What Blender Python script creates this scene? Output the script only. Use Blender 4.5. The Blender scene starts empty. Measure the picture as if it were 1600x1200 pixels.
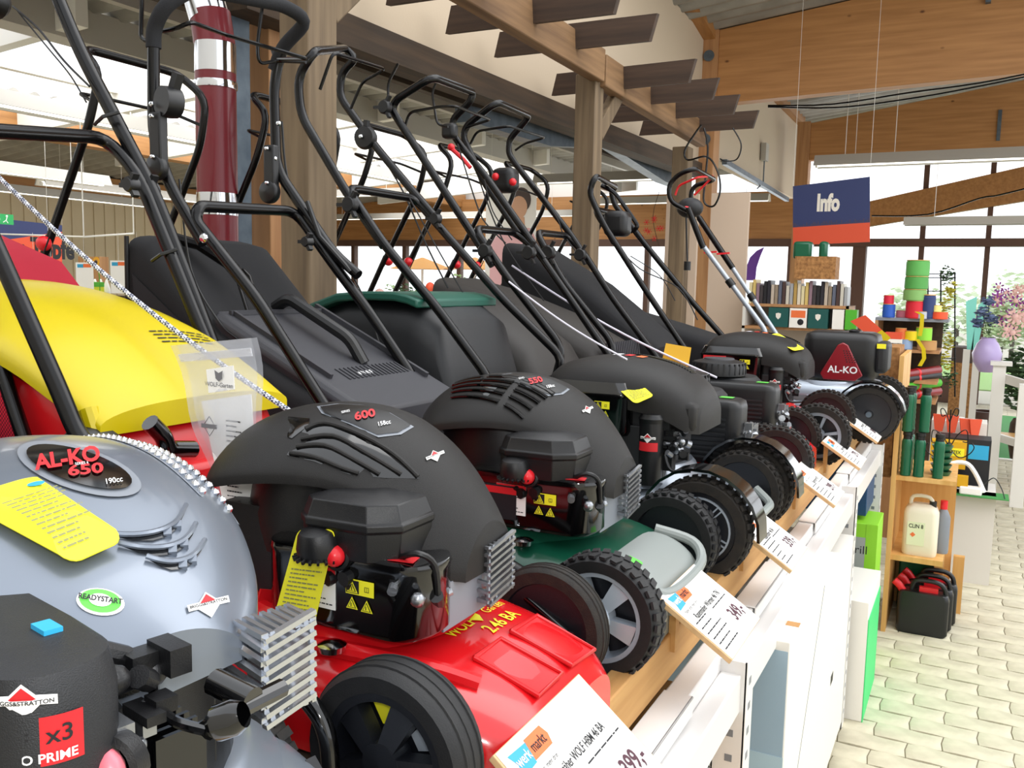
import bpy, math, random
from mathutils import Vector, Matrix
random.seed(7)
S = bpy.context.scene
COL = S.collection
PI = math.pi
# ------------------------------------------------------------------ camera
F_PX, EYE = 1400.0, 1.6
YAW, PITCH, ROLL = math.radians(27.2836), math.radians(6.53015), math.radians(1.2)
_fw = Vector((-math.sin(YAW)*math.cos(PITCH), math.cos(YAW)*math.cos(PITCH), -math.sin(PITCH)))
_r0 = Vector((math.cos(YAW), math.sin(YAW), 0)); _u0 = _r0.cross(_fw)
_r = math.cos(ROLL)*_r0 + math.sin(ROLL)*_u0
_u = -math.sin(ROLL)*_r0 + math.cos(ROLL)*_u0
cd = bpy.data.cameras.new('camera'); cam = bpy.data.objects.new('camera', cd); COL.objects.link(cam)
cd.sensor_fit = 'HORIZONTAL'; cd.sensor_width = 36; cd.lens = 36*F_PX/1600.0
cd.clip_start = 0.03; cd.clip_end = 200
cam.matrix_world = Matrix(((_r.x,_u.x,-_fw.x,0),(_r.y,_u.y,-_fw.y,0),(_r.z,_u.z,-_fw.z,EYE),(0,0,0,1)))
S.camera = cam
def at(x, y, axis, val):
    """world point where the sight line of a photo pixel meets the plane X, Y or Z = val"""
    d = _fw + (x-800)/F_PX*_r - (y-600)/F_PX*_u
    t = (val - (0, 0, EYE)[axis]) / d[axis]
    return Vector((0, 0, EYE)) + d*t
# ------------------------------------------------------------------ light and exposure
S.view_settings.view_transform = 'Standard'; S.view_settings.look = 'None'
S.view_settings.gamma = 1; S.view_settings.use_curve_mapping = False
S.view_settings.exposure = 0.0
W = bpy.data.worlds.new('sky'); S.world = W; W.use_nodes = True
bg = W.node_tree.nodes['Background']; bg.inputs[0].default_value = (0.93, 0.96, 1.0, 1); bg.inputs[1].default_value = 1.9
def area(name, loc, target, sx, sy, power, col=(1, 1, 1), spread=180):
    l = bpy.data.lights.new(name, 'AREA'); l.shape = 'RECTANGLE'; l.size = sx; l.size_y = sy
    l.energy = power; l.color = col; l.spread = math.radians(spread)
    o = bpy.data.objects.new(name, l); COL.objects.link(o); o.location = loc
    o.rotation_euler = (Vector(target)-Vector(loc)).to_track_quat('-Z', 'Y').to_euler()
    return o
area('aisle_fill', (1.6, 3.5, 4.3), (0.2, 3.0, 0.5), 3.0, 7.0, 170, (1.0, 0.98, 0.95))  # added fill light above the aisle, out of view; no skylight is known here
area('skylight_hall', (-6.5, 8.0, 3.9), (-6.5, 8.0, 0), 4.0, 8.0, 340, (1.0, 0.99, 0.97))
area('window_daylight', (-1.5, 13.7, 1.5), (-1.5, 5, 1.0), 8.0, 2.0, 120, (0.92, 0.96, 1.0))
area('camera_flash', (0.06, -0.06, 1.72), (-0.75, 1.9, 1.2), 0.12, 0.08, 4.5, (0.96, 0.98, 1.0))
# ------------------------------------------------------------------ materials
def lin(c):
    c /= 255.0
    return c/12.92 if c <= 0.04045 else ((c+0.055)/1.055)**2.4
def rgb(h):
    return (lin(int(h[0:2], 16)), lin(int(h[2:4], 16)), lin(int(h[4:6], 16)), 1)
_mats = {}
def mat(name, col='808080', rough=0.5, metal=0.0, bump=0.0, bscale=200.0, var=0.0, vscale=8.0, stretch=None,
        alpha=1.0, emit=0.0, coat=0.0, trans=0.0, spec=0.5, col2=None, knots=False, weave=0.0):
    if name in _mats: return _mats[name]
    m = bpy.data.materials.new(name); m.use_nodes = True; nt = m.node_tree; N = nt.nodes; L = nt.links
    b = N['Principled BSDF']; c = rgb(col)
    b.inputs['Base Color'].default_value = c; b.inputs['Roughness'].default_value = rough
    b.inputs['Metallic'].default_value = metal; b.inputs['Alpha'].default_value = alpha
    b.inputs['Coat Weight'].default_value = coat; b.inputs['Coat Roughness'].default_value = 0.08
    b.inputs['Transmission Weight'].default_value = trans; b.inputs['Specular IOR Level'].default_value = spec
    if emit:
        b.inputs['Emission Color'].default_value = c; b.inputs['Emission Strength'].default_value = emit
    tc = N.new('ShaderNodeTexCoord'); mp = N.new('ShaderNodeMapping'); L.new(tc.outputs['Object'], mp.inputs[0])
    if stretch: mp.inputs['Scale'].default_value = stretch
    if var or col2:
        n = N.new('ShaderNodeTexNoise'); n.inputs['Scale'].default_value = vscale; n.inputs['Detail'].default_value = 6
        L.new(mp.outputs[0], n.inputs['Vector'])
        r = N.new('ShaderNodeValToRGB'); L.new(n.outputs['Fac'], r.inputs[0])
        k = var if var else 0.2
        c2 = rgb(col2) if col2 else tuple(max(0, v*(1-k)) for v in c[:3])+(1,)
        r.color_ramp.elements[0].position = 0.32; r.color_ramp.elements[1].position = 0.68
        r.color_ramp.elements[0].color = c2; r.color_ramp.elements[1].color = c
        out = r.outputs[0]
        if knots:
            v = N.new('ShaderNodeTexVoronoi'); v.inputs['Scale'].default_value = 1.0
            mk = N.new('ShaderNodeMapping'); L.new(tc.outputs['Object'], mk.inputs[0])
            mk.inputs['Scale'].default_value = (3.0, 3.0, 5.0); L.new(mk.outputs[0], v.inputs['Vector'])
            rr = N.new('ShaderNodeValToRGB'); L.new(v.outputs['Distance'], rr.inputs[0])
            rr.color_ramp.elements[0].position = 0.03; rr.color_ramp.elements[0].color = (0.28, 0.2, 0.15, 1)
            rr.color_ramp.elements[1].position = 0.08; rr.color_ramp.elements[1].color = (1, 1, 1, 1)
            mx = N.new('ShaderNodeMix'); mx.data_type = 'RGBA'; mx.blend_type = 'MULTIPLY'; mx.inputs[0].default_value = 1
            L.new(out, mx.inputs[6]); L.new(rr.outputs[0], mx.inputs[7]); out = mx.outputs[2]
        L.new(out, b.inputs['Base Color'])
        if emit: L.new(out, b.inputs['Emission Color'])
    if bump:
        n2 = N.new('ShaderNodeTexNoise'); n2.inputs['Scale'].default_value = bscale; n2.inputs['Detail'].default_value = 3
        L.new(mp.outputs[0], n2.inputs['Vector'])
        bp = N.new('ShaderNodeBump'); bp.inputs['Strength'].default_value = bump; bp.inputs['Distance'].default_value = 0.002
        L.new(n2.outputs['Fac'], bp.inputs['Height']); L.new(bp.outputs[0], b.inputs['Normal'])
    if weave:
        ck = N.new('ShaderNodeTexChecker'); ck.inputs['Scale'].default_value = weave
        L.new(tc.outputs['Object'], ck.inputs['Vector'])
        k1 = tuple(v*1.9+0.004 for v in c[:3])+(1,); k2 = tuple(v*0.45 for v in c[:3])+(1,)
        ck.inputs[1].default_value = k1; ck.inputs[2].default_value = k2
        L.new(ck.outputs[0], b.inputs['Base Color'])
    _mats[name] = m
    return m
def wood(name, a, b_, rough=0.6, axis=0, knots=False):
    st = [26, 26, 26]; st[axis] = 1.6
    return mat(name, a, rough, col2=b_, vscale=1.0, stretch=tuple(st), bump=0.25, bscale=2.0, knots=knots)
M = dict(
 plate=mat('black printed plate', '0c0b0b', 0.35, spec=.4),

 blk=mat('black plastic', '101012', 0.4, bump=0.15, bscale=900),
 blkm=mat('matt black plastic', '17181b', 0.5, bump=0.3, bscale=1200),
 grym=mat('charcoal shroud plastic', '161413', 0.5, bump=0.3, bscale=1200, spec=0.35),
 gloss=mat('gloss black enamel', '060607', 0.12, coat=0.6),
 tube=mat('black painted tube', '060506', 0.25, spec=0.35),
 foam=mat('grip foam', '16171b', 0.85, bump=0.5, bscale=500),
 rub=mat('tyre rubber', '101012', 0.6, bump=0.2, bscale=600, col2='18181a', vscale=40),
 rubd=mat('dusty tyre rubber', '151312', 0.75, bump=0.3, bscale=500, col2='251f19', vscale=60),
 disc=mat('wheel disc plastic', '12141a', 0.4, bump=0.1, bscale=500),
 silv=mat('silver wheel plastic', 'a9b2bd', 0.32, metal=0.35),
 sild=mat('silver painted cowl', '7c8490', 0.3, metal=0.5, coat=0.3),
 sildk=mat('silver painted steel deck', '8f97a2', 0.3, metal=0.5, coat=0.3),
 alu=mat('cast aluminium', 'a4a7ac', 0.35, metal=0.9, bump=0.3, bscale=150),
 chrome=mat('chromed steel', 'd8dade', 0.12, metal=1.0),
 zinc=mat('galvanised steel', '66717a', 0.45, metal=0.5, col2='4c5863', vscale=12),
 red=mat('red deck enamel', 'd3141b', 0.22, coat=0.5, bump=0.05, bscale=60),
 redp=mat('red plastic', 'cf141b', 0.35, bump=0.05, bscale=300),
 redf=mat('red catcher fabric', 'b5122c', 0.85, weave=300),
 redf2=mat('red catcher cloth', 'a80f2a', 0.85, bump=0.2, bscale=700),
 redb=mat('red primer rubber', 'e0202a', 0.3),
 yelp=mat('yellow lid plastic', 'c9b400', 0.38, bump=0.05, bscale=200),
 grn=mat('green deck enamel', '0f4a36', 0.28, coat=0.4),
 grnp=mat('green plastic edge', '175243', 0.45),
 dkred=mat('dark red badge plastic', '86131f', 0.3, coat=0.3),
 mesh=mat('black catcher mesh', '1c1c20', 0.9, weave=420),
 cloth=mat('black catcher cloth', '141417', 0.9, bump=0.3, bscale=800),
 hood=mat('brown black hood', '2b2724', 0.6, bump=0.3, bscale=600),
 lidg=mat('grey catcher lid', '35353a', 0.5, bump=0.4, bscale=700),
 grybum=mat('grey bumper plastic', '8b918e', 0.4),
 tagy=mat('yellow card', 'f2ea2a', 0.5), tagyd=mat('amber card', 'd9a514', 0.5),
 white=mat('white card', 'f4f2ee', 0.5), ink=mat('black ink', '15151a', 0.6), inkm=mat('maroon ink', '4a2030', 0.6),
 inkg=mat('grey ink', '8a8a55', 0.7), inkr=mat('red ink', 'd01e26', 0.5), inkw=mat('white print', 'f0f0f0', 0.5),
 blue=mat('cyan print', '2ba3d4', 0.5), orange=mat('orange print', 'e8703a', 0.5), green=mat('green print', '5fc44a', 0.5),
 stek=mat('werk blue print', '2f9ecb', 0.5),
)
# ------------------------------------------------------------------ mesh helpers
def frame(d):
    d = d.normalized(); a = Vector((0, 0, 1)) if abs(d.z) < 0.9 else Vector((1, 0, 0))
    u = d.cross(a).normalized(); return u, d.cross(u).normalized()
class MB:
    def __init__(s): s.v = []; s.f = []
    def add(s, vs, fs):
        n = len(s.v); s.v += [Vector(v) for v in vs]; s.f += [[i+n for i in f] for f in fs]; return s
    def box(s, c, d, rot=None):
        x, y, z = d[0]/2, d[1]/2, d[2]/2
        vs = [Vector((i, j, k)) for i in (-x, x) for j in (-y, y) for k in (-z, z)]
        if rot is not None: vs = [rot @ v for v in vs]
        c = Vector(c)
        return s.add([v+c for v in vs], [[0,1,3,2],[4,6,7,5],[0,4,5,1],[2,3,7,6],[0,2,6,4],[1,5,7,3]])
    def b2(s, a, b):
        return s.box([(a[i]+b[i])/2 for i in range(3)], [abs(b[i]-a[i]) for i in range(3)])
    def bar(s, p, q, w, h, up=(0, 0, 1)):
        p, q = Vector(p), Vector(q); d = (q-p); L = d.length; d.normalize(); up = Vector(up)
        if abs(d.dot(up)) > 0.98: up = Vector((1, 0, 0))
        a = d.cross(up).normalized(); b = a.cross(d).normalized()
        R = Matrix((d, a, b)).transposed()
        return s.box((p+q)/2, (L, w, h), R)
    def cyl(s, p, q, r, r2=None, n=16, cap=True):
        p, q = Vector(p), Vector(q); u, w = frame(q-p); r2 = r if r2 is None else r2
        vs = []
        for c, rr in ((p, r), (q, r2)):
            for i in range(n):
                t = 2*PI*i/n; vs.append(c+u*rr*math.cos(t)+w*rr*math.sin(t))
        fs = [[i, (i+1) % n, n+(i+1) % n, n+i] for i in range(n)]
        if cap: fs += [list(range(n))[::-1], list(range(n, 2*n))]
        return s.add(vs, fs)
    def lathe(s, prof, o=(0, 0, 0), ax=(0, 0, 1), n=32):
        o, ax = Vector(o), Vector(ax).normalized(); u, w = frame(ax); vs = []
        for r, h in prof:
            for i in range(n):
                t = 2*PI*i/n; vs.append(o+ax*h+(u*math.cos(t)+w*math.sin(t))*max(r, 1e-4))
        fs = [[j*n+i, j*n+(i+1) % n, (j+1)*n+(i+1) % n, (j+1)*n+i] for j in range(len(prof)-1) for i in range(n)]
        return s.add(vs, fs)
    def tube(s, pts, r, n=10, smooth=0, rad=None, corner=0.0):
        pts = [Vector(p) for p in pts]
        if corner:
            o = [pts[0]]
            for i in range(1, len(pts)-1):
                a, b, c = pts[i-1], pts[i], pts[i+1]
                k = min(corner, (a-b).length*0.48, (c-b).length*0.48)
                p, q = b+(a-b).normalized()*k, b+(c-b).normalized()*k
                for t in (0, .25, .5, .75, 1): o.append(p*(1-t)**2+b*2*t*(1-t)+q*t*t)
            o.append(pts[-1]); pts = o
        if smooth:
            o = []; P = [pts[0]]+pts+[pts[-1]]
            for i in range(1, len(P)-2):
                for k in range(smooth):
                    t = k/smooth; a, b, c, d = P[i-1:i+3]
                    o.append(0.5*((2*b)+(c-a)*t+(2*a-5*b+4*c-d)*t*t+(3*b-a-3*c+d)*t**3))
            o.append(pts[-1]); pts = o
        m = len(pts); vs = []; u = None
        for i in range(m):
            d = (pts[min(i+1, m-1)]-pts[max(i-1, 0)])
            if d.length < 1e-7: d = Vector((0, 0, 1))
            d.normalize()
            if u is None: u, w = frame(d)
            else:
                u = (u-d*u.dot(d)); u = u.normalized() if u.length > 1e-5 else frame(d)[0]; w = d.cross(u)
            rr = rad(i/(m-1)) if rad else r
            for k in range(n):
                t = 2*PI*k/n; vs.append(pts[i]+(u*math.cos(t)+w*math.sin(t))*rr)
        fs = [[j*n+i, j*n+(i+1) % n, (j+1)*n+(i+1) % n, (j+1)*n+i] for j in range(m-1) for i in range(n)]
        fs += [list(range(n))[::-1], list(range((m-1)*n, m*n))]
        return s.add(vs, fs)
    def prism(s, poly, h, Mx):
        """poly in local xy, extruded 0..h in local z, mapped by matrix"""
        n = len(poly); vs = [Mx @ Vector((a, b, 0)) for a, b in poly]+[Mx @ Vector((a, b, h)) for a, b in poly]
        return s.add(vs, [list(range(n))[::-1], list(range(n, 2*n))]+[[i, (i+1) % n, n+(i+1) % n, n+i] for i in range(n)])
    def loft(s, secs, cap=True):
        n = len(secs[0]); vs = [p for c in secs for p in c]
        fs = [[j*n+i, j*n+(i+1) % n, (j+1)*n+(i+1) % n, (j+1)*n+i] for j in range(len(secs)-1) for i in range(n)]
        if cap: fs += [list(range(n))[::-1], list(range((len(secs)-1)*n, len(secs)*n))]
        return s.add(vs, fs)
    def quad(s, a, b, c, d, th=0.001):
        a, b, c, d = map(Vector, (a, b, c, d)); n = (b-a).cross(d-a).normalized()*th
        return s.add([a, b, c, d, a+n, b+n, c+n, d+n], [[3,2,1,0],[4,5,6,7],[0,1,5,4],[1,2,6,5],[2,3,7,6],[3,0,4,7]])
    def ball(s, c, r, n=14, sc=(1, 1, 1)):
        c = Vector(c); vs = []; m = n//2
        for j in range(m+1):
            a = PI*j/m
            for i in range(n):
                t = 2*PI*i/n; rr = max(math.sin(a), 1e-3)
                vs.append(c+Vector((math.cos(t)*rr*r*sc[0], math.sin(t)*rr*r*sc[1], math.cos(a)*r*sc[2])))
        return s.add(vs, [[j*n+i, (j+1)*n+i, (j+1)*n+(i+1) % n, j*n+(i+1) % n] for j in range(m) for i in range(n)])
    def mesh(s, name, m, ang=35, bevel=0):
        me = bpy.data.meshes.new(name); me.from_pydata(s.v, [], s.f); me.materials.append(m)
        me.polygons.foreach_set('use_smooth', [True]*len(me.polygons)); me.set_sharp_from_angle(angle=math.radians(ang))
        return me
    def build(s, name, m, parent=None, ang=35, bevel=0.0, seg=2, **tags):
        o = bpy.data.objects.new(name, s.mesh(name, m, ang)); COL.objects.link(o)
        if parent is not None: o.parent = parent
        if bevel:
            bv = o.modifiers.new('bevel', 'BEVEL'); bv.width = bevel; bv.segments = seg; bv.limit_method = 'ANGLE'
            bv.harden_normals = False
        for k, v in tags.items(): o[k] = v
        return o
def tag(o, label, cat, group=None):
    o['label'] = label; o['category'] = cat
    if group: o['group'] = group
    return o
def empty(name, loc=(0, 0, 0), rz=0.0, label=None, cat=None, group=None):
    o = bpy.data.objects.new(name, None); COL.objects.link(o); o.location = loc; o.rotation_euler = (0, 0, rz)
    o.empty_display_size = 0.05
    if label: tag(o, label, cat, group)
    return o
def hit(loc, sh, x, y, lift=.002, rz=0.0):
    """local point where a sight line meets a shell cover standing at loc"""
    R = Matrix.Rotation(-rz, 3, 'Z'); o = R @ (Vector((0, 0, EYE))-Vector(loc)); d = R @ (_fw+(x-800)/F_PX*_r-(y-600)/F_PX*_u)
    def g(t):
        p = o+d*t
        if p.x < sh.xs[0] or p.x > sh.xs[-1]: return None
        yn, yf = sh.row(p.x)[:2]
        if p.y < yn or p.y > yf: return None
        return p.z-sh.z(p.x, p.y)
    best = None; t = .15; tp = None
    while t < 3.5:
        v = g(t)
        if v is not None:
            if best is None or v < best[0]: best = (v, o+d*t)
            if v <= 0:
                if tp is not None:
                    lo, hi = tp, t
                    for k in range(9):
                        m = (lo+hi)/2; v = g(m)
                        if v is None or v > 0: lo = m
                        else: hi = m
                    best = (0, o+d*hi)
                break
            tp = t
        else: tp = t
        t += .008
    p = best[1] if best else o+d
    return Vector((p.x, p.y, sh.z(p.x, p.y)+lift))
def decal(sh, loc, cx, cy, ang=0.0, rz=0.0, k=1.0):
    """maps small marks (in photo pixels about cx, cy) onto the surface of a shell cover"""
    c, n = math.cos(math.radians(ang)), math.sin(math.radians(ang))
    return lambda x, y, l=.002: hit(loc, sh, cx+k*(x*c-y*n), cy-k*(x*n+y*c), l, rz)
def struct(o): o['kind'] = 'structure'; return o
def copy_tree(o, parent=None):
    c = o.copy(); COL.objects.link(c); c.parent = parent
    for ch in list(o.children): copy_tree(ch, c)
    return c
_tx = {}
def text_geo(st, size, bold=0.0, sx=1.0, spacing=1.0):
    """centred text as (verts2d, faces)"""
    k = (st, bold, spacing)
    if k not in _tx:
        cu = bpy.data.curves.new('t', 'FONT'); cu.body = st; cu.size = 1.0; cu.align_x = 'CENTER'; cu.align_y = 'CENTER'
        cu.offset = bold; cu.resolution_u = 3; cu.space_character = spacing
        ob = bpy.data.objects.new('t', cu); COL.objects.link(ob)
        dg = bpy.context.evaluated_depsgraph_get(); me = bpy.data.meshes.new_from_object(ob.evaluated_get(dg))
        vs = [(v.co.x, v.co.y) for v in me.vertices]; fs = [list(p.vertices) for p in me.polygons]
        bpy.data.objects.remove(ob); bpy.data.curves.remove(cu); bpy.data.meshes.remove(me)
        _tx[k] = (vs, fs)
    vs, fs = _tx[k]
    return [(x*size*sx, y*size) for x, y in vs], fs
def text_into(mb, st, size, fn, bold=0.0, sx=1.0, off=(0, 0), spacing=1.0):
    vs, fs = text_geo(st, size, bold, sx, spacing)
    mb.add([fn(x+off[0], y+off[1]) for x, y in vs], fs); return mb
def plane_fn(o, ux, uy, lift=0.0006):
    o, ux, uy = Vector(o), Vector(ux).normalized(), Vector(uy).normalized(); n = ux.cross(uy).normalized()*lift
    return lambda x, y: o+ux*x+uy*y+n
def herm(xs, ys, x):
    n = len(xs)
    if x <= xs[0]: return ys[0]
    if x >= xs[-1]: return ys[-1]
    i = 0
    while xs[i+1] < x: i += 1
    h = xs[i+1]-xs[i]; t = (x-xs[i])/h
    def m(k):
        if k == 0: return (ys[1]-ys[0])/(xs[1]-xs[0])
        if k == n-1: return (ys[-1]-ys[-2])/(xs[-1]-xs[-2])
        return (ys[k+1]-ys[k-1])/(xs[k+1]-xs[k-1])
    return (2*t**3-3*t*t+1)*ys[i]+(t**3-2*t*t+t)*h*m(i)+(-2*t**3+3*t*t)*ys[i+1]+(t**3-t*t)*h*m(i+1)
class Shell:
    """domed cover lofted along x: stations (x, y_near, y_far, z_crest, z_edge_near, z_edge_far)"""
    def __init__(s, st, p=2.4, q=2.4):
        s.st = [r if len(r) == 6 else tuple(r)+(r[4],) for r in st]; s.xs = [r[0] for r in s.st]; s.p = p; s.q = q
    def row(s, x): return [herm(s.xs, [r[k] for r in s.st], x) for k in range(1, 6)]
    def z(s, x, y):
        yn, yf, zc, zn, zf = s.row(x); mid, hf = (yn+yf)/2, (yf-yn)/2
        t = max(-1, min(1, (y-mid)/max(hf, 1e-4))); ze = zn+(zf-zn)*(t+1)/2
        return ze+(zc-ze)*max(0, 1-abs(t)**s.p)**(1/s.q)
    def put(s, x, y, lift=0.002): return Vector((x, y, s.z(x, y)+lift))
    def into(s, mb, nx=36, nt=22, skirt=0.02, a=None, b=None):
        a = s.xs[0] if a is None else a; b = s.xs[-1] if b is None else b; secs = []
        for i in range(nx+1):
            x = a+(b-a)*(0.5-0.5*math.cos(PI*i/nx)) if nx > 8 else a+(b-a)*i/nx
            yn, yf, zc, zn, zf = s.row(x); mid, hf = (yn+yf)/2, (yf-yn)/2
            r = [Vector((x, yn, zn-skirt))]
            for k in range(nt+1):
                y = mid+hf*math.sin(-PI/2+PI*k/nt); r.append(Vector((x, y, s.z(x, y))))
            r.append(Vector((x, yf, zf-skirt))); secs.append(r)
        return mb.loft(secs)
# ================================================================== the building
YW = 14.3
M['glulam'] = wood('glulam timber', 'b8844f', 'a2703f', 0.55, 0, True)
M['glulamy'] = wood('glulam timber long', 'ab7a45', '946536', 0.55, 1)
M['oldw'] = wood('weathered post timber', '7f6c53', '5d4d3a', 0.75, 2)
M['oldy'] = wood('weathered beam timber', '886846', '64492f', 0.75, 1)
M['slat'] = wood('brown stained slat', '4a372a', '30231a', 0.7, 0)
M['dkw'] = wood('dark brown timber', '4a3826', '33271b', 0.75, 1)
M['orw'] = wood('orange column timber', 'b98a5c', 'a27349', 0.6, 2)
M['cream'] = mat('cream render wall', 'bfae97', 0.85, bump=.2, bscale=60)
M['sheet'] = mat('roof sheet', '9d9a93', 0.5, metal=.2, col2='86837c', vscale=4)
M['beige'] = mat('beige wall sheet', 'c4b598', 0.7)
M['paver'] = mat('cream concrete paver', 'cdc6ae', 0.8, col2='b9b29b', vscale=14, bump=.3, bscale=120)
M['joint'] = mat('paver joint sand', '8d8672', 0.95)
M['wall_w'] = mat('white painted wall', 'd8d4cc', 0.8)
M['frm'] = mat('brown window frame', '5a3f33', 0.6)
M['glass'] = mat('window glass', 'f4faff', 0.03, alpha=.06)
M['wht'] = mat('white painted metal', 'e6e3dc', 0.4); M['lampm'] = mat('grey lamp housing', 'b0aca4', 0.5)
M['tubeglow'] = mat('fluorescent tube', 'fffdf2', 0.5, emit=3.0)
def sobj(name, fn, m, parent=None, **k):
    mb = MB(); fn(mb); o = mb.build(name, M[m], parent, **k)
    if parent is None: struct(o)
    return o
fl = sobj('floor', lambda b: b.b2((-12, -2.5, -.06), (4.5, YW+.2, -.006)), 'joint')
base = MB(); base.b2((-12, -2.5, -.005), (-1.9, YW, -.001)); base.build('floor_slab', M['paver'], fl)
# wave-edged pavers, long side across the aisle
def paver_mesh():
    w, h, n = .112, .0555, 6; g = .0022; top = []
    def wav(t): return .005*math.sin(2*PI*t)
    pts = [(-w+g+2*(w-g)*i/n, -h+g+wav(i/n)) for i in range(n+1)]+[(w-g-.006, 0)]+[(w-g-2*(w-g)*i/n, h-g+wav(1-i/n)) for i in range(n+1)]+[(-w+g-.006, 0)]
    mb = MB(); m = len(pts)
    k = .004
    mb.loft([[Vector((x, y, -.02)) for x, y in pts], [Vector((x, y, -.002)) for x, y in pts], [Vector((x*(1-k/w), y*(1-k/h), 0)) for x, y in pts]])
    return mb
pm = paver_mesh(); pmesh = pm.mesh('paver', M['paver'], 40)
cells = []
for j in range(int((YW-2.4)/.111)):
    y = 2.4+j*.111
    for i in range(-8, 24):
        x = i*.224+(.112 if j % 2 else 0)
        if x < -.55+.0*y or x > .12*y+.35+.5: continue
        cells.append((x, y))
cells.sort(key=lambda c: math.hypot(c[0], c[1]))
rest = MB()
for k, (x, y) in enumerate(cells):
    dz = random.uniform(-.0012, .0012)
    if k < 300:
        o = bpy.data.objects.new('paver', pmesh); COL.objects.link(o); o.parent = fl; o.location = (x, y, dz)
    else: rest.add([v+Vector((x, y, dz)) for v in pm.v], pm.f)
for i in range(0, 50):
    pass
ro = rest.build('far_pavers', M['paver'], fl); ro['kind'] = 'stuff'
base = MB(); base.b2((-1.9, -2.5, -.005), (-.55, YW, -.001)); base.b2((1.2, -2.5, -.005), (4.5, YW, -.001)); base.b2((-.55, -2.5, -.005), (1.2, 2.3, -.001)); base.build('floor_slab', M['paver'], fl)

# ---- window wall at the far end
wb = struct(empty('wall_back', (0, YW, 0)))
def wbp(name, a, b, m, **k): mb = MB(); mb.b2(a, b); return mb.build(name, M[m], wb, **k)
wbp('sill_wall', (-11.5, -.05, 0), (-1.6, .1, .9), 'wall_w')
wbp('sill_wall', (-1.55, -.05, 0), (-.1, .1, .35), 'frm'); wbp('sill_wall', (1.0, -.05, 0), (4.5, .1, .35), 'frm')
wbp('header_beam', (-11.5, -.12, 2.30), (-1.62, .1, 3.05), 'glulam')
wbp('header_rail', (-11.5, -.14, 2.22), (4.5, .08, 2.33), 'frm')
wbp('thick_post', (-1.70, -.12, 0), (-1.52, .1, 2.6), 'frm')
for i, x in enumerate((-.78, .06, .95, 2.0, 3.2)): wbp('mullion', (x-.035, -.06, .0), (x+.035, .06, 3.4), 'frm')
for x in (-2.6, -3.7, -4.9, -6.1, -7.3, -8.5, -9.7, -10.9): wbp('mullion', (x-.04, -.06, .9), (x+.04, .06, 2.3), 'frm')
n = 0
for a, b, z0, z1 in [(-11.5, -6.1, .9, 2.25), (-6.1, -1.7, .9, 2.25), (-1.52, -.78, .35, 2.25), (-.78, .06, .0, 2.25), (.06, .95, .0, 2.25), (.95, 4.5, .35, 2.25), (-1.52, 4.5, 2.33, 3.3)]:
    n += 1; mb = MB(); mb.b2((a, YW-.004, z0), (b, YW+.004, z1)); struct(mb.build('window_%d' % n, M['glass']))
# ---- tapered timber beams over the aisle (trim) and their columns
def beam(nm, y, x0, zb0, zt0, x1, zb1, zt1, th=.16, m='glulam'):
    mb = MB(); mb.loft([[Vector((x0, y-th/2, zb0)), Vector((x0, y+th/2, zb0)), Vector((x0, y+th/2, zt0)), Vector((x0, y-th/2, zt0))],
                        [Vector((x1, y-th/2, zb1)), Vector((x1, y+th/2, zb1)), Vector((x1, y+th/2, zt1)), Vector((x1, y-th/2, zt1))]])
    return struct(mb.build(nm, M[m], None, bevel=.004))
b1 = beam('trim_1', 8.5, -2.28, 3.27, 3.93, 3.2, 3.42, 4.55)
b2_ = beam('trim_2', 12.2, -2.05, 3.22, 3.68, 3.2, 3.20, 4.45)
b3 = beam('trim_3', 14.25, -1.55, 2.50, 2.86, 3.2, 3.28, 3.9, m='glulamy')
for nm, y, x, z0, z1, m in (('trim_4', 8.5, -2.36, 0, 3.93, 'orw'), ('trim_5', 12.2, -2.13, 0, 3.7, 'orw')):
    struct(MB().b2((x-.08, y-.1, z0), (x+.08, y+.1, z1)).build(nm, M[m], None, bevel=.004))
for x, z in ((-2.36, 3.7), (-2.36, 2.95)):
    MB().cyl((x, 8.39, z), (x, 8.38, z), .05, n=16).build('washer_plate', M['zinc'], bpy.data.objects['trim_4'])
MB().b2((-.12, 8.36, 3.9), (-.08, 8.43, 4.2)).build('joist_hanger', M['zinc'], b1)
MB().b2((.05, 12.1, 3.35), (.09, 12.13, 3.7)).build('joist_hanger', M['zinc'], b2_)
# ---- corrugated roof over the aisle, rising to the right
def roof_strip(nm, x0, z0, x1, z1, y0, y1, per=.22, amp=.032, m='sheet'):
    mb = MB(); n = int((y1-y0)/per*6); vs = []
    for i in range(n+1):
        y = y0+(y1-y0)*i/n; d = amp*math.sin(2*PI*i/6)
        vs += [(x0, y, z0+d), (x1, y, z1+d), (x1, y, z1+d+.03), (x0, y, z0+d+.03)]
    fs = [[4*i+a, 4*i+b, 4*i+4+b, 4*i+4+a] for i in range(n) for a, b in ((0, 1), (1, 2), (2, 3), (3, 0))]
    mb.add(vs, fs); return struct(mb.build(nm, M[m], ang=60))
roof_strip('ceiling', -2.5, 3.93, 3.2, 4.57, 6.0, YW+.4)
roof_strip('ceiling_left', -5.5, 3.35, -2.45, 3.45, 1.0, YW+.4, m='sheet')
roof_strip('ceiling_far_left', -12, 2.9, -8.4, 3.3, 1.0, YW+.4)
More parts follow.
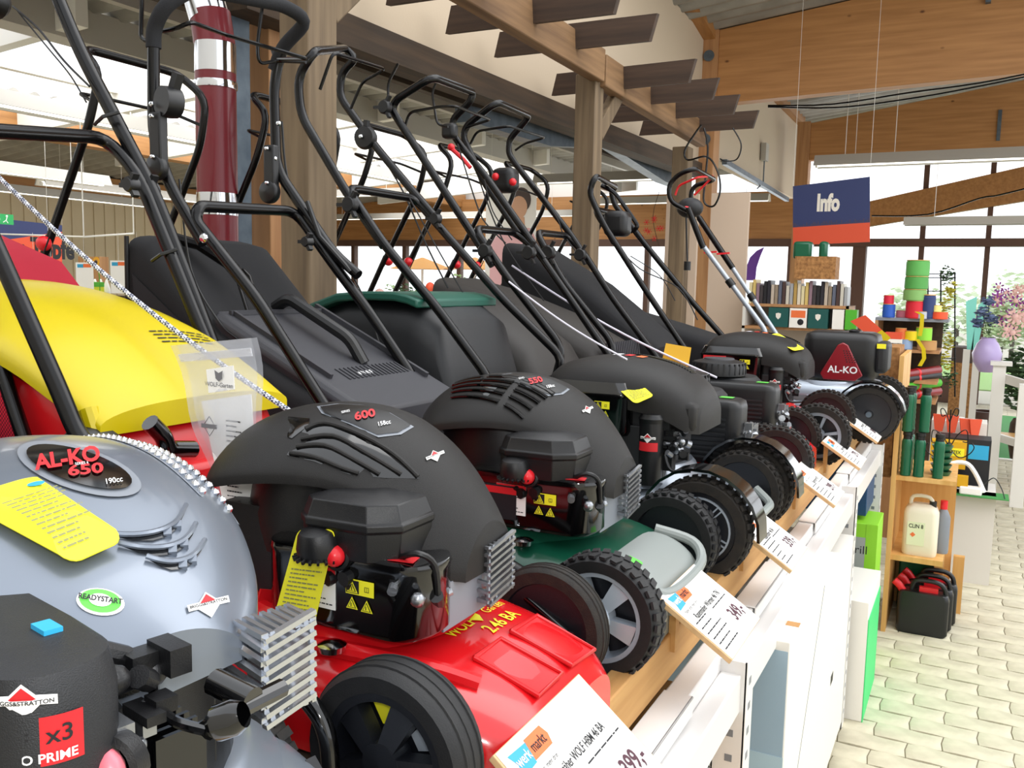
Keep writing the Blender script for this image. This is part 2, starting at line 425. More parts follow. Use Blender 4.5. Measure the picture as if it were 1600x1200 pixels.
# ---- cream wall above the mowers, its edge timbers
X0 = -2.42
pc = [at(455, -60, 0, X0), at(455, 5, 0, X0), at(1062, 236, 0, X0), at(1118, 236, 0, X0), at(1118, 30, 0, X0), at(1035, -30, 0, X0)]
y_n = 2.75; zb = 2.64
mb = MB(); prof = [(y_n, zb), (8.42, zb+.08), (8.42, 3.9), (7.2, 3.95), (y_n, 3.95)]
mb.add([(X0, y, z) for y, z in prof]+[(X0-.12, y, z) for y, z in prof], [[0, 1, 2, 3, 4], [9, 8, 7, 6, 5]]+[[i, 5+i, 5+(i+1) % 5, (i+1) % 5] for i in range(5)])
struct(mb.build('wall_left_upper', M['cream']))
mb = MB(); mb.b2((X0-.12, 8.6, 2.84), (X0+.02, 13.2, 3.95)); struct(mb.build('wall_left_far', M['cream']))
struct(MB().bar((X0+.03, 7.0, 4.18), (X0+.03, 8.5, 3.9), .16, .14).build('trim_6', M['glulamy']))
struct(MB().bar((X0+.03, 8.5, 3.95), (X0+.03, 13.2, 3.9), .16, .12).build('trim_7', M['glulamy']))
struct(MB().bar((X0-.03, 2.5, zb-.03), (X0-.03, 8.4, zb+.03), .14, .13).build('trim_8', M['dkw']))
# light purlin and gutter beyond
struct(MB().bar((-2.9, 1.0, 2.78), (-2.9, 9.0, 2.82), .08, .12).build('trim_9', M['lampm']))
struct(MB().bar((-3.2, 1.0, 2.86), (-3.2, 10.0, 2.92), .06, .22).build('trim_10', M['dkw']))
struct(MB().bar((-3.7, 1.0, 2.95), (-3.7, 12.0, 3.0), .05, .2).build('trim_11', M['lampm']))
# zinc haunch beam
pz = [(735, 165), (890, 205), (1062, 226), (1062, 292), (1040, 284), (960, 232), (860, 228), (735, 190)]
mb = MB(); v = [at(x, y, 0, -2.6) for x, y in pz]; k = len(v)
mb.add(v+[p-Vector((.1, 0, 0)) for p in v], [list(range(k)), list(range(k, 2*k))[::-1]]+[[i, k+i, k+(i+1) % k, (i+1) % k] for i in range(k)])
struct(mb.build('trim_12', M['zinc']))
# columns behind the first post
struct(MB().b2((-2.62, 2.5, 0), (-2.5, 2.64, 3.9)).build('trim_13', M['zinc'], bevel=.004))
struct(MB().b2((-2.66, 2.74, 0), (-2.5, 2.98, 3.9)).build('trim_14', M['orw'], bevel=.004))
# ---- side walls and hall roof skeleton
struct(MB().b2((-11.6, -2.5, 0), (-11.5, YW, 3.2)).build('wall_left', M['beige']))
wl = bpy.data.objects['wall_left']; mb = MB()
for i in range(75): mb.b2((-11.5, 1.0+.18*i, 0), (-11.485, 1.03+.18*i, 3.0))
o = mb.build('wall_ribs', M['beige'], wl); o['kind'] = 'stuff'
struct(MB().b2((-12, -2.6, 0), (4.6, -2.5, 4.6)).build('wall_front', M['wall_w']))
struct(MB().b2((4.5, -2.5, 0), (4.6, YW, 1.0)).build('wall_right', M['wall_w']))
mb = MB()
for i in range(8):
    y = 2.2+1.75*i; struct(MB().loft([[Vector((x, yy, z)) for yy, z in ((y, zb_), (y+.09, zb_), (y+.09, zb_+.26), (y, zb_+.26))] for x, zb_ in ((-9.2, 2.86), (-5.2, 3.16))]).build('trim_%d' % (15+i), M['wht']))
struct(MB().b2((-8.6, 1.0, 2.92), (-8.4, YW, 3.14)).build('trim_24', M['glulamy'])); struct(MB().b2((-5.6, 1.0, 3.12), (-5.4, YW, 3.34)).build('trim_25', M['lampm']))
struct(MB().b2((-7.05, 1.0, 3.2), (-6.97, YW, 3.3)).build('trim_26', M['wht']))
struct(MB().b2((-11.4, 1.0, 2.72), (-11.2, YW, 2.95)).build('trim_27', M['glulamy']))
# ================================================================== lawn mowers
def R2(poly, ang=0, s=1.0, o=(0, 0)):
    c, n = math.cos(ang), math.sin(ang); return [((x*c-y*n)*s+o[0], (x*n+y*c)*s+o[1]) for x, y in poly]
def rrect(w, h, r, k=4):
    o = []
    for cx, cy, a in ((w/2-r, h/2-r, 0), (-w/2+r, h/2-r, 90), (-w/2+r, -h/2+r, 180), (w/2-r, -h/2+r, 270)):
        for i in range(k+1):
            t = math.radians(a+90*i/k); o.append((cx+r*math.cos(t), cy+r*math.sin(t)))
    return o
def drape(mb, poly, fn, rings=3):
    """polygon (2d, star-shaped about its mean) laid onto a surface function"""
    cx = sum(p[0] for p in poly)/len(poly); cy = sum(p[1] for p in poly)/len(poly); n = len(poly)
    vs = [fn(cx, cy)]
    for j in range(1, rings+1):
        t = j/rings
        for p in poly: vs.append(fn(cx+(p[0]-cx)*t, cy+(p[1]-cy)*t))
    fs = [[0, 1+i, 1+(i+1) % n] for i in range(n)]
    for j in range(rings-1):
        a, b = 1+j*n, 1+(j+1)*n
        fs += [[a+i, b+i, b+(i+1) % n, a+(i+1) % n] for i in range(n)]
    return mb.add(vs, fs)
def wheel(root, x, y, R, kind, side=-1, W=0.045, tread='lug'):
    """side -1: outer face towards -y"""
    z = R+0.002; c = Vector((x, y, z)); ax = Vector((0, side, 0)); w = W/2
    t = MB(); rt = R*0.74
    t.lathe([(rt, -w*.9), (R*.93, -w), (R*.985, -w*.72), (R, -w*.3), (R, w*.3), (R*.985, w*.72), (R*.93, w), (rt, w*.9), (rt, w*.6), (rt, -w*.9)], c, ax, 48)
    if tread == 'lug':
        n = 34
        for i in range(n):
            for s in (-1, 1):
                a = 2*PI*(i+(0.5 if s > 0 else 0))/n; d = Vector((math.cos(a), 0, math.sin(a)))
                u = Vector((-d.z, 0, d.x)); p = c+d*R*0.997+Vector((0, s*w*.52, 0))
                t.bar(p-u*R*.055+Vector((0, s*w*.1, 0)), p+u*R*.055, w*.75, R*.045, d)
    else:
        for s in (-.5, 0, .5): t.lathe([(R*.99, s*w-.002), (R*1.012, s*w-.001), (R*1.012, s*w+.001), (R*.99, s*w+.002)], c, ax, 48)
    wo = t.build('wheel', M['rubd'] if kind in ('disc', 'spoke6', 'ring') else M['rub'], root)
    r = MB(); o = w*.85
    u3, v3 = frame(ax)
    def pol(rr, a, h): return c+ax*h+(u3*math.cos(a)+v3*math.sin(a))*rr
    def spokes(mb, n, r0, r1, w0, w1, h0, h1, dep, ph=0.0):
        for i in range(n):
            a = 2*PI*i/n+ph
            A = [pol(r0, a-w0, h0), pol(r1, a-w1, h1), pol(r1, a+w1, h1), pol(r0, a+w0, h0)]
            mb.add(A+[p-ax*dep for p in A], [[0,1,2,3],[7,6,5,4],[0,4,5,1],[1,5,6,2],[2,6,7,3],[3,7,4,0]])
    if kind == 'silver5':
        r.lathe([(rt*.98, o*.5), (rt, o), (rt*.9, o*.95), (rt*.88, o*.3), (rt*.86, -o*.3)], c, ax, 48)
        spokes(r, 5, rt*.24, rt*.9, .5, .26, o*1.15, o*.8, o*.9, .3)
        r.lathe([(rt*.34, 0), (rt*.33, o*1.2), (rt*.29, o*1.35), (rt*.27, o*1.25), (0, o*1.4)], c, ax, 32)
        r.build('rim', M['silv'], wo)
        b = MB(); b.lathe([(rt*.98, -o*.3), (0, -o*.3)], c, ax, 32); b.build('hub_backing', M['disc'], wo)
    elif kind == 'disc' or kind == 'inner':
        h = o*.75
        r.lathe([(rt, o), (rt*.97, h), (rt*.55, h*.8), (rt*.2, h*1.0), (rt*.17, h*1.5), (rt*.1, h*1.6), (0, h*1.6)], c, ax, 40)
        r.lathe([(rt, -o), (rt*.97, -h), (rt*.55, -h*.8), (rt*.2, -h), (0, -h)], c, ax, 40)
        r.build('rim', M['disc'], wo)
        b = MB(); b.lathe([(rt*.13, h*1.5), (rt*.13, h*1.75), (rt*.07, h*1.8), (0, h*1.8)], c, ax, 16); b.build('hub_cap', M['zinc'], wo)
    elif kind == 'ring':
        h = o*.7
        r.lathe([(rt, o), (rt*.97, h), (rt*.3, h), (0, h)], c, ax, 40)
        r.build('rim', M['disc'], wo)
        b = MB(); b.lathe([(rt*.86, h), (rt*.86, h*1.25), (rt*.81, h*1.25), (rt*.81, h)], c, ax, 40)
        for i in range(5):
            a = 2*PI*i/5+.2
            for s in (-.1, .1):
                b.bar(pol(rt*.25, a+s*2.2, h*1.1), pol(rt*.82, a+s*.8, h*1.1), .003, .003, ax)
        b.build('silver_trim', M['silv'], wo)
    elif kind in ('spoke6', 'yellow'):
        n = 6 if kind == 'spoke6' else 5; mt = M['silv'] if kind == 'spoke6' else M['disc']
        r.lathe([(rt*.98, o*.5), (rt, o), (rt*.86, o*.95), (rt*.85, o*.3), (rt*.84, -o*.3)], c, ax, 48)
        if kind == 'yellow': spokes(r, 5, rt*.25, rt*.88, .55, .25, o*1.2, o*.8, o*.8, .55)
        else: spokes(r, 6, rt*.2, rt*.88, .22, .08, o, o*.8, o*.7, .2)
        r.lathe([(rt*.3, 0), (rt*.29, o*1.2), (0, o*1.3)], c, ax, 24); r.build('rim', M['spk'] if kind == 'spoke6' else mt, wo)
        b = MB(); b.lathe([(rt*.98, -o*.4), (0, -o*.4)], c, ax, 32); b.build('hub_backing', M['disc'], wo)
        if kind == 'yellow':
            for i, mm in ((0, 'tagy'), (2, 'silv'), (3, 'tagy')):
                b = MB(); a = 2*PI*(i+.5)/5+.55
                b.add([pol(rt*.42, a-.3, 0), pol(rt*.78, a-.3, 0), pol(rt*.78, a+.3, 0), pol(rt*.42, a+.3, 0)], [[0,1,2,3]])
                b.build('reflector', M[mm], wo)
    return wo
M['spk'] = mat('grey wheel plastic', '7d828a', 0.4)
def deck(root, m, st, ring=(0.0, 0.0, .15, .02), p=5, q=3.0, skirt=.03):
    sh = Shell(st, p, q); mb = MB(); sh.into(mb, 40, 28, skirt); d = mb.build('deck', m, root, ang=42)
    cx, cy, r, h = ring
    z0 = sh.z(cx, cy)
    mb = MB(); mb.lathe([(r*1.18, -.012), (r*1.08, .0), (r*1.02, h*.7), (r*.97, h), (r*.9, h), (r*.84, h*.55), (r*.55, h*.5), (0, h*.5)], (cx, cy, z0), (0, 0, 1), 48)
    mb.build('engine_platform', m, d)
    return d, sh
def warn(parent, fn, s=0.016):
    """the block of four yellow warning pictograms; fn maps (x, y) in metres"""
    g = MB(); k = MB()
    d = 0.0004
    def tri(mb, cx, cy, r, lift): mb.add([fn(cx-r, cy-r*.8, lift), fn(cx+r, cy-r*.8, lift), fn(cx, cy+r*.95, lift)], [[0,1,2]])
    def rect(mb, cx, cy, w, h, lift): mb.add([fn(cx-w, cy-h, lift), fn(cx+w, cy-h, lift), fn(cx+w, cy+h, lift), fn(cx-w, cy+h, lift)], [[0,1,2,3]])
    rect(g, 0, s*.55, s*1.1, s*.5, d); rect(k, -s*.55, s*.55, s*.5, s*.42, 2*d)
    g2 = MB()
    tri(g2, -s*.55, s*.52, s*.42, 3*d); tri(g2, -s*.6, -s*.55, s*.46, d); tri(g2, s*.55, -s*.6, s*.46, d)
    tri(k, -s*.6, -s*.57, s*.34, 2*d); tri(k, s*.55, -s*.62, s*.34, 2*d); tri(k, -s*.55, s*.5, s*.3, 4*d)
    g3 = MB(); tri(g3, -s*.6, -s*.59, s*.26, 3*d); tri(g3, s*.55, -s*.64, s*.26, 3*d); tri(g3, -s*.55, s*.48, s*.22, 5*d)
    rect(k, s*.4, s*.52, s*.02, s*.14, 2*d); rect(k, s*.7, s*.52, s*.02, s*.14, 2*d); rect(k, s*.55, s*.36, s*.17, s*.02, 2*d); rect(k, s*.55, s*.66, s*.17, s*.015, 2*d); rect(k, s*.55, s*.52, s*.015, s*.14, 2*d)
    for cx, cy in ((-.6, -.6), (.55, -.65), (-.55, .47)): rect(k, s*cx, s*cy, s*.035, s*.12, 6*d)
    g.add(g2.v, g2.f); g.add(g3.v, g3.f)
    g.build('warning_label', M['tagy'], parent); k.build('warning_print', M['ink'], parent)
def flat(o, ux, uy):
    o, ux, uy = Vector(o), Vector(ux).normalized(), Vector(uy).normalized(); n = ux.cross(uy).normalized()
    return lambda x, y, l=0.0004: o+ux*x+uy*y+n*l
def lines(mb, fn, x0, x1, y0, y1, n, th, seed=1, lift=0.0008):
    rr = random.Random(seed)
    for i in range(n):
        y = y1+(y0-y1)*(i+.5)/n; e = x1-(x1-x0)*rr.random()*0.45*(rr.random() < .6)
        x = x0
        while x < e-0.001:
            k = min(e, x+(x1-x0)*rr.uniform(.05, .2))
            mb.add([fn(x, y-th/2, lift), fn(k, y-th/2, lift), fn(k, y+th/2, lift), fn(x, y+th/2, lift)], [[0,1,2,3]])
            x = k+(x1-x0)*.025
def card(parent, c4, name='hang_tag', m='tagy', r=.18, bow=0.0, text=True, seed=3, logo=True, hole=True):
    """rounded card through four corners (top-left, top-right, bottom-right, bottom-left)"""
    a, b, c, d = [Vector(p) for p in c4]
    n = (b-a).cross(d-a).normalized()
    def fn(u, v, l=0.0):
        p = (a*(1-u)+b*u)*(1-v)+(d*(1-u)+c*u)*v; return p+n*(l+bow*math.sin(PI*v)*1.0)
    w = (b-a).length; h = (d-a).length
    poly = [(x/w+.5, y/h+.5) for x, y in rrect(w, h, min(w, h)*r)]
    mb = MB(); drape(mb, poly, lambda u, v: fn(u, v, 0), 4); drape(mb, poly[::-1], lambda u, v: fn(u, v, .0009), 4)
    k = len(poly); mb.add([fn(u, v, 0) for u, v in poly]+[fn(u, v, .0009) for u, v in poly], [[i, (i+1) % k, k+(i+1) % k, k+i] for i in range(k)])
    o = mb.build(name, M[m], parent)
    s = -1 if n.y > 0 else 1
    def f2(x, y, l=0): return fn(x, 1-y, (l if s > 0 else -l)+(.0009 if s > 0 else 0))
    if text:
        t = MB(); lines(t, f2, .12, .9, .08, .62, 13, .014, seed); t.build('tag_print', M['inkg'], parent)
    if logo:
        g = MB(); drape(g, [(.78+.11*math.cos(q*PI/8), .74+.11*w/h*math.sin(q*PI/8)) for q in range(16)], lambda x, y: f2(x, y, .0008), 1)
        g.build('tag_symbol', M['blue'], parent)
    return o, f2
def rod(root, name, pts, r=.0115, m='tube', corner=.05, n=12, parent=None):
    mb = MB(); mb.tube(pts, r, n, corner=corner); return mb.build(name, M[m], parent or root)
def diamond(parent, fn, s=.02):
    """the red and white diamond mark with a bar across"""
    a = MB(); drape(a, [(0, s*.62), (s*.62, 0), (0, -s*.62), (-s*.62, 0)], lambda x, y: fn(x, y, .0006), 2); a.build('badge_edge', M['white'], parent)
    a = MB(); drape(a, [(0, s*.5), (s*.5, 0), (-s*.5, 0)], lambda x, y: fn(x, y, .001), 2); a.build('badge_red', M['inkr'], parent)
    a = MB(); drape(a, [(-s, -s*.16), (s, -s*.16), (s, s*.16), (-s, s*.16)], lambda x, y: fn(x, y, .0014), 2); a.build('badge_bar', M['white'], parent)
    a = MB(); text_into(a, 'BRIGGS&STRATTON', s*.2, lambda x, y: fn(x, y, .0018), .02); a.build('badge_lettering', M['ink'], parent)
def knob(parent, p, r=.014, ax=(0, -1, 0), L=.02):
    p = Vector(p); ax = Vector(ax); mb = MB(); mb.lathe([(0, -.004), (r*.7, -.004), (r, 0), (r, L*.7), (r*.8, L), (0, L)], p, ax, 12)
    for i in range(3):
        a = 2*PI*i/3; u, w = frame(ax); d = u*math.cos(a)+w*math.sin(a); mb.bar(p+ax*L*.5, p+ax*L*.5+d*r*1.7, .008, L*.7, ax)
    return mb.build('clamp_knob', M['blk'], parent)
def bolt(parent, p, r=.007, ax=(0, -1, 0)):
    mb = MB(); mb.lathe([(r, 0), (r, .003), (r*.7, .006), (0, .007)], p, ax, 10); return mb.build('bolt', M['chrome'], parent)
def catcher(root, st, hw, body, lid=None, name='grass_catcher', rim=None, yc=0.0, ribs=False, pw=6):
    """st rows: x, z_bottom, z_top"""
    mb = MB(); secs = []
    for x, zb, zt in st:
        zc, hh = (zb+zt)/2, (zt-zb)/2; sec = []
        for k in range(28):
            t = 2*PI*k/28; cc, ss = math.cos(t), math.sin(t); e = 2/pw
            sec.append(Vector((x, yc+hw*abs(cc)**e*(1 if cc > 0 else -1), zc+hh*abs(ss)**e*(1 if ss > 0 else -1))))
        secs.append(sec)
    mb.loft(secs); o = mb.build(name, M[body], root, ang=50)
    return o

# ---------------------------------------------------------------- engine kinds
def warn_face(parent, x, y, z, s=.016): warn(parent, lambda a, b, l=.0004: Vector((x+a, y-l, z+b)), s)
def finned(parent, x0, x1, y0, y1, z0, z1, n, m='blkm', name='cylinder_fins'):
    mb = MB()
    for i in range(n):
        x = x0+(x1-x0)*i/(n-1); mb.b2((x-.0016, y0, z0), (x+.0016, y1, z1))
    mb.b2((x0, y0+.012, z0+.01), (x1, y1-.005, z1-.01)); return mb.build(name, M[m], parent)
def clutter(parent, cx, cy, cz, sx, sy, sz, n, seed, m='blk'):
    rr = random.Random(seed); mb = MB()
    for i in range(n):
        c = (cx+rr.uniform(-sx, sx), cy+rr.uniform(-sy, sy), cz+rr.uniform(-sz, sz)); k = rr.random(); r = rr.uniform(.004, .011)
        if k < .4: mb.cyl(c, (c[0]+rr.uniform(-.01, .01), c[1]-rr.uniform(.008, .02), c[2]+rr.uniform(-.01, .01)), r, n=10)
        elif k < .8: mb.box(c, (rr.uniform(.008, .03), rr.uniform(.008, .02), rr.uniform(.006, .02)))
        else: mb.ball(c, r, 10)
    return mb.build('carburettor' if m == 'blk' else 'linkage', M[m], parent)
def guard(parent, x, y0, y1, z0, z1, m='alu'):
    """slotted heat guard plate facing the front"""
    mb = MB(); mb.b2((x-.003, y0, z0), (x, y0+.004, z1)); mb.b2((x-.003, y1-.004, z0), (x, y1, z1))
    n = 8
    for i in range(n+1):
        z = z0+(z1-z0)*i/n; mb.bar((x, y0, z-.005), (x, y1, z+.005), .006, .004)
    for i in range(7):
        y = y0+(y1-y0)*i/6; mb.bar((x-.035, y, z1), (x, y, z1-.002), .004, .004); mb.bar((x-.035, y, z0), (x, y, z0), .004, .004)
    for i in range(6):
        z = z0+(z1-z0)*(i+.5)/6; mb.bar((x, y0, z-.006), (x-.05, y0, z), .005, .004)
    mb.build('muffler_guard', M[m], parent)
    mb = MB(); mb.b2((x-.04, y0+.01, z0+.01), (x-.012, y1-.01, z1-.01)); mb.build('muffler', M['alu'], parent, bevel=.006)

REFB = (-.8, 1.0, .98)
def engine_b(root, cc='158cc', lab='600', dz=0.0, slats='long'):
    """sloping black shroud, side air filter, low fuel tank"""
    core = MB(); core.lathe([(.115, .17), (.115, .24), (.125, .25), (.13, .30), (.12, .36), (0, .37)], (.0, .02, dz), (0, 0, 1), 36)
    core.b2((-.11, -.10, .17+dz), (.0, .06, .31+dz)); core.b2((.08, -.05, .19+dz), (.2, .07, .28+dz))
    e = core.build('engine', M['blk'], root)
    st = [(-.135, -.08, .03, .375, .345, .34), (-.11, -.13, .10, .405, .346, .335), (-.075, -.16, .14, .428, .354, .338), (-.02, -.165, .155, .443, .366, .345), (.05, -.15, .15, .447, .372, .345),
          (.105, -.128, .14, .437, .366, .335), (.15, -.108, .13, .415, .345, .31), (.19, -.095, .118, .385, .30, .285), (.225, -.08, .10, .345, .262, .262), (.25, -.05, .08, .305, .25, .25)]
    st = [tuple(v+(dz if i > 2 else 0) for i, v in enumerate(r)) for r in st]
    sh = Shell(st, 2.0, 1.4); mb = MB(); sh.into(mb, 40, 24, .010); cowl = mb.build('engine_shroud', M['grym'], e)
    P = lambda x, y, l=.001: sh.put(x, y, l)
    # raised plate with capacity lettering
    D = lambda cx, cy, ang=0: decal(sh, REFB, cx, cy, ang)
    H0 = lambda x, y, k: hit(REFB, sh, x, y, k)
    pz = [(500, 638), (530, 634), (567, 636), (607, 647), (642, 667), (623, 678), (590, 682), (547, 663), (507, 648)]; pm_ = (572, 656)
    a = MB(); drape(a, [(pm_[0]+(x-pm_[0])*1.07, pm_[1]+(y-pm_[1])*1.1) for x, y in pz], lambda x, y: H0(x, y, .0012), 6); a.build('plate_rim', M['spk'], e)
    a = MB(); drape(a, pz, lambda x, y: H0(x, y, .0028), 6); a.build('name_plate', M['plate'], e)
    a = MB(); q_ = D(570, 653, 12); text_into(a, lab, 17, lambda x, y: q_(x, y, .0045), .03, sx=1.3); a.build('red_lettering', M['inkr'], e)
    a = MB(); q_ = D(600, 666, 12); text_into(a, cc, 9, lambda x, y: q_(x, y, .0045), .01); q_ = D(540, 648, 12); text_into(a, 'SERIES', 5, lambda x, y: q_(x, y, .0045)); a.build('white_lettering', M['inkw'], e)
    q1_ = D(680, 714, 22); diamond(e, lambda x, y, l: q1_(x, y, .001+l), 15)
    # cooling slats on the near shoulder
    a = MB(); b = MB()
    if slats == 'long':
        H = lambda l, k=.0015: [hit(REFB, sh, x, y, k) for x, y in l]
        pl = H([(474, 668), (507, 660), (560, 677), (613, 707), (655, 749), (600, 748), (545, 742), (490, 722), (448, 712)]); c0 = sum(pl, Vector())/len(pl)
        drape(b, [(p.x, p.y) for p in pl], lambda x, y: P(x, y, .001), 4)
        for l in ([(477, 672), (507, 663), (560, 680), (613, 710), (653, 747)], [(470, 688), (520, 683), (567, 707), (627, 743)], [(463, 700), (507, 698), (553, 720), (593, 743)], [(453, 710), (493, 717), (533, 733), (560, 742)]):
            pp_ = H(l, .002); mbx = MB(); mbx.tube(pp_, .0032, 8, smooth=4); a.add(mbx.v, mbx.f)
    else:
        for c in range(3):
            for k in range(5):
                y0 = -.05-.018*k; x0 = -.085+.075*c+.01*k*(c == 0); L = .062-(.006*k if c == 2 else 0)
                pts = [P(x0+L*i/4, y0, .001) for i in range(5)]
                for i in range(4): b.bar(pts[i], pts[i+1], .009, .002)
                a.tube([p+Vector((0, .006, .002)) for p in pts], .0025, 6)
    a.build('shroud_louvres', M['grym'], e); b.build('shroud_slots', M['gloss'], e)
    a = MB(); drape(a, [(p.x, p.y) for p in [hit(REFB, sh, x, y) for x, y in ((450, 652), (484, 655), (482, 666), (456, 686), (449, 684))]], lambda x, y: P(x, y, .0012), 3); a.build('rope_opening', M['gloss'], e)
    # air filter
    sec = []
    base = [(.075, -.152), (.095, -.168), (.18, -.164), (.212, -.138), (.212, -.07), (.075, -.07)]
    for z, k in ((.275, .93), (.305, 1), (.312, 1), (.314, 1.04), (.322, 1.04), (.324, 1), (.345, .9), (.352, .55)):
        sec.append([Vector((.143+(x-.143)*k, -.118+(y+.118)*k, z+.008+dz)) for x, y in base])
    mb = MB(); mb.loft(sec); mb.build('air_filter_cover', M['blk'], e, bevel=.003)
    # tank
    base = [(x, y) for x, y in [(.0+.0, -.158)]]
    mb = MB(); pl = [(.125+a, -.105+b) for a, b in rrect(.25, .10, .045, 6)]; sec = []
    for z, k in ((.19, .94), (.198, 1), (.272, 1), (.278, 1.02), (.284, 1.0), (.286, .9)):
        sec.append([Vector((.125+(x-.125)*k, -.105+(y+.105)*k, z+dz)) for x, y in pl])
    mb.loft(sec); mb.build('fuel_tank', M['gloss'], e, ang=50)
    warn_face(e, .165, -.1562, .24+dz, .019)
    mb = MB(); mb.b2((.07, -.1562, .215+dz), (.128, -.1555, .268+dz)); mb.build('safety_label', M['white'], e)
    mb = MB(); mb.b2((.07, -.1567, .258+dz), (.128, -.1560, .268+dz)); mb.build('label_band', M['inkr'], e)
    mb = MB(); lines(mb, lambda a, b, l: Vector((a, -.1566, b)), .074, .124, .218+dz, .256+dz, 6, .0016, 4); mb.build('label_print', M['ink'], e)
    mb = MB(); mb.quad((.17, -.150, .287+dz), (.23, -.140, .287+dz), (.225, -.118, .287+dz), (.165, -.128, .287+dz)); mb.build('fuel_label', M['inkr'], e)
    cp = Vector((.112, -.166, .286+dz)); mb = MB()
    mb.lathe([(.026, 0), (.027, .012), (.024, .026), (.021, .031), (.013, .033), (0, .034)], cp, (0, -.15, 1), 24)
    for i in range(20):
        t = 2*PI*i/20; d = Vector((math.cos(t), math.sin(t), 0)); mb.bar(cp+d*.024, cp+d*.032+Vector((0, 0, -.003)), .003, .004)
    mb.build('fuel_cap', M['blk'], e)
    mb = MB(); mb.lathe([(.019, 0), (.019, .01), (.015, .012)], (.135, -.152, .286+dz), (0, -1, .15), 20); mb.build('primer_collar', M['blk'], e)
    mb = MB(); mb.ball((.135, -.166, .288+dz), .0135, 16); mb.build('primer_bulb', M['redb'], e)
    clutter(e, .17, -.13, .27+dz, .06, .03, .018, 26, 11); clutter(e, .2, -.11, .25+dz, .05, .04, .03, 12, 5, 'alu')
    finned(e, .19, .238, -.085, .03, .185+dz, .245+dz, 7, 'spk')
    guard(e, .256, .0, .07, .20+dz, .275+dz)
    mb = MB(); mb.tube([(.2, -.13, .285+dz), (.235, -.14, .3+dz), (.25, -.125, .285+dz), (.25, -.115, .24+dz)], .004, 8, smooth=4)
    mb.cyl((.25, -.12, .245+dz), (.24, -.10, .225+dz), .009, n=10); mb.build('spark_plug_lead', M['blk'], e)
    mb = MB(); mb.tube([(.0, -.175, .19+dz), (.08, -.185, .185+dz), (.1, -.17, .178+dz)], .005, 8, smooth=3); mb.lathe([(.016, 0), (.018, .008), (.01, .012), (0, .013)], (.13, -.165, .168+dz), (0, 0, 1), 14)
    mb.build('drain_fitting', M['chrome'], e)
    return e, sh
REFA = (-.8, .52, .98); RZA = math.radians(-12)
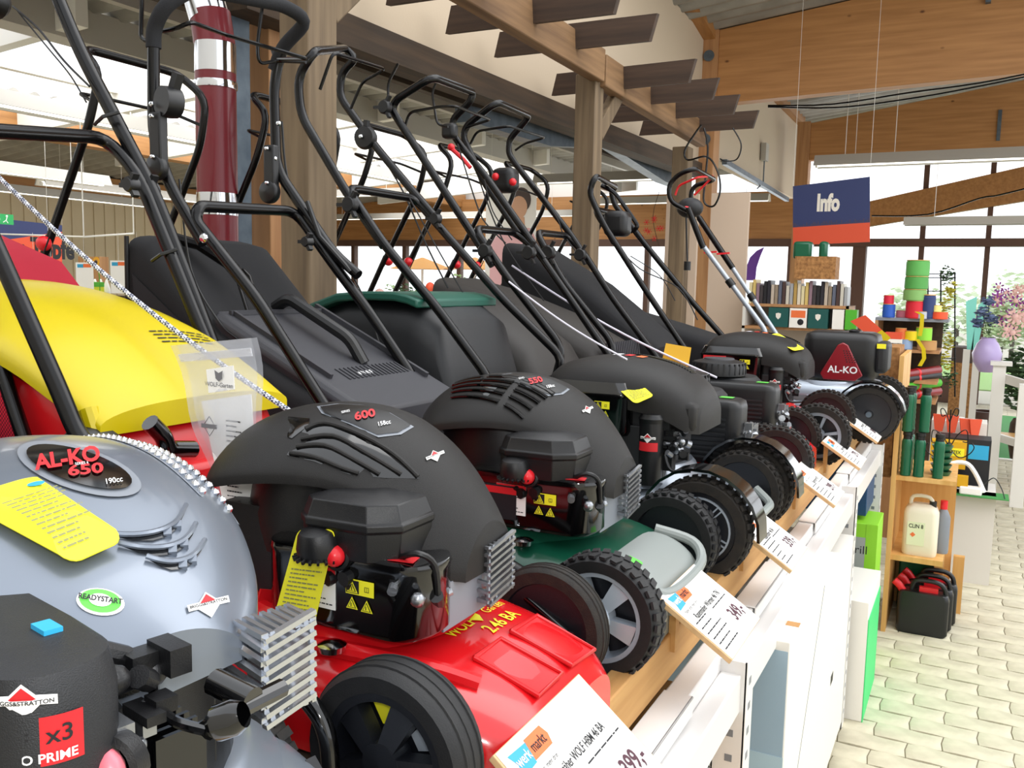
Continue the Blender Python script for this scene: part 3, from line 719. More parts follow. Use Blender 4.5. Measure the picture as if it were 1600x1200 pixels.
def engine_a(root):
    """large silver cowl with oval badge"""
    core = MB(); core.lathe([(.13, .17), (.13, .3), (.145, .33), (.14, .39), (0, .40)], (.12, 0, 0), (0, 0, 1), 36); core.b2((.1, -.09, .2), (.23, .07, .34))
    e = core.build('engine', M['blk'], root)
    st = [(-.13, -.09, .10, .43, .405), (-.05, -.125, .13, .455, .415), (.03, -.14, .145, .468, .42), (.12, -.145, .14, .466, .42, .41), (.20, -.145, .115, .448, .415, .395), (.26, -.14, .09, .425, .398, .375),
          (.30, -.128, .065, .408, .372, .36), (.325, -.11, .04, .388, .35, .35), (.338, -.085, .025, .375, .342, .352)]
    sh = Shell(st, 2.0, 1.45); mb = MB(); sh.into(mb, 44, 28, .014); mb.build('engine_cowl', M['sild'], e)
    P = lambda x, y, l=.001: sh.put(x, y, l)
    ov = lambda a, b, cx=.125, cy=-.005: [(cx+a*math.cos(t*PI/16), cy+b*math.sin(t*PI/16)*(1-.18*math.cos(t*PI/16))) for t in range(32)]
    D = lambda cx, cy, ang=0: decal(sh, REFA, cx, cy, ang, RZA)
    el2 = lambda p, q: [(p*math.cos(t*PI/16), q*math.sin(t*PI/16)) for t in range(32)]
    d0 = D(124, 735, -17)
    a = MB(); drape(a, el2(101, 34), lambda x, y: d0(x, y, .0015), 6); a.build('badge_rim', M['spk'], e)
    a = MB(); drape(a, el2(86, 26), lambda x, y: d0(x, y, .0035), 6); a.build('oval_badge', M['gloss'], e)
    a = MB(); q_ = D(106, 725, 9); text_into(a, 'AL-KO', 33, lambda x, y: q_(x, y, .005), .035, sx=1.05); q_ = D(134, 743, 6); text_into(a, '650', 22, lambda x, y: q_(x, y, .005), .03, sx=1.7); a.build('red_lettering', M['inkr'], e)
    a = MB(); q_ = D(178, 760, 10); text_into(a, '190cc', 12, lambda x, y: q_(x, y, .005), .01); q_ = D(128, 733, 8); text_into(a, 'SERIES 6', 6, lambda x, y: q_(x, y, .005)); a.build('white_lettering', M['inkw'], e)
    # dimpled chrome panels
    for s, (y0, y1), xr in ((-1, (-.122, -.085), (-.09, .13)), (1, (.085, .108), (-.05, .2))):
        a = MB(); b = MB(); rows = 4 if s < 0 else 2
        for i in range(rows):
            y = y0+(y1-y0)*i/(rows-1); n = 24
            for k in range(n):
                x = xr[0]+(xr[1]-xr[0])*(k+.5*(i % 2))/n; a.ball(P(x, y, .0012), .0042, 8)
        b.add([P(xr[0]+(xr[1]-xr[0])*i/12, y, .0008) for i in range(13) for y in (y0-.008, y1+.008)], [[2*i, 2*i+1, 2*i+3, 2*i+2] for i in range(12)])
        pn = b.build('dimple_panel', M['spk'], e); a.build('dimples', M['chrome'], e)['kind'] = 'stuff'
    # crescent louvres
    A1 = lambda x, y, k=.0015: hit(REFA, sh, x, y, k, RZA)
    for l in ([(176, 841), (208, 846), (239, 845), (262, 838), (277, 826), (288, 805), (291, 795)], [(186, 855), (216, 865), (246, 869), (270, 866), (288, 856), (301, 838), (306, 824)], [(229, 876), (250, 886), (268, 891), (286, 889), (301, 881), (314, 864), (320, 850)]):
        dk = MB(); sv = MB(); n = len(l); up = [A1(x, y-(8 if 0 < i < n-1 else 0)*math.sin(PI*i/(n-1))) for i, (x, y) in enumerate(l)]; lo_ = [A1(x, y+3*math.sin(PI*i/(n-1))) for i, (x, y) in enumerate(l)]
        dk.add(up+lo_, [[i, i+1, n+i+1, n+i] for i in range(n-1)]); dk.build('louvre_slot', M['gloss'], e)
        sv.tube([p+Vector((0, 0, .002)) for p in up], .0022, 6, smooth=3)
        for i in (3, 4): sv.bar(up[i], lo_[i], .006, .004)
        sv.build('louvre', M['sild'], e)
    d1 = D(326, 948, 14); diamond(e, lambda x, y, l: d1(x, y, .001+l), 33)
    d2_ = D(157, 943, -8)
    for a_, b_, m_, l_ in ((38, 21, 'white', .0012), (33, 18, 'green', .002), (18, 10, 'white', .0026)):
        a = MB(); drape(a, el2(a_, b_), lambda x, y: d2_(x, y, l_), 3); a.build('green_sticker', M[m_], e)
    a = MB(); text_into(a, 'READYSTART', 11.5, lambda x, y: d2_(x, y, .0034), .03); a.build('sticker_lettering', M['ink'], e)
    # near side air cleaner
    AX, AY = .372, -.128
    mb = MB(); sec = []
    for z, k in ((.19, .96), (.2, 1), (.382, 1), (.40, .96), (.407, .8)):
        sec.append([Vector((AX-.17+(x)*k, AY+y*k, z)) for x, y in rrect(.41, .075, .033, 6)])
    mb.loft(sec); mb.build('air_cleaner', M['blkm'], e, ang=50)
    mb = MB()
    for i in range(16): mb.lathe([(.0335, 0), (.035, .0015), (.035, .003), (.0335, .0045)], (AX, AY, .245+.0058*i), (0, 0, 1), 24)
    mb.build('grip_ribs', M['blkm'], e)
    def cyf(x, y, l=0): # label wrapped round the rounded front end
        a = -.72+(x/.036); r = .0362+l; return Vector((AX+r*math.cos(a), AY+r*math.sin(a), .368+y))
    mb = MB(); mb.add([cyf(-.03+.06*i/12, y, .0004) for i in range(13) for y in (-.016, .012)], [[2*i, 2*i+2, 2*i+3, 2*i+1] for i in range(12)]); mb.build('prime_label', M['inkr'], e)
    mb = MB(); text_into(mb, 'PUSH TO PRIME', .0075, lambda x, y: cyf(x, y-.0115, .001), .02); mb.build('label_lettering', M['inkw'], e)
    mb = MB(); text_into(mb, '=O=  x3', .014, lambda x, y: cyf(x, y+.001, .001), .01); mb.build('label_symbols', M['ink'], e)
    diamond(e, lambda x, y, l: cyf(x, y+.0215, l), .017)
    bolt(e, (AX-.09, AY-.038, .37), .008); mb = MB(); mb.bar((AX-.13, AY-.039, .38), (AX-.03, AY-.039, .365), .003, .005); mb.build('latch_wire', M['spk'], e)
    mb = MB(); mb.b2((AX-.03, AY+.005, .398), (AX-.012, AY+.016, .410)); mb.build('blue_clip', M['blue'], e)
    mb = MB(); mb.lathe([(.02, 0), (.02, .012), (.016, .014)], (.392, -.095, .330), (.5, -1, .1), 20); mb.build('primer_collar', M['blk'], e)
    mb = MB(); mb.ball((.400, -.108, .3312), .0145, 16, (1, .7, 1)); mb.build('primer_bulb', M['pink'], e)
    clutter(e, .345, -.07, .355, .05, .03, .018, 34, 21); clutter(e, .36, -.07, .34, .04, .03, .02, 8, 8, 'alu')
    finned(e, .315, .385, -.07, -.035, .235, .33, 8, 'gloss')
    clutter(e, .37, -.07, .25, .03, .01, .03, 14, 77)
    guard(e, .365, .025, .07, .30, .365, 'chromed')
    R1 = Matrix.Rotation(-RZA, 3, 'Z'); W1 = lambda x, y, Y: R1 @ (at(x, y, 1, Y)-Vector(REFA))
    mb = MB(); mb.tube([W1(240, 1050, .40), W1(243, 1090, .385), W1(270, 1125, .375), W1(325, 1142, .375)], .0035, 8, smooth=5); mb.tube([W1(322, 1142, .375), W1(350, 1120, .39), W1(440, 1075, .44)], .0065, 10)
    mb.lathe([(.008, -.004), (.011, 0), (.011, .012), (.008, .018)], W1(340, 1130, .38), (.6, .4, .3), 14); mb.cyl(W1(335, 1065, .41), W1(395, 1095, .41), .009, n=12)
    mb.build('spark_plug_lead', M['gloss'], e)
    return e, sh
M['pink'] = mat('pink primer rubber', 'e0707c', 0.35); M['chromed'] = mat('chrome plated guard', 'c4c7cc', 0.22, metal=.9)
def engine_c(root, small=False, red=True):
    """broad black top cover with big fuel tank at the rear and upright filter"""
    e0 = MB(); e0.b2((-.02, -.14, .16), (.19, .10, .35)); e0.lathe([(.12, .15), (.12, .2), (0, .2)], (.08, 0, 0), (0, 0, 1), 32)
    e = e0.build('engine', M['blkm'], root, bevel=.012)
    st = [(-.11, -.13, .11, .41, .345), (-.085, -.155, .13, .427, .35), (-.02, -.165, .15, .444, .358), (.06, -.165, .15, .447, .36), (.14, -.16, .145, .437, .352), (.20, -.15, .135, .418, .335),
          (.245, -.13, .115, .385, .31), (.262, -.10, .09, .355, .305)]
    sh = Shell(st, 2.8, 2.4); mb = MB(); sh.into(mb, 36, 24, .02); mb.build('engine_cover', M['grym'], e)
    P = lambda x, y, l=.001: sh.put(x, y, l)
    mb = MB(); mb.b2((.19, -.13, .29), (.258, .09, .36)); mb.build('front_duct', M['grym'], e, bevel=.015)
    # tank
    mb = MB(); sec = []
    for z, k in ((.275, .95), (.285, 1), (.36, 1), (.366, 1.03), (.374, 1.0), (.396, .9)):
        sec.append([Vector((-.0+x*k, -.10+y*k, z)) for x, y in rrect(.235, .15, .03, 5)])
    mb.loft(sec); mb.build('fuel_tank', M['gloss'], e, ang=50)
    warn_face(e, .055, -.1765, .335, .017)
    mb = MB(); mb.b2((-.1, -.177, .305), (-.015, -.1755, .362)); mb.build('safety_label', M['white'], e)
    mb = MB(); mb.b2((-.1, -.1775, .35), (-.015, -.176, .362)); mb.build('label_band', M['inkr'], e)
    mb = MB(); lines(mb, lambda a, b, l: Vector((a, -.1776, b)), -.095, -.02, .31, .348, 7, .0014, 9); mb.build('label_print', M['ink'], e)
    cp = Vector((.065, -.10, .40)); mb = MB(); mb.lathe([(.028, -.005), (.03, .008), (.026, .024), (.02, .03), (0, .031)], cp, (0, -.1, 1), 24)
    for i in range(16):
        t = 2*PI*i/16; d = Vector((math.cos(t), math.sin(t), 0)); mb.bar(cp+d*.026, cp+d*.036, .003, .004)
    mb.build('fuel_cap', M['blk'], e)
    mb = MB(); a = MB()
    for i in range(22):
        x = .06+.007*i; mb.bar(P(x, .02-.001*i, .0015), P(x+.004, .055-.001*i, .0015), .003, .003)
    mb.build('shroud_slots', M['gloss'], e)
    for k, (m_, w) in enumerate((('inkw', .03), ('inkr', .022), ('orange', .014))):
        a = MB(); a.add([P(.02+.03*k+i*.006, y, .0016) for i in range(4) for y in (-.03, .01)], [[2*i, 2*i+2, 2*i+3, 2*i+1] for i in range(3)]); a.build('logo_stripe', M[m_], e)
    mb = MB(); mb.cyl((.165, -.145, .17), (.165, -.145, .31), .026, .028, 24); mb.lathe([(.028, 0), (.03, .01), (.024, .02), (0, .022)], (.165, -.145, .31), (0, 0, 1), 24)
    mb.build('filter_housing', M['blk'], e)
    mb = MB(); mb.b2((.0, -.152, .19), (.15, -.146, .30)); mb.build('air_cleaner', M['blkm'], e, bevel=.002)
    def cyf(x, y, l=0):
        a = -PI/2+(x/.028); r = .0282+l; return Vector((.165+r*math.cos(a), -.145+r*math.sin(a), .26+y))
    mb = MB(); mb.add([cyf(-.024+.048*i/10, y, .0004) for i in range(11) for y in (-.012, .008)], [[2*i, 2*i+2, 2*i+3, 2*i+1] for i in range(10)]); mb.build('prime_label', M['inkr'], e)
    diamond(e, lambda x, y, l: cyf(x, y+.018, l), .018)
    clutter(e, .215, -.12, .27, .02, .02, .04, 20, 31, 'blk'); clutter(e, .225, -.12, .27, .02, .02, .035, 12, 32, 'alu')
    mb = MB(); mb.b2((.19, -.13, .2), (.21, -.10, .28)); mb.tube([(.2, -.15, .24), (.22, -.165, .21), (.26, -.15, .21)], .004, 8, smooth=4); mb.build('spark_plug_lead', M['blk'], e)
    return e, sh
def engine_d(root):
    """boxy engine: round recoil housing and ribbed air filter box"""
    c = MB(); c.lathe([(.11, .13), (.11, .2), (.125, .21), (.125, .31), (.11, .325), (0, .33)], (.06, .02, 0), (0, 0, 1), 36); e = c.build('engine', M['blkm'], root)
    mb = MB(); mb.lathe([(.088, 0), (.088, .03), (.082, .042), (.05, .05), (0, .052)], (.055, -.02, .33), (0, 0, 1), 40)
    for i in range(28):
        t = 2*PI*i/28; d = Vector((math.cos(t), math.sin(t), 0)); mb.bar(Vector((.055, -.02, .335))+d*.088, Vector((.055, -.02, .37))+d*.086, .005, .004, d)
    mb.build('recoil_housing', M['blk'], e)
    mb = MB(); mb.lathe([(.05, 0), (.048, .004), (.02, .006), (0, .006)], (.055, -.02, .38), (0, 0, 1), 30); mb.build('recoil_emblem', M['lidg'], e)
    mb = MB(); sec = []
    for z, k in ((.15, .95), (.158, 1), (.30, 1), (.315, .97), (.32, .9)):
        sec.append([Vector((.125+x*k, -.12+y*k, z)) for x, y in rrect(.29, .115, .03, 6)])
    mb.loft(sec); mb.build('air_filter_box', M['blk'], e, ang=50)
    mb = MB()
    for i in range(9): mb.b2((.0, -.181, .165+.013*i), (.235, -.176, .171+.013*i))
    mb.build('filter_ribs', M['blkm'], e)
    mb = MB(); mb.lathe([(.034, 0), (.034, .03), (.03, .042), (0, .044)], (-.055, -.1, .33), (0, 0, 1), 24); mb.b2((-.1, -.15, .25), (0, -.03, .335)); mb.build('fuel_tank', M['blk'], e)
    mb = MB(); mb.b2((.2, -.12, .3215), (.235, -.09, .3225)); mb.build('green_sticker', M['green'], e)
    clutter(e, .275, -.08, .2, .02, .05, .05, 26, 41, 'alu'); clutter(e, .28, -.08, .2, .02, .05, .05, 14, 42)
    finned(e, .24, .275, -.09, .03, .14, .24, 6, 'alu')
    return e, None
def engine_e(root):
    """upright black engine with dark red triangular badge"""
    c = MB(); c.lathe([(.13, .13), (.13, .18), (0, .19)], (.13, 0, 0), (0, 0, 1), 32); e = c.build('engine', M['blk'], root)
    mb = MB(); sec = []
    for z, k in ((.24, .92), (.26, 1), (.40, 1.0), (.425, .95), (.435, .8)):
        sec.append([Vector((.155+x*k, 0+y*k, z)) for x, y in rrect(.30, .26, .05, 6)])
    mb.loft(sec); mb.build('engine_housing', M['blk'], e, ang=50)
    mb = MB(); mb.b2((.29, -.11, .27), (.345, .08, .40)); mb.build('air_filter_cover', M['blkm'], e, bevel=.02, seg=3)
    mb = MB(); mb.prism([(-.085, -.05), (-.07, -.075), (.055, -.075), (.085, -.05), (.02, .075), (0, .085), (-.02, .075)], .012, Matrix.Translation((.17, -.128, .31)) @ Matrix.Rotation(PI/2, 4, 'X'))
    mb.build('red_badge', M['dkred'], e, bevel=.004)
    mb = MB(); text_into(mb, 'AL-KO', .04, lambda x, y: Vector((.175+x, -.1407, .28+y)), .02); mb.build('white_lettering', M['inkw'], e)
    mb = MB()
    for i in range(6):
        for k in range(5-i//2): mb.lathe([(.003, 0), (0, .0006)], (.19+.011*k-.003*i, -.14, .315+.009*i), (0, -1, 0), 6)
    mb.build('badge_holes', M['ink'], e)
    mb = MB(); mb.b2((.3, -.1105, .375), (.335, -.1095, .395)); mb.build('warning_label', M['tagy'], e)
    mb = MB(); mb.lathe([(.02, 0), (.022, .01), (.012, .016), (0, .017)], (.2, -.04, .432), (0, 0, 1), 16); mb.build('fuel_cap', M['blk'], e)
    return e, None
# ================================================================== the mowers on the rack
TOP = 0.98
def L(root, px, Y):
    """local points on the vertical plane Y of a leg, read off the photo"""
    return [at(x, y, 1, Y)-root.location for x, y in px]
def mid(a, b, t): return a+(b-a)*t
def mower(yc, label, name='lawn_mower', x=-.8): return empty(name, (x, yc, TOP), 0, label, 'lawn mower')
def cable(root, pts, r=.0025, sm=6, name='control_cable'):
    mb = MB(); mb.tube(pts, r, 6, smooth=sm); return mb.build(name, M['blk'], root)
def rope(root, a, b, r=.003, m='ropew', name='starter_rope'):
    a, b = Vector(a), Vector(b); mb = MB(); mb.tube([a+(b-a)*(i/12)+Vector((0, 0, -.03*math.sin(PI*i/12)*(a-b).length)) for i in range(13)], r, 8)
    o = mb.build(name, M[m], root)
    return o
M['ropew'] = mat('white starter cord', 'd8d4e2', 0.7)
def stripes():
    m = mat('speckled starter cord', 'c9ccd8', 0.7); nt = m.node_tree; b = nt.nodes['Principled BSDF']
    tc = nt.nodes.new('ShaderNodeTexCoord'); mp = nt.nodes.new('ShaderNodeMapping'); w = nt.nodes.new('ShaderNodeTexChecker')
    w.inputs['Scale'].default_value = 260; w.inputs[1].default_value = rgb('e4e6f0'); w.inputs[2].default_value = rgb('3c4258')
    nt.links.new(tc.outputs['Object'], w.inputs['Vector']); nt.links.new(w.outputs[0], b.inputs['Base Color']); return m
M['ropes'] = stripes()
def ufront(st, xr=0): pass
DECK = [(-.36, -.17, .17, .10, .07), (-.30, -.19, .19, .155, .08), (-.1, -.20, .20, .17, .075), (.1, -.20, .20, .172, .075), (.22, -.19, .19, .16, .07), (.31, -.175, .175, .13, .06), (.355, -.15, .15, .10, .055)]
def wheels(root, k, R=.1, Rr=.11, xf=.29, xr=-.27, yo=.232, inner='inner', kr=None, W=.045, tread='lug', df=0.0):
    wheel(root, xf, -yo, R, k, -1, W, tread); wheel(root, xf-df, yo, R, k if k not in ('silver5', 'yellow') else k, 1, W, tread)
    wheel(root, xr, -yo, Rr, kr or k, -1, W, tread); wheel(root, xr, yo, Rr, kr or k, 1, W, tread)

# ---- first: silver mower with the big cowl
m1 = mower(.52, 'silver mower nearest the camera with oval black badge and yellow card on its cowl')
d1, s1 = deck(m1, M['sildk'], [(a+.0, b*1.1, c*1.1, d*.98, e_) for a, b, c, d, e_ in DECK], (.1, 0, .16, .015))
m1.rotation_euler.z = RZA
for sx in (.08, -.27):
    for sy in (-1, 1): wheel(m1, sx, sy*.185, .09, 'disc', sy)
e1, c1 = engine_a(m1)
P = lambda x, y: hit(REFA, c1, x, y, .009, RZA)
card(e1, [P(-75, 800), P(48, 762), P(196, 862), P(110, 902)], bow=-.016, seed=5, r=.2)
# left front corner guard of the deck with handle bar folded beside it
mb = MB(); mb.prism([(-.06, -.03), (-.02, .04), (.05, -.02), (.06, -.05)], .012, Matrix.Translation((.22, .20, .10)) @ Matrix.Rotation(PI/2, 4, 'X')); mb.build('side_trim', M['ink'], m1)
mb = MB(); mb.prism([(-.03, -.025), (.0, .02), (.03, -.025)], .004, Matrix.Translation((.21, .186, .09)) @ Matrix.Rotation(PI/2, 4, 'X')); mb.build('trim_mark', M['inkr'], m1)
for y in (-.2, .2):
    rod(m1, 'handle', [(-.30, y, .16), (-.36, y, .24), (-.62, y, .60), (-.75, y, .80)], .011)
    rod(m1, 'upper_handle', [(-.74, y*1.05, .78), (-.86, y*1.05, 1.0), (-.90, y*.6, 1.06)] + ([(-.90, -y*.6, 1.06)] if y > 0 else []), .011)
catcher(m1, [(-.36, .2, .36), (-.6, .24, .46), (-.85, .3, .55)], .17, 'cloth')

# ---- second: red mower, black shroud, yellow and red catcher
m2 = mower(1.0, 'red mower with black sloping engine shroud, yellow-lidded red catcher')
D2 = [(-.36, -.17, .17, .11, .08), (-.30, -.185, .19, .16, .09), (-.1, -.19, .20, .175, .08), (.08, -.19, .20, .172, .075), (.20, -.183, .185, .158, .07), (.29, -.172, .17, .142, .06), (.35, -.155, .155, .12, .05), (.382, -.13, .13, .095, .045)]
d2, s2 = deck(m2, M['red'], D2, (.04, .0, .15, .018))
Q = lambda x, y, l=.001: s2.put(x, y, l)
# front pockets in the deck
for y0, y1 in ((-.06, .01), (.04, .12)):
    mb = MB(); a, b, c, d = Q(.27, y0, .003), Q(.27, y1, .003), Q(.36, y1, .008), Q(.36, y0, .008)
    mb.tube([a, b, c, d, a], .0035, 8); z = Vector((0, 0, -.02)); mb.add([a, b, c, d, mid(a, c, .62)+z*.2], [[0, 1, 4], [1, 2, 4], [2, 3, 4], [3, 0, 4]])
    mb.build('deck_pocket', M['redp'], d2)
mb = MB()
for i in range(5):
    t = math.radians(-150+35*i); c, s_ = math.cos(t), math.sin(t); a = Vector((.04+.09*c, .09*s_, .177)); b = Vector((.04+.145*c, .145*s_, .193)); mb.bar(a, b, .004, .03)
mb.build('deck_ribs', M['redp'], d2)
for (x, y, w) in ((.18, -.11, .16),):
    mb = MB(); mb.tube([Q(-.18, -.165, 0), Q(-.02, -.17, .006), Q(.12, -.15, .006), Q(.24, -.12, .004), Q(.3, -.10, 0)], .012, 10, smooth=5); mb.build('deck_swage', M['red'], d2)
mb = MB(); text_into(mb, 'WOLF', .026, lambda x, y: Q(.215-y, .035+x, .0015), .012, sx=.85, off=(-.035, 0)); text_into(mb, 'Garten', .022, lambda x, y: Q(.215-y, .035+x, .0015), .0, sx=.85, off=(.058, .002))
text_into(mb, '2.46 BA', .030, lambda x, y: Q(.245-y, .06+x, .0015), .012, sx=.85); mb.build('yellow_lettering', M['tagy'], d2)
mb = MB(); drape(mb, [(-.012, .012), (-.006, .006), (0, .009), (.006, .006), (.012, .012), (.011, -.002), (.004, -.01), (0, -.015), (-.004, -.01), (-.011, -.002)], lambda x, y: Q(.212-y, .041+x, .0015), 1); mb.build('wolf_head_mark', M['tagy'], d2)
wheel(m2, .265, -.225, .102, 'yellow', -1, .06, 'slick'); wheel(m2, .25, .205, .095, 'disc', 1, .04, 'slick'); wheel(m2, -.26, -.225, .105, 'yellow', -1, .05, 'slick'); wheel(m2, -.26, .22, .105, 'disc', 1, .05, 'slick')
e2, c2 = engine_b(m2, '158cc', '600')
a_ = [L(m2, [p], .832)[0] for p in ((466, 825), (525, 828), (487, 992), (424, 978))]
card(e2, a_, bow=.0, seed=8, r=.2)
# folding bars lying beside the deck
rod(m2, 'wheel_guard_bar', L(m2, [(380, 1030), (430, 1052), (472, 1082), (503, 1122), (514, 1160), (518, 1230)], .735), .0105, 'gloss', .04)
rod(m2, 'height_bar', [(.0, .235, .16), (.12, .24, .15), (.2, .20, .145), (.29, .185, .10)], .006, 'gloss')
mb = MB(); mb.b2((.285, .172, .085), (.305, .178, .107)); mb.lathe([(.006, 0), (0, .004)], (.295, .172, .096), (0, -1, 0), 10); mb.build('axle_bracket', M['chrome'], m2)
n_ = L(m2, [(-90, 200), (0, 400), (95, 615), (118, 672), (138, 700)], .80); f_ = L(m2, [(165, 215), (215, 270), (320, 530), (395, 690)], 1.2)
rod(m2, 'lower_handle', n_[::-1][:4]+[n_[0]]+f_[0:1]+f_[1:]+[Vector((-.33, .2, .25))], .0125, corner=.06)
u_ = L(m2, [(340, 560), (240, 300), (125, 80), (75, -40)], 1.215); u2 = L(m2, [(-60, 330), (-160, 0)], .84)
rod(m2, 'upper_handle', u_+[u_[-1]+Vector((-.02, -.02, .06)), u2[-1]+Vector((0, .02, .02)), u2[-1], u2[0]], .0135, corner=.06)
knob(m2, L(m2, [(212, 290)], 1.16)[0]); knob(m2, L(m2, [(240, 300)], 1.23)[0], .02)
cable(m2, L(m2, [(20, 10), (60, 45), (100, 95), (140, 135)], 1.19), .0022); cable(m2, L(m2, [(28, 18), (75, 75), (110, 118), (135, 160)], 1.19), .0016)
mb = MB(); mb.lathe([(.02, 0), (.03, .01), (.03, .03), (.0, .035)], L(m2, [(8, 10)], 1.17)[0], (0, -1, .1), 20); mb.build('switch_box', M['blk'], m2)
for p in ((175, 185), (265, 398)): mb = MB(); q = L(m2, [p], 1.2)[0]; mb.tube([q+Vector((-.03, -.015, -.012)), q+Vector((0, -.02, .0)), q+Vector((.02, 0, .01))], .0035, 6); mb.build('cable_tie', M['blk'], m2)
rope(m2, L(m2, [(482, 662)], 1.03)[0], L(m2, [(-30, 250)], 1.03)[0], .0042, 'ropes')
mb = MB(); c_ = L(m2, [(142, 705)], .83)[0]; mb.lathe([(.0, -.03), (.03, -.03), (.036, -.02), (.036, .02), (.03, .03), (0, .03)], c_, (0, 1, 0), 24); mb.b2(c_+Vector((-.02, -.02, -.08)), c_+Vector((.03, .02, 0))); mb.build('handle_mount', M['blk'], m2)
# catcher
k2 = catcher(m2, [(-.275, .15, .36), (-.30, .15, .405), (-.45, .17, .475), (-.62, .2, .52), (-.86, .26, .55)], .178, 'redp', yc=.02, pw=9)
mb = MB(); secs = []
for x, zb, zt in ((-.74, .24, .55), (-.84, .28, .64), (-1.05, .36, .70), (-1.2, .42, .68)):
    secs.append([Vector((x, .02+.175*a, (zb if b < 0 else zt))) for a, b in ((-1, -1), (1, -1), (1, 1), (-1, 1))])
mb.loft(secs); mb.build('catcher_cloth', M['redf2'], k2)
mb = MB(); mb.add([Vector(p) for p in ((-.47, -.163, .17), (-.9, -.163, .25), (-.9, -.163, .55), (-.62, -.163, .52), (-.47, -.163, .48))], [[0, 4, 3, 2, 1]]); mb.build('catcher_mesh', M['redf'], k2)
lid = Shell([(-.90, -.165, .205, .60, .56), (-.75, -.178, .215, .605, .555), (-.6, -.18, .22, .582, .528), (-.45, -.18, .22, .535, .487), (-.36, -.178, .218, .488, .448), (-.27, -.17, .21, .432, .405)], 2.6, 2.0)
mb = MB(); lid.into(mb, 30, 20, .012); lo = mb.build('catcher_lid', M['yelp'], k2)
mb = MB(); lines(mb, lambda a, b, l: lid.put(-.41-b, .1+a, .0015), -.05, .07, -.02, .02, 4, .003, 6); mb.build('lid_lettering', M['ink'], k2)
mb = MB(); mb.tube([lid.put(-.30, -.165, 0), Vector((-.27, -.165, .36)), Vector((-.262, -.15, .345))], .013, 10); mb.build('lid_catch', M['yelp'], k2)
mb = MB()
for i in range(9): mb.b2((-.286, -.11+.0, .33-.012*0), (-.284, -.1, .335))
mb.build('catcher_rib', M['redp'], k2)
g = [at(x, y, 0, -1.035)-m2.location for x, y in ((234, 660), (256, 682), (262, 702), (302, 702))]; rod(m2, 'catcher_grip', g, .013, 'gloss', .02, parent=k2)
mb = MB(); mb.b2((-.29, -.09, .18), (-.255, .20, .33)); mb.build('catcher_front', M['redp'], k2, bevel=.012)
# clear bag of papers hanging on it
def clear_bag():
    c = [at(x, y, 1, .93) for x, y in ((266, 540), (392, 528), (416, 838), (352, 838), (318, 760))]
    b = empty('document_bag', c[0], 0, 'clear plastic bag of mower papers hanging between the yellow lid and the black shroud', 'plastic bag')
    c = [p-b.location for p in c]; mb = MB()
    def fn(u, v): p = mid(mid(c[0], c[1], u), mid(c[3], c[2], u), v); return p+Vector((0, .008*math.sin(7*u+3*v)*v+.006*math.sin(11*v), 0))
    mb.add([fn(i/10, j/14) for j in range(15) for i in range(11)], [[j*11+i, j*11+i+1, j*11+i+12, j*11+i+11] for j in range(14) for i in range(10)])
    mb.add([fn(i/10, j/14)+Vector((0, .012, 0)) for j in range(15) for i in range(11)], [[j*11+i, j*11+i+1, j*11+i+12, j*11+i+11] for j in range(14) for i in range(10)])
    mb.build('clear_film', M['film'], b)
    f = flat(fn(.12, .42)+Vector((0, .006, 0)), (1, 0, .05), (0, 0, 1))
    mb = MB(); mb.quad(fn(.18, .30)+Vector((0, .004, 0)), fn(.9, .28)+Vector((0, .004, 0)), fn(.8, .95)+Vector((0, .004, 0)), fn(.25, .95)+Vector((0, .004, 0))); mb.build('manual', M['white'], b)
    f = flat(fn(.5, .55)+Vector((0, .001, 0)), (1, 0, 0), (0, 0, 1)); mb = MB(); lines(mb, f, .0, .028, -.07, .045, 16, .002, 12); mb.build('manual_print', M['ink'], b)
    f3 = flat(fn(.5, .4)+Vector((-.02, .001, -.01)), (1, 0, 0), (0, 0, 1)); mb = MB(); mb.tube([f3(-.012, 0, 0), f3(0, .014, 0), f3(.012, 0, 0), f3(0, -.014, 0), f3(-.012, 0, 0)], .0007, 4); mb.b2(f3(-.015, -.003, 0), f3(.015, .003, .001)); mb.build('manual_emblem', M['inkg2'], b)
    mb = MB(); mb.quad(fn(.35, .26), fn(.72, .25), fn(.72, .13), fn(.35, .14)); mb.build('paper_slip', M['white'], b)
    f3 = flat(fn(.53, .19)+Vector((0, -.003, 0)), (1, 0, 0), (0, 0, 1)); mb = MB(); text_into(mb, 'WOLF-Garten', .009, lambda x, y: f3(x, y-.009, .0005), .01); drape(mb, [(-.008, .012), (0, .008), (.008, .012), (.006, 0), (0, -.004), (-.006, 0)], lambda x, y: f3(x, y, .0005), 1); mb.build('slip_print', M['inkg2'], b)
    mb = MB(); mb.quad(fn(.04, .05), fn(.96, .05), fn(.96, .09), fn(.04, .09), .002); mb.build('bag_seam', M['filmw'], b)
M['film'] = mat('clear film', 'dfe2ea', 0.1, alpha=0.38, spec=1.0); M['filmw'] = mat('white film', 'f2f2f6', 0.3, alpha=.6); M['inkg2'] = mat('grey print', '77777c', 0.6)
clear_bag()

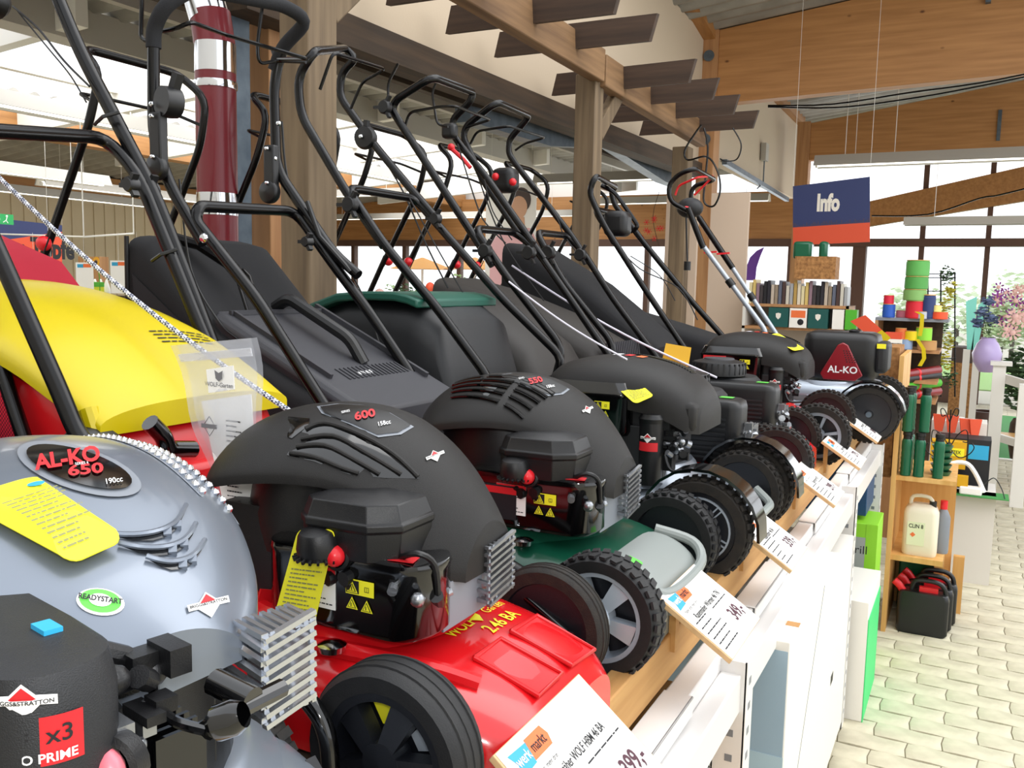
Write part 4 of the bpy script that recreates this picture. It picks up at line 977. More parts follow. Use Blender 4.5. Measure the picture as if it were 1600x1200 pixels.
# ---- third: green mower, grey and black catcher
m3 = mower(1.52, 'green mower with silver five-spoke wheels, black shroud and grey-lidded black catcher')
d3, s3 = deck(m3, M['grn'], [(-.36, -.17, .17, .18, .10), (-.30, -.19, .19, .21, .10)]+DECK[2:], (.04, 0, .15, .02))
mb = MB(); mb.b2((-.42, -.15, .1), (-.33, .24, .30)); mb.build('deck_tail', M['grn'], d3, bevel=.02)
for y in (.05, .12, .18): bolt(d3, (-.36, y, .30), .008, (0, 0, 1))
wheels(m3, 'silver5', .098, .105, .305, -.28, .235, W=.05, df=.035)
bs = Shell([(.25, -.17, .17, .15, .06), (.30, -.172, .172, .142, .06), (.345, -.155, .155, .118, .05), (.365, -.13, .13, .09, .045)], 5, 3); mb = MB(); bs.into(mb, 14, 20, .03); bp = mb.build('front_bumper', M['grybum'], m3)
mb = MB()
mb.tube([(.27, -.13, .146), (.34, -.145, .128), (.37, -.11, .105), (.377, 0, .10), (.37, .11, .105), (.34, .145, .128), (.27, .13, .146)], .010, 10, smooth=5)
mb.build('bumper_handle', M['grybum'], m3)
mb = MB()
for i in range(7): mb.b2((.364, -.12+.035*i, .06), (.374, -.108+.035*i, .092))
mb.build('bumper_slots', M['grybum'], m3)
mb = MB(); drape(mb, rrect(.03, .05, .006), lambda x, y: bs.put(.30+x, -.09+y, .002), 1); mb.build('green_sticker', M['green'], m3)
e3, c3 = engine_b(m3, '158cc', '550', slats='grid')
mb = MB(); mb.b2((-.06, -.157, .205), (.11, -.1555, .265)); mb.build('text_label', M['ink'], e3)
mb = MB(); mb.b2((-.06, -.1575, .25), (.11, -.1562, .262)); mb.build('label_band', M['inkr'], e3)
rod(m3, 'wheel_guard_bar', [(-.2, -.22, .22), (-.05, -.235, .20), (.12, -.245, .165), (.22, -.24, .12)], .012, 'blk')
n_ = L(m3, [(305, 345), (400, 465), (510, 640)], 1.35); f_ = L(m3, [(462, 330), (520, 412), (575, 485), (650, 597), (715, 690)], 1.7)
c_ = L(m3, [(310, 322)], 1.36)[0]
rod(m3, 'lower_handle', [n_[2], n_[1], n_[0], c_, f_[0]]+f_[1:]+[Vector((-.30, .2, .24))], .0125, corner=.045)
un = L(m3, [(318, 380), (265, 290), (240, 215), (240, 50), (255, 12)], 1.345); uf = L(m3, [(560, 430), (520, 395), (432, 265), (428, 130), (440, 75), (482, 32)], 1.7)
rod(m3, 'upper_handle', un+[un[-1]+Vector((.03, .05, .05)), uf[-1]+Vector((-.02, -.06, .02))]+uf[::-1], .0125, corner=.045)
fo = L(m3, [(240, 75), (240, 45), (256, 10)], 1.345); fo2 = L(m3, [(428, 110), (440, 75), (482, 32)], 1.7)
rod(m3, 'foam_grip', fo+[un[-1]+Vector((.03, .05, .05)), uf[-1]+Vector((-.02, -.06, .02))]+fo2[::-1], .0155, 'foam', .045)
b_ = L(m3, [(222, -10), (220, 60), (232, 66), (244, 50), (275, 45), (298, 34)], 1.37)+L(m3, [(355, 55), (480, 92)], 1.55)+L(m3, [(430, 92), (425, 75)], 1.7)
rod(m3, 'bail_bar', b_, .0045, 'tube', .02, 8)
b_ = L(m3, [(410, 10), (402, 70), (404, 100)], 1.62)+L(m3, [(432, 95), (478, 97)], 1.68); rod(m3, 'bail_bar', b_, .004, 'tube', .02, 8)
for px, Y, r in (((246, 262), 1.325, .026), ((422, 300), 1.68, .028)):
    q = L(m3, [px], Y)[0]; mb = MB(); mb.lathe([(0, -.012), (r*.8, -.012), (r, -.006), (r, .01), (r*.5, .016), (0, .018)], q, (0, -1, 0), 24); mb.b2(q+Vector((-.012, -.01, 0)), q+Vector((.02, .012, .11))); mb.build('height_joint', M['blk'], m3, bevel=.004)
    for dz in (.02, .1): bolt(m3, q+Vector((.005, -.014, dz)), .005)
q = L(m3, [(266, 160)], 1.34)[0]; mb = MB(); mb.lathe([(0, -.02), (.03, -.02), (.032, 0), (.03, .015), (0, .018)], q, (.2, 1, 0), 24); mb.bar(q, q+Vector((.025, 0, .055)), .018, .016); mb.build('throttle_lever', M['blk'], m3)
bolt(m3, q+Vector((-.028, -.02, -.005)), .006); bolt(m3, L(m3, [(319, 372)], 1.32)[0], .010); bolt(m3, L(m3, [(436, 193)], 1.68)[0], .006); bolt(m3, L(m3, [(430, 248)], 1.68)[0], .006)
q = L(m3, [(210, 285)], 1.3)[0]; knob(m3, q, .012); knob(m3, L(m3, [(484, 378)], 1.66)[0], .013)
cable(m3, L(m3, [(280, 280), (298, 420), (340, 500), (372, 530)], 1.38), .0022); cable(m3, L(m3, [(440, 190), (455, 300), (520, 400), (560, 430)], 1.72), .003); cable(m3, L(m3, [(545, 420), (570, 470), (600, 560)], 1.72), .002)
mb = MB(); mb.tube(L(m3, [(480, 315), (500, 370), (540, 415), (548, 425)], 1.69), .006, 8); mb.build('cable_sleeve', M['blk'], m3)
k3 = catcher(m3, [(-.26, .14, .30), (-.3, .14, .37), (-.6, .24, .505), (-.79, .36, .695), (-.84, .42, .705)], .20, 'cloth', yc=.03, pw=8)
mb = MB(); mb.add([Vector(p) for p in ((-.34, -.173, .19), (-.8, -.173, .40), (-.82, -.173, .62), (-.6, -.173, .47), (-.34, -.173, .34))], [[0, 4, 3, 2, 1]]); mb.build('catcher_mesh', M['mesh'], k3)
mb = MB(); mb.tube([(-1.06, -.175, .70), (-1.075, -.175, .5), (-.3, -.175, .17)], .006, 8, corner=.03) if False else mb.tube([Vector((-.835, -.172, .70)), Vector((-.84, -.172, .42)), Vector((-.3, -.172, .16))], .005, 8); mb.build('catcher_frame', M['blk'], k3)
# hard lid with ribs and handle
LD = lambda x, y, l=0.0: Vector((x, y, .365+(-.26-x)*.46+l))
mb = MB(); mb.loft([[LD(x, y, l) for y, l in ((-.135, -.03), (-.14, 0), (-.125, .016), (.215, .016), (.235, 0), (.23, -.03))] for x in (-.225, -.26, -.58, -.62)]); lid3 = mb.build('catcher_lid', M['lidg'], k3, bevel=.006)
mb = MB(); mb.bar(LD(-.34, -.10, .02), LD(-.6, -.10, .02), .008, .012); mb.bar(LD(-.3, .19, .02), LD(-.62, .19, .02), .01, .014); mb.bar(LD(-.6, -.11, .02), LD(-.6, .2, .02), .008, .01)
for i in range(16): mb.bar(LD(-.33, -.05+.014*i, .0165), LD(-.37, -.05+.014*i, .0165), .005, .004)
mb.build('lid_ribs', M['lidg'], k3)
mb = MB(); mb.tube([LD(-.38, .06, .015), LD(-.41, .05, .055), LD(-.58, .05, .06), LD(-.62, .05, .02)], .014, 10, corner=.02); mb.build('carry_handle', M['blk'], k3)
mb = MB(); text_into(mb, 'WOLF', .018, lambda x, y: LD(-.345-y, .02+x, .0175), .02); mb.build('lid_lettering', M['inkw'], k3)
mb = MB(); mb.tube([LD(-.6, -.05, .0), LD(-.64, -.05, .08), LD(-.66, -.05, .085)], .004, 8); mb.tube([LD(-.6, -.01, .0), LD(-.64, -.01, .08), LD(-.66, -.01, .085)], .004, 8); mb.tube([LD(-.66, -.03, .085), LD(-.74, -.06, .10), LD(-.80, -.09, .09)], .012, 8); mb.build('hanging_hook', M['tube'], k3)

# ---- fourth: silver deck, broad black cover
m4 = mower(2.07, 'silver-decked mower with ring-trimmed black wheels and yellow card on its black cover')
d4, s4 = deck(m4, M['sildk'], DECK, (.05, 0, .17, .03), q=2.2)
wheels(m4, 'ring', .108, .15, .31, -.30, .235, W=.05)
for s in (-1, 1):
    mb = MB(); secs = []
    for t in range(13):
        a = math.radians(200-t*17); r = .125; y0, y1 = (s*.19, s*.262)
        c, n = math.cos(a), math.sin(a); secs.append([Vector((.31+rr*c, y, .11+rr*n)) for rr, y in ((r, y0), (r, y1), (r+.006, y1), (r+.006, y0))])
    mb.loft(secs)
    mb.build('wheel_fender', M['gloss'], m4)
mb = MB(); mb.tube([(.34, -.16, .12), (.385, -.14, .09), (.385, .14, .09), (.34, .16, .12)], .010, 10, corner=.05); mb.build('front_bumper', M['grybum'], m4)
e4, c4 = engine_c(m4)
card(e4, [m for m in [at(x, y, 1, yy)-m4.location for x, y, yy in ((932, 577, 1.97), (985, 585, 1.99), (1022, 618, 1.88), (993, 631, 1.86))]], bow=.003, seed=4)
def std_handle(m, nl, fl, un, uf, Yn, Yf, low=True, r=.012, foam=False):
    n_ = L(m, nl, Yn); f_ = L(m, fl, Yf)
    rod(m, 'lower_handle', [Vector((-.3, Yn-m.location.y, .2))]+n_[::-1]+f_+[Vector((-.3, Yf-m.location.y, .2))], r, corner=.045)
    a = L(m, un, Yn); b = L(m, uf, Yf); rod(m, 'upper_handle', a+b[::-1], r, corner=.04)
    return a, b
a, b = std_handle(m4, [(541, 293), (600, 382), (682, 480), (770, 600)], [(648, 310), (700, 370), (790, 472), (882, 562)],
                  [(600, 385), (541, 300), (470, 180), (465, 120), (490, 80)], [(682, 342), (640, 293), (587, 229), (530, 150), (534, 112), (556, 92), (540, 76)], 1.9, 2.25)
rod(m4, 'bail_bar', L(m4, [(500, 140), (520, 82)], 1.95)+L(m4, [(602, 108), (566, 128), (548, 170)], 2.2), .0045, 'tube', .02, 8)
q = L(m4, [(571, 215)], 2.24)[0]; mb = MB(); mb.lathe([(0, -.02), (.03, -.02), (.036, 0), (.03, .015), (0, .018)], q, (.2, -1, 0), 24); mb.bar(q, q+Vector((.005, 0, .05)), .014, .014); mb.build('throttle_lever', M['blk'], m4); bolt(m4, q+Vector((0, -.022, 0)), .007)
knob(m4, L(m4, [(550, 320)], 1.88)[0], .022); knob(m4, L(m4, [(683, 342)], 2.23)[0], .018)
cable(m4, L(m4, [(595, 240), (630, 300), (665, 380), (700, 450)], 2.25)); cable(m4, L(m4, [(640, 310), (690, 400), (760, 520)], 2.2), .002)
k4 = catcher(m4, [(-.34, .15, .36), (-.385, .15, .52), (-.46, .18, .570), (-.66, .25, .575), (-.76, .3, .54), (-.80, .34, .46)], .2, 'blkm', pw=5)
mb = MB()
secs = []
for x, z in ((-.43, .570), (-.46, .580), (-.5, .587), (-.6, .587), (-.68, .58), (-.77, .55), (-.81, .47)):
    secs.append([Vector((x, s*.207, z+h)) for s, h in ((-1, -.022), (-1, 0), (1, 0), (1, -.022))])
mb.loft(secs); mb.build('catcher_rim', M['grnp'], k4, bevel=.01)
rope(m4, L(m4, [(980, 562)], 1.9)[0], L(m4, [(795, 440)], 1.9)[0], .0022)

# ---- fifth and sixth: red decks with boxy ribbed engines
def red_boxy(yc, label, px, dy=0):
    m = mower(yc, label); deck(m, M['red'], DECK, (.06, 0, .13, .02)); wheels(m, 'disc', .102, .105, .30, -.28, .235, W=.05, df=.05)
    mb = MB(); mb.b2((.2, -.2, .10), (.27, .2, .15)); mb.build('front_axle_bracket', M['blk'], m, bevel=.01)
    e, _ = engine_d(m); return m, e
m5, e5 = red_boxy(2.50, 'red-decked mower with boxy ribbed black engine, standing just behind the silver-decked one', 0)
mb = MB(); mb.quad((-.08, -.165, .335), (.0, -.165, .325), (.0, -.13, .39), (-.075, -.13, .40), .001); mb.build('fuel_card', M['tagyd'], e5)
a, b = std_handle(m5, [(741, 357), (790, 430), (880, 545)], [(805, 363), (837, 389), (900, 480), (975, 590)],
                  [(770, 415), (752, 387), (627, 195), (612, 171), (620, 155), (675, 120)], [(850, 405), (760, 277), (717, 224), (707, 208), (707, 187), (736, 157), (739, 144)], 2.33, 2.66)
rod(m5, 'bail_bar', L(m5, [(632, 200), (640, 175), (690, 166), (712, 166)], 2.35)+L(m5, [(767, 187), (738, 196), (728, 200)], 2.65), .0045, 'tube', .02, 8)
rod(m5, 'bail_bar', L(m5, [(607, 160), (606, 130), (622, 99)], 2.3), .004, 'tube', .02, 8)
rod(m5, 'bail_bar', L(m5, [(681, 130), (675, 145), (683, 195), (700, 198)], 2.5), .004, 'tube', .02, 8)
knob(m5, L(m5, [(604, 168)], 2.3)[0], .022); knob(m5, L(m5, [(760, 392)], 2.3)[0], .022); knob(m5, L(m5, [(828, 395)], 2.6)[0], .024)
q = L(m5, [(703, 205)], 2.6)[0]; mb = MB(); mb.box(q, (.05, .04, .05)); mb.build('switch_box', M['blk'], m5, bevel=.012)
cable(m5, L(m5, [(715, 225), (745, 320), (760, 350), (790, 380)], 2.62)); cable(m5, L(m5, [(757, 280), (770, 330), (800, 375)], 2.6), .002)
k5 = catcher(m5, [(-.3, .12, .34), (-.36, .12, .44), (-.5, .16, .54), (-.62, .2, .57), (-.72, .26, .52)], .2, 'hood', pw=4)
m6, e6 = red_boxy(2.95, 'red-decked mower with boxy ribbed black engine, next to the one with the broad cover and yellow card', 0)
mb = MB(); mb.quad((-.1, -.16, .345), (-.01, -.16, .335), (-.01, -.125, .42), (-.095, -.125, .43), .001); mb.build('fuel_card', M['tagyd'], e6)
m5['label'] = 'red mower with boxy ribbed engine and solid disc wheels, next after the silver-decked mower'
m6['label'] = 'red mower with boxy ribbed engine, second of two such, nearer the upright badge engine'
a, b = std_handle(m6, [(838, 363), (880, 440), (960, 540)], [(885, 368), (910, 392), (960, 470), (1035, 570)],
                  [(845, 395), (813, 368), (755, 283), (723, 213), (730, 195), (776, 159)], [(920, 410), (893, 368), (803, 253), (795, 240), (795, 219), (816, 195), (827, 181)], 2.78, 3.12)
rod(m6, 'bail_bar', L(m6, [(735, 225), (745, 205), (795, 197)], 2.8)+L(m6, [(852, 215), (820, 224), (805, 235)], 3.1), .0045, 'tube', .02, 8)
q = L(m6, [(790, 282)], 2.95)[0]; mb = MB(); mb.box(q, (.09, .08, .09)); mb.build('switch_box', M['blk'], m6, bevel=.025, seg=3)
mb = MB(); mb.ball(q+Vector((-.02, -.04, .01)), .014, 12); mb.ball(q+Vector((.045, -.03, -.01)), .014, 12); mb.build('red_buttons', M['redb'], m6)
mb = MB(); mb.ball(L(m6, [(705, 230)], 2.9)[0], .014, 12); mb.tube(L(m6, [(705, 232), (725, 250), (735, 262)], 2.9), .008, 8); mb.build('red_lever', M['redb'], m6)
knob(m6, L(m6, [(858, 395)], 2.76)[0], .026); knob(m6, L(m6, [(908, 398)], 3.08)[0], .024)
cable(m6, L(m6, [(835, 290), (870, 340), (880, 365), (905, 400)], 3.1)); cable(m6, L(m6, [(735, 240), (770, 340), (800, 400), (850, 470)], 2.8))
k6 = catcher(m6, [(-.28, .14, .36), (-.34, .14, .42), (-.5, .2, .50), (-.75, .26, .585), (-.95, .36, .63)], .2, 'hood', pw=6)
mb = MB()
for i in range(20): mb.bar((-.30, -.17+.018*i, .42), (-.285, -.17+.018*i, .33), .009, .008)
mb.build('hood_ribs', M['lidg'], k6)
rope(m6, L(m6, [(1120, 590)], 2.8)[0], L(m6, [(800, 415)], 2.8)[0], .0035)

# ---- seventh: red, spoked wheel, low black cover
m7 = mower(3.48, 'red mower with grey spoked knobbly wheels and yellow card on its low black cover')
deck(m7, M['red'], DECK, (.05, 0, .15, .02)); wheels(m7, 'spoke6', .108, .11, .335, -.28, .235, W=.05, df=.04)
e7, c7 = engine_c(m7)
card(e7, [at(x, y, 1, yy)-m7.location for x, y, yy in ((1200, 524, 3.44), (1215, 520, 3.5), (1258, 545, 3.42), (1240, 548, 3.34))], seed=2)
std_handle(m7, [(928, 327), (1000, 440), (1080, 560)], [(975, 336), (992, 362), (1080, 470), (1160, 560)],
           [(960, 380), (938, 340), (920, 300), (930, 275)], [(1010, 385), (985, 350), (960, 320), (955, 300), (962, 292)], 3.3, 3.65)
q = L(m7, [(965, 350)], 3.4)[0]; mb = MB(); mb.box(q, (.10, .09, .10)); mb.build('switch_box', M['blk'], m7, bevel=.025, seg=3)
rod(m7, 'bail_bar', L(m7, [(940, 290), (960, 300), (985, 335), (998, 355), (985, 362)], 3.5), .009, 'tube', .03, 8)
catcher(m7, [(-.28, .14, .38), (-.6, .22, .62), (-.86, .4, .76), (-.95, .5, .78)], .2, 'cloth', pw=7)
cable(m7, L(m7, [(960, 380), (1000, 420), (1060, 450), (1090, 500)], 3.4)); cable(m7, L(m7, [(985, 400), (1030, 430), (1055, 470)], 3.4), .002)
# ---- eighth: upright badge engine with telescopic handle
m8 = mower(4.1, 'silver-decked mower with upright black engine bearing a dark red triangular badge', x=-.66)
deck(m8, M['sildk'], [(a, b, c, d*1.05, e_) for a, b, c, d, e_ in DECK], (.1, 0, .17, .05), q=2); wheels(m8, 'disc', .115, .12, .30, -.30, .24, W=.05)
mb = MB(); mb.b2((-.05, -.19, .12), (.33, .19, .225)); mb.build('engine_base', M['silv'], m8, bevel=.05, seg=4)
mb = MB(); secs = []
for t in range(11):
    a_ = math.radians(170-t*16); secs.append([Vector((.30+rr*math.cos(a_), y, .115+rr*math.sin(a_))) for rr, y in ((.13, -.2), (.13, -.275), (.137, -.275), (.137, -.2))])
mb.loft(secs); mb.build('wheel_fender', M['gloss'], m8)
e8, _ = engine_e(m8)
for Y, top, jn, bt in ((3.95, (1075, 325), (1097, 382), (1195, 515)), (4.3, (1092, 340), (1140, 412), (1215, 525))):
    a, j, b = L(m8, [top, jn, bt], Y); rod(m8, 'lower_handle', [j, b, b+Vector((.02, 0, -.14))], .011, 'silv', .02); rod(m8, 'upper_handle', [a, j+(j-a)*.1], .0145, 'tube')
    c = mid(j, b, .42); mb = MB(); mb.cyl(c, c+(b-j).normalized()*.035, .017, n=12); mb.build('clamp', M['blk'], m8)
rod(m8, 'grip_loop', L(m8, [(1075, 330), (1047, 315), (1044, 290), (1060, 272), (1085, 263)], 3.95)+L(m8, [(1118, 281), (1085, 290), (1078, 305), (1092, 340)], 4.3), .011, 'tube', .04)
rod(m8, 'bail_bar', L(m8, [(1055, 305), (1060, 290), (1090, 277)], 4.0)+L(m8, [(1115, 275), (1085, 305)], 4.25), .005, 'redp', .02, 8)
q = L(m8, [(1078, 325)], 4.05)[0]; mb = MB(); mb.ball(q, .062, 20, (1, .7, .75)); mb.build('switch_box', M['blkm'], m8)
mb = MB(); mb.ball(L(m8, [(1072, 327)], 3.995)[0], .018, 12, (1, .6, .8)); mb.build('red_button', M['redb'], m8)
cable(m8, L(m8, [(1072, 340), (1073, 380), (1074, 408)], 4.0), .004); mb = MB(); c = L(m8, [(1074, 412)], 4.0)[0]; mb.cyl(c+Vector((0, 0, .01)), c+Vector((0, 0, -.03)), .016, n=12); mb.build('plug', M['blk'], m8)
for p in ((1110, 395), (1130, 397)): mb = MB(); q = L(m8, [p], 4.1)[0]; mb.bar(q+Vector((-.03, 0, .0)), q+Vector((.03, 0, .005)), .008, .008); mb.build('cable_clip', M['redb'], m8)
catcher(m8, [(-.30, .14, .36), (-.6, .22, .44), (-.85, .3, .5)], .19, 'cloth')
# ================================================================== rack, signs, pergola and goods
M['board'] = wood('raw pine board', 'c79a5e', 'a97a42', 0.7, 1); M['ply'] = wood('plywood edge', 'd9b78a', 'c19c6c', 0.65, 1)
M['deckb'] = wood('worn rack boards', '8d8270', '726755', 0.85, 1)
M['pine'] = wood('clear pine', 'dcae6c', 'c8954f', 0.5, 2); M['osb'] = mat('chipboard', 'b5824c', 0.75, col2='7c5228', vscale=45, bump=.2, bscale=60)
M['steelw'] = mat('white powder-coated steel', 'e4e2e0', 0.35)
# ---- the rack
rk = empty('display_rack', (-.42, 2.5, 0), 0, 'white steel rack with wooden boards carrying the row of mowers', 'rack')
RL = rk.location
def rp(name, a, b, m, parent=None, **k): return MB().b2(Vector(a)-RL, Vector(b)-RL).build(name, M[m], parent or rk, **k)
for i in range(7): rp('deck_board', (-1.87+.201*i, -.2, .945), (-1.87+.201*i+.196, 4.6, .98), 'deckb', bevel=.003)
rp('front_lath', (-.468, -.2, .92), (-.43, 4.72, 1.003), 'board', bevel=.003)
rp('shelf_beam', (-.43, -.2, .865), (-.385, 4.45, .91), 'steelw', bevel=.004); rp('shelf_beam', (-.385, -.2, .80), (-.345, 4.45, .875), 'steelw', bevel=.004)
rp('rear_beam', (-1.87, -.2, .87), (-1.82, 4.6, .945), 'steelw')
for y in (1.08, 1.9, 2.7, 3.5):
    mb = MB(); a = Vector((-.429, y, .911)); mb.b2(a-RL, a+Vector((.052, .34, .004))-RL); mb.b2(a+Vector((.048, 0, -.03))-RL, a+Vector((.052, .34, .004))-RL); mb.build('beam_cover', M['steelw'], rk, bevel=.0015)
for y in (.55, 1.66, 3.36, 4.35):
    for x in (-.365, -1.85):
        mb = MB(); a = Vector((x, y, 0))-RL
        mb.b2(a+Vector((-.03, -.028, 0)), a+Vector((.03, -.024, .90))); mb.b2(a+Vector((.027, -.028, 0)), a+Vector((.031, .03, .90)));  mb.b2(a+Vector((-.031, -.028, 0)), a+Vector((-.027, .03, .90)))
        up = mb.build('upright', M['steelw'], rk)
        if x > -1:
            mb = MB()
            for i in range(17):
                mb.b2(a+Vector((-.004, -.0286, .05+.05*i)), a+Vector((.010, -.0281, .064+.05*i))); mb.b2(a+Vector((.0311, -.008, .05+.05*i)), a+Vector((.0316, .008, .064+.05*i)))
            mb.build('slot_holes', M['spk'], up)['kind'] = 'stuff'
# lower boards of the rack
rp('lower_shelf', (-1.85, .6, .02), (-.45, 3.9, .05), 'deckb')

# ---- price signs
def price_sign(y, w, label, title, price, brand='Rasenmäher', x=-.43, tip=.0, drop=.0):
    s = empty('price_sign', (x, y, 1.0), 0, label, 'price sign', 'price signs along the front of the rack')
    a = Vector((.0, 0, .092+tip)); b = Vector((.125, 0, .012+tip-drop)); dn = (b-a); Hh = dn.length; ux = Vector((0, 1, 0)); uy = -dn.normalized(); n = ux.cross(uy)
    c = (a+b)/2; R = Matrix((ux, uy, n)).transposed()
    MB().box(c-n*.005, (w, Hh, .009), R).build('sign_board', M['ply'], s, bevel=.001)
    MB().box(c+n*.0002, (w*.97, Hh*.985, .001), R).build('paper', M['white'], s)
    f = flat(c+n*.0008, ux, uy); k = Hh/.155
    def poly(nm, m, ps, l=.0003): mb = MB(); mb.add([f(px, py, l) for px, py in ps], [list(range(len(ps)))]); mb.build(nm, M[m], s)
    x0 = -w/2+.012; y1 = Hh/2-.012; q = min(1, w/.2)
    poly('logo_blue', 'stek', [(x0, y1-.028), (x0+.008, y1-.014), (x0+.002, y1-.0), (x0+.042*q, y1-.002), (x0+.036*q, y1-.026)])
    poly('logo_orange', 'orange', [(x0+.036*q, y1-.024), (x0+.042*q, y1+.001), (x0+.082*q, y1+.001), (x0+.086*q, y1-.012), (x0+.08*q, y1-.024)])
    mb = MB(); text_into(mb, 'werk', .018, lambda u, v: f(u, v, .0007), .01, sx=.8*q, off=(x0+.022*q, y1-.013)); mb.build('logo_lettering', M['inkw'], s)
    mb = MB(); text_into(mb, 'markt', .018, lambda u, v: f(u, v, .0007), .01, sx=.75*q, off=(x0+.060*q, y1-.012)); text_into(mb, 'Näher dran, mehr drin', .009, lambda u, v: f(u, v, .0005), .0, sx=.8*q, off=(x0+.04*q, y1-.036))
    text_into(mb, title, .0165, lambda u, v: f(u, v, .0005), .012, sx=.72*q*min(1, 24/len(title)), off=(0, y1-.052)); lines(mb, f, x0, -.01, -Hh/2+.012, .008, 6, .0022, len(title)+int(y*10), .0006); lines(mb, f, .0, w/2-.02, -.01, .008, 1, .002, 5, .0006)
    mb.build('sign_print', M['ink'], s)
    mb = MB(); text_into(mb, price, .036, lambda u, v: f(u, v, .0006), .02, sx=.8, off=(w/2-.045, -Hh/2+.04)); mb.build('price', M['inkm'], s)
    MB().b2((-.004, -w*.12, -.03), (.008, -w*.02, .085+tip)).build('support_strip', M['board'], s)
    return s
price_sign(.925, .235, 'largest, nearest white price sign, in front of the red mower with yellow lettering', 'Rasenmäher WOLF HBM 46 BA', '399,-', drop=.02)
price_sign(1.475, .205, 'white price sign reading 349 in front of the green mower', 'Rasenmäher Wörmer 46 TN', '349,-')
price_sign(1.98, .19, 'white price sign reading 339, third along from the near end of the rack', 'Rasenmäher 46 BA', '339,-')
price_sign(2.62, .19, 'white price sign, fourth along from the near end of the rack', 'Rasenmäher 40 B', '299,-')
price_sign(3.2, .19, 'white price sign, fifth along, below the red mower with the spoked wheel', 'Rasenmäher 46', '279,-')
price_sign(3.78, .19, 'white price sign, second from the far end of the rack', 'Rasenmäher 42', '269,-')
price_sign(4.3, .19, 'white price sign at the far end of the rack, by the chipboard box', 'Rasenmäher 48', '499,-')

# ---- boxes under the rack
def carton(name, a, b, label, m, extra=None):
    a, b = Vector(a), Vector(b); o = empty(name, (a.x, a.y, a.z), 0, label, 'box'); MB().b2((0, 0, 0), b-a).build('carton', M[m], o, bevel=.003)
    if extra: extra(o, b-a)
    return o
M['pblue'] = mat('pale blue carton', 'a3bbcc', 0.6); M['pwhite'] = mat('white carton', 'ece8e0', 0.6); M['brown'] = mat('brown cardboard', 'b98a54', 0.75); M['bluec'] = mat('dark blue carton', '17456f', 0.5)
M['greyc'] = mat('grey carton print', 'a4aaa8', 0.6); M['lime'] = mat('lime green carton', '8fd52c', 0.5); M['mint'] = mat('bright green film', '37d97a', 0.5)
def ex1(o, d):
    MB().b2((.004, -.0012, 0), (d.x-.004, -.0002, d.z*.97)).build('blue_end', M['pblue'], o)
    MB().b2((.012, -.0025, .36), (d.x-.002, -.0012, .50)).build('address_label', mat('pale label', 'b9d2de', .5), o)
    f = flat((d.x/2, -.0028, .43), (1, 0, 0), (0, 0, 1)); mb = MB(); text_into(mb, '//ONE', .026, lambda x, y: f(x, y+.01, .0003), .03); text_into(mb, 'ES 464 TR-G V35', .014, lambda x, y: f(x, y-.055, .0003), .005, sx=.7)
    text_into(mb, 'Rasenmäher 46 cm', .009, lambda x, y: f(x, y+.055, .0003), .0); text_into(mb, 'ELE002.1 MOD', .009, lambda x, y: f(x, y-.025, .0003), .0); mb.build('label_print', M['ink'], o)
    mb = MB(); mb.b2((0, .1, d.z), (d.x, .13, d.z+.0006)); mb.build('tape', M['brown'], o)
    mb = MB(); mb.bar((d.x+.0005, .0, .1), (d.x+.0005, .5, .75), .0006, .004); mb.build('strap', M['spk'], o)
carton('mower_box', (-.62, 1.98, .05), (-.315, 2.75, .82), 'white carton with pale blue end and address label, under the rack', 'pwhite', ex1)
carton('mower_box', (-.62, 2.77, .05), (-.33, 3.28, .74), 'plain white carton behind the pale blue one, under the rack', 'pwhite', lambda o, d: MB().b2((d.x, .1, .3), (d.x+.0006, .16, .33)).build('stamp', M['ink'], o))
def ex2(o, d):
    MB().b2((d.x-.055, -.0012, .35), (d.x-.002, -.0002, d.z-.02)).build('yellow_label', M['tagy'], o)
    f = flat((d.x-.028, -.0014, .62), (1, 0, 0), (0, 0, 1)); mb = MB(); lines(mb, f, -.022, .022, -.2, .16, 16, .004, 2); mb.build('label_print', M['ink'], o)
carton('mower_box', (-.62, 1.05, .05), (-.40, 1.62, .84), 'brown cardboard box with bright yellow label under the near end of the rack', 'brown', ex2)
def ex3(o, d):
    MB().b2((.008, -.0012, .01), (d.x-.012, -.0002, d.z-.06)).build('grey_print', M['greyc'], o)
    mb = MB(); text_into(mb, 'gartengrill', .05, lambda x, y: Vector((d.x-.135+x, -.0018, d.z-.115+y)), .0); mb.build('lettering', M['ink'], o)
    mb = MB(); text_into(mb, 'a', .045, lambda x, y: Vector((d.x-.165+x, -.0018, d.z-.17+y)), .02); mb.build('green_letter', M['lime'], o)
    MB().b2((d.x-.045, -.0016, .0), (d.x, -.0003, d.z)).build('green_edge', M['lime'], o)
    MB().tube([(d.x-.06+.012*math.cos(t), -.002, .09+.012*math.sin(t)) for t in [i*PI/6 for i in range(13)]], .0012, 5).build('ring_mark', M['ink'], o)
carton('grill_box', (-.60, 3.95, .0), (-.305, 4.2, .62), 'lime green and grey garden grill box standing on the floor under the rack', 'lime', ex3)
carton('blue_box', (-.62, 4.0, .64), (-.36, 4.3, .86), 'dark blue carton on top of the lime green grill box', 'bluec')
carton('slim_box', (-.40, 3.42, .0), (-.275, 3.85, .46), 'slim white box wrapped in bright green film, beside the perforated upright', 'pwhite', lambda o, d: MB().b2((d.x, .0, .0), (d.x+.003, d.y, d.z*.86)).build('green_film', M['mint'], o))

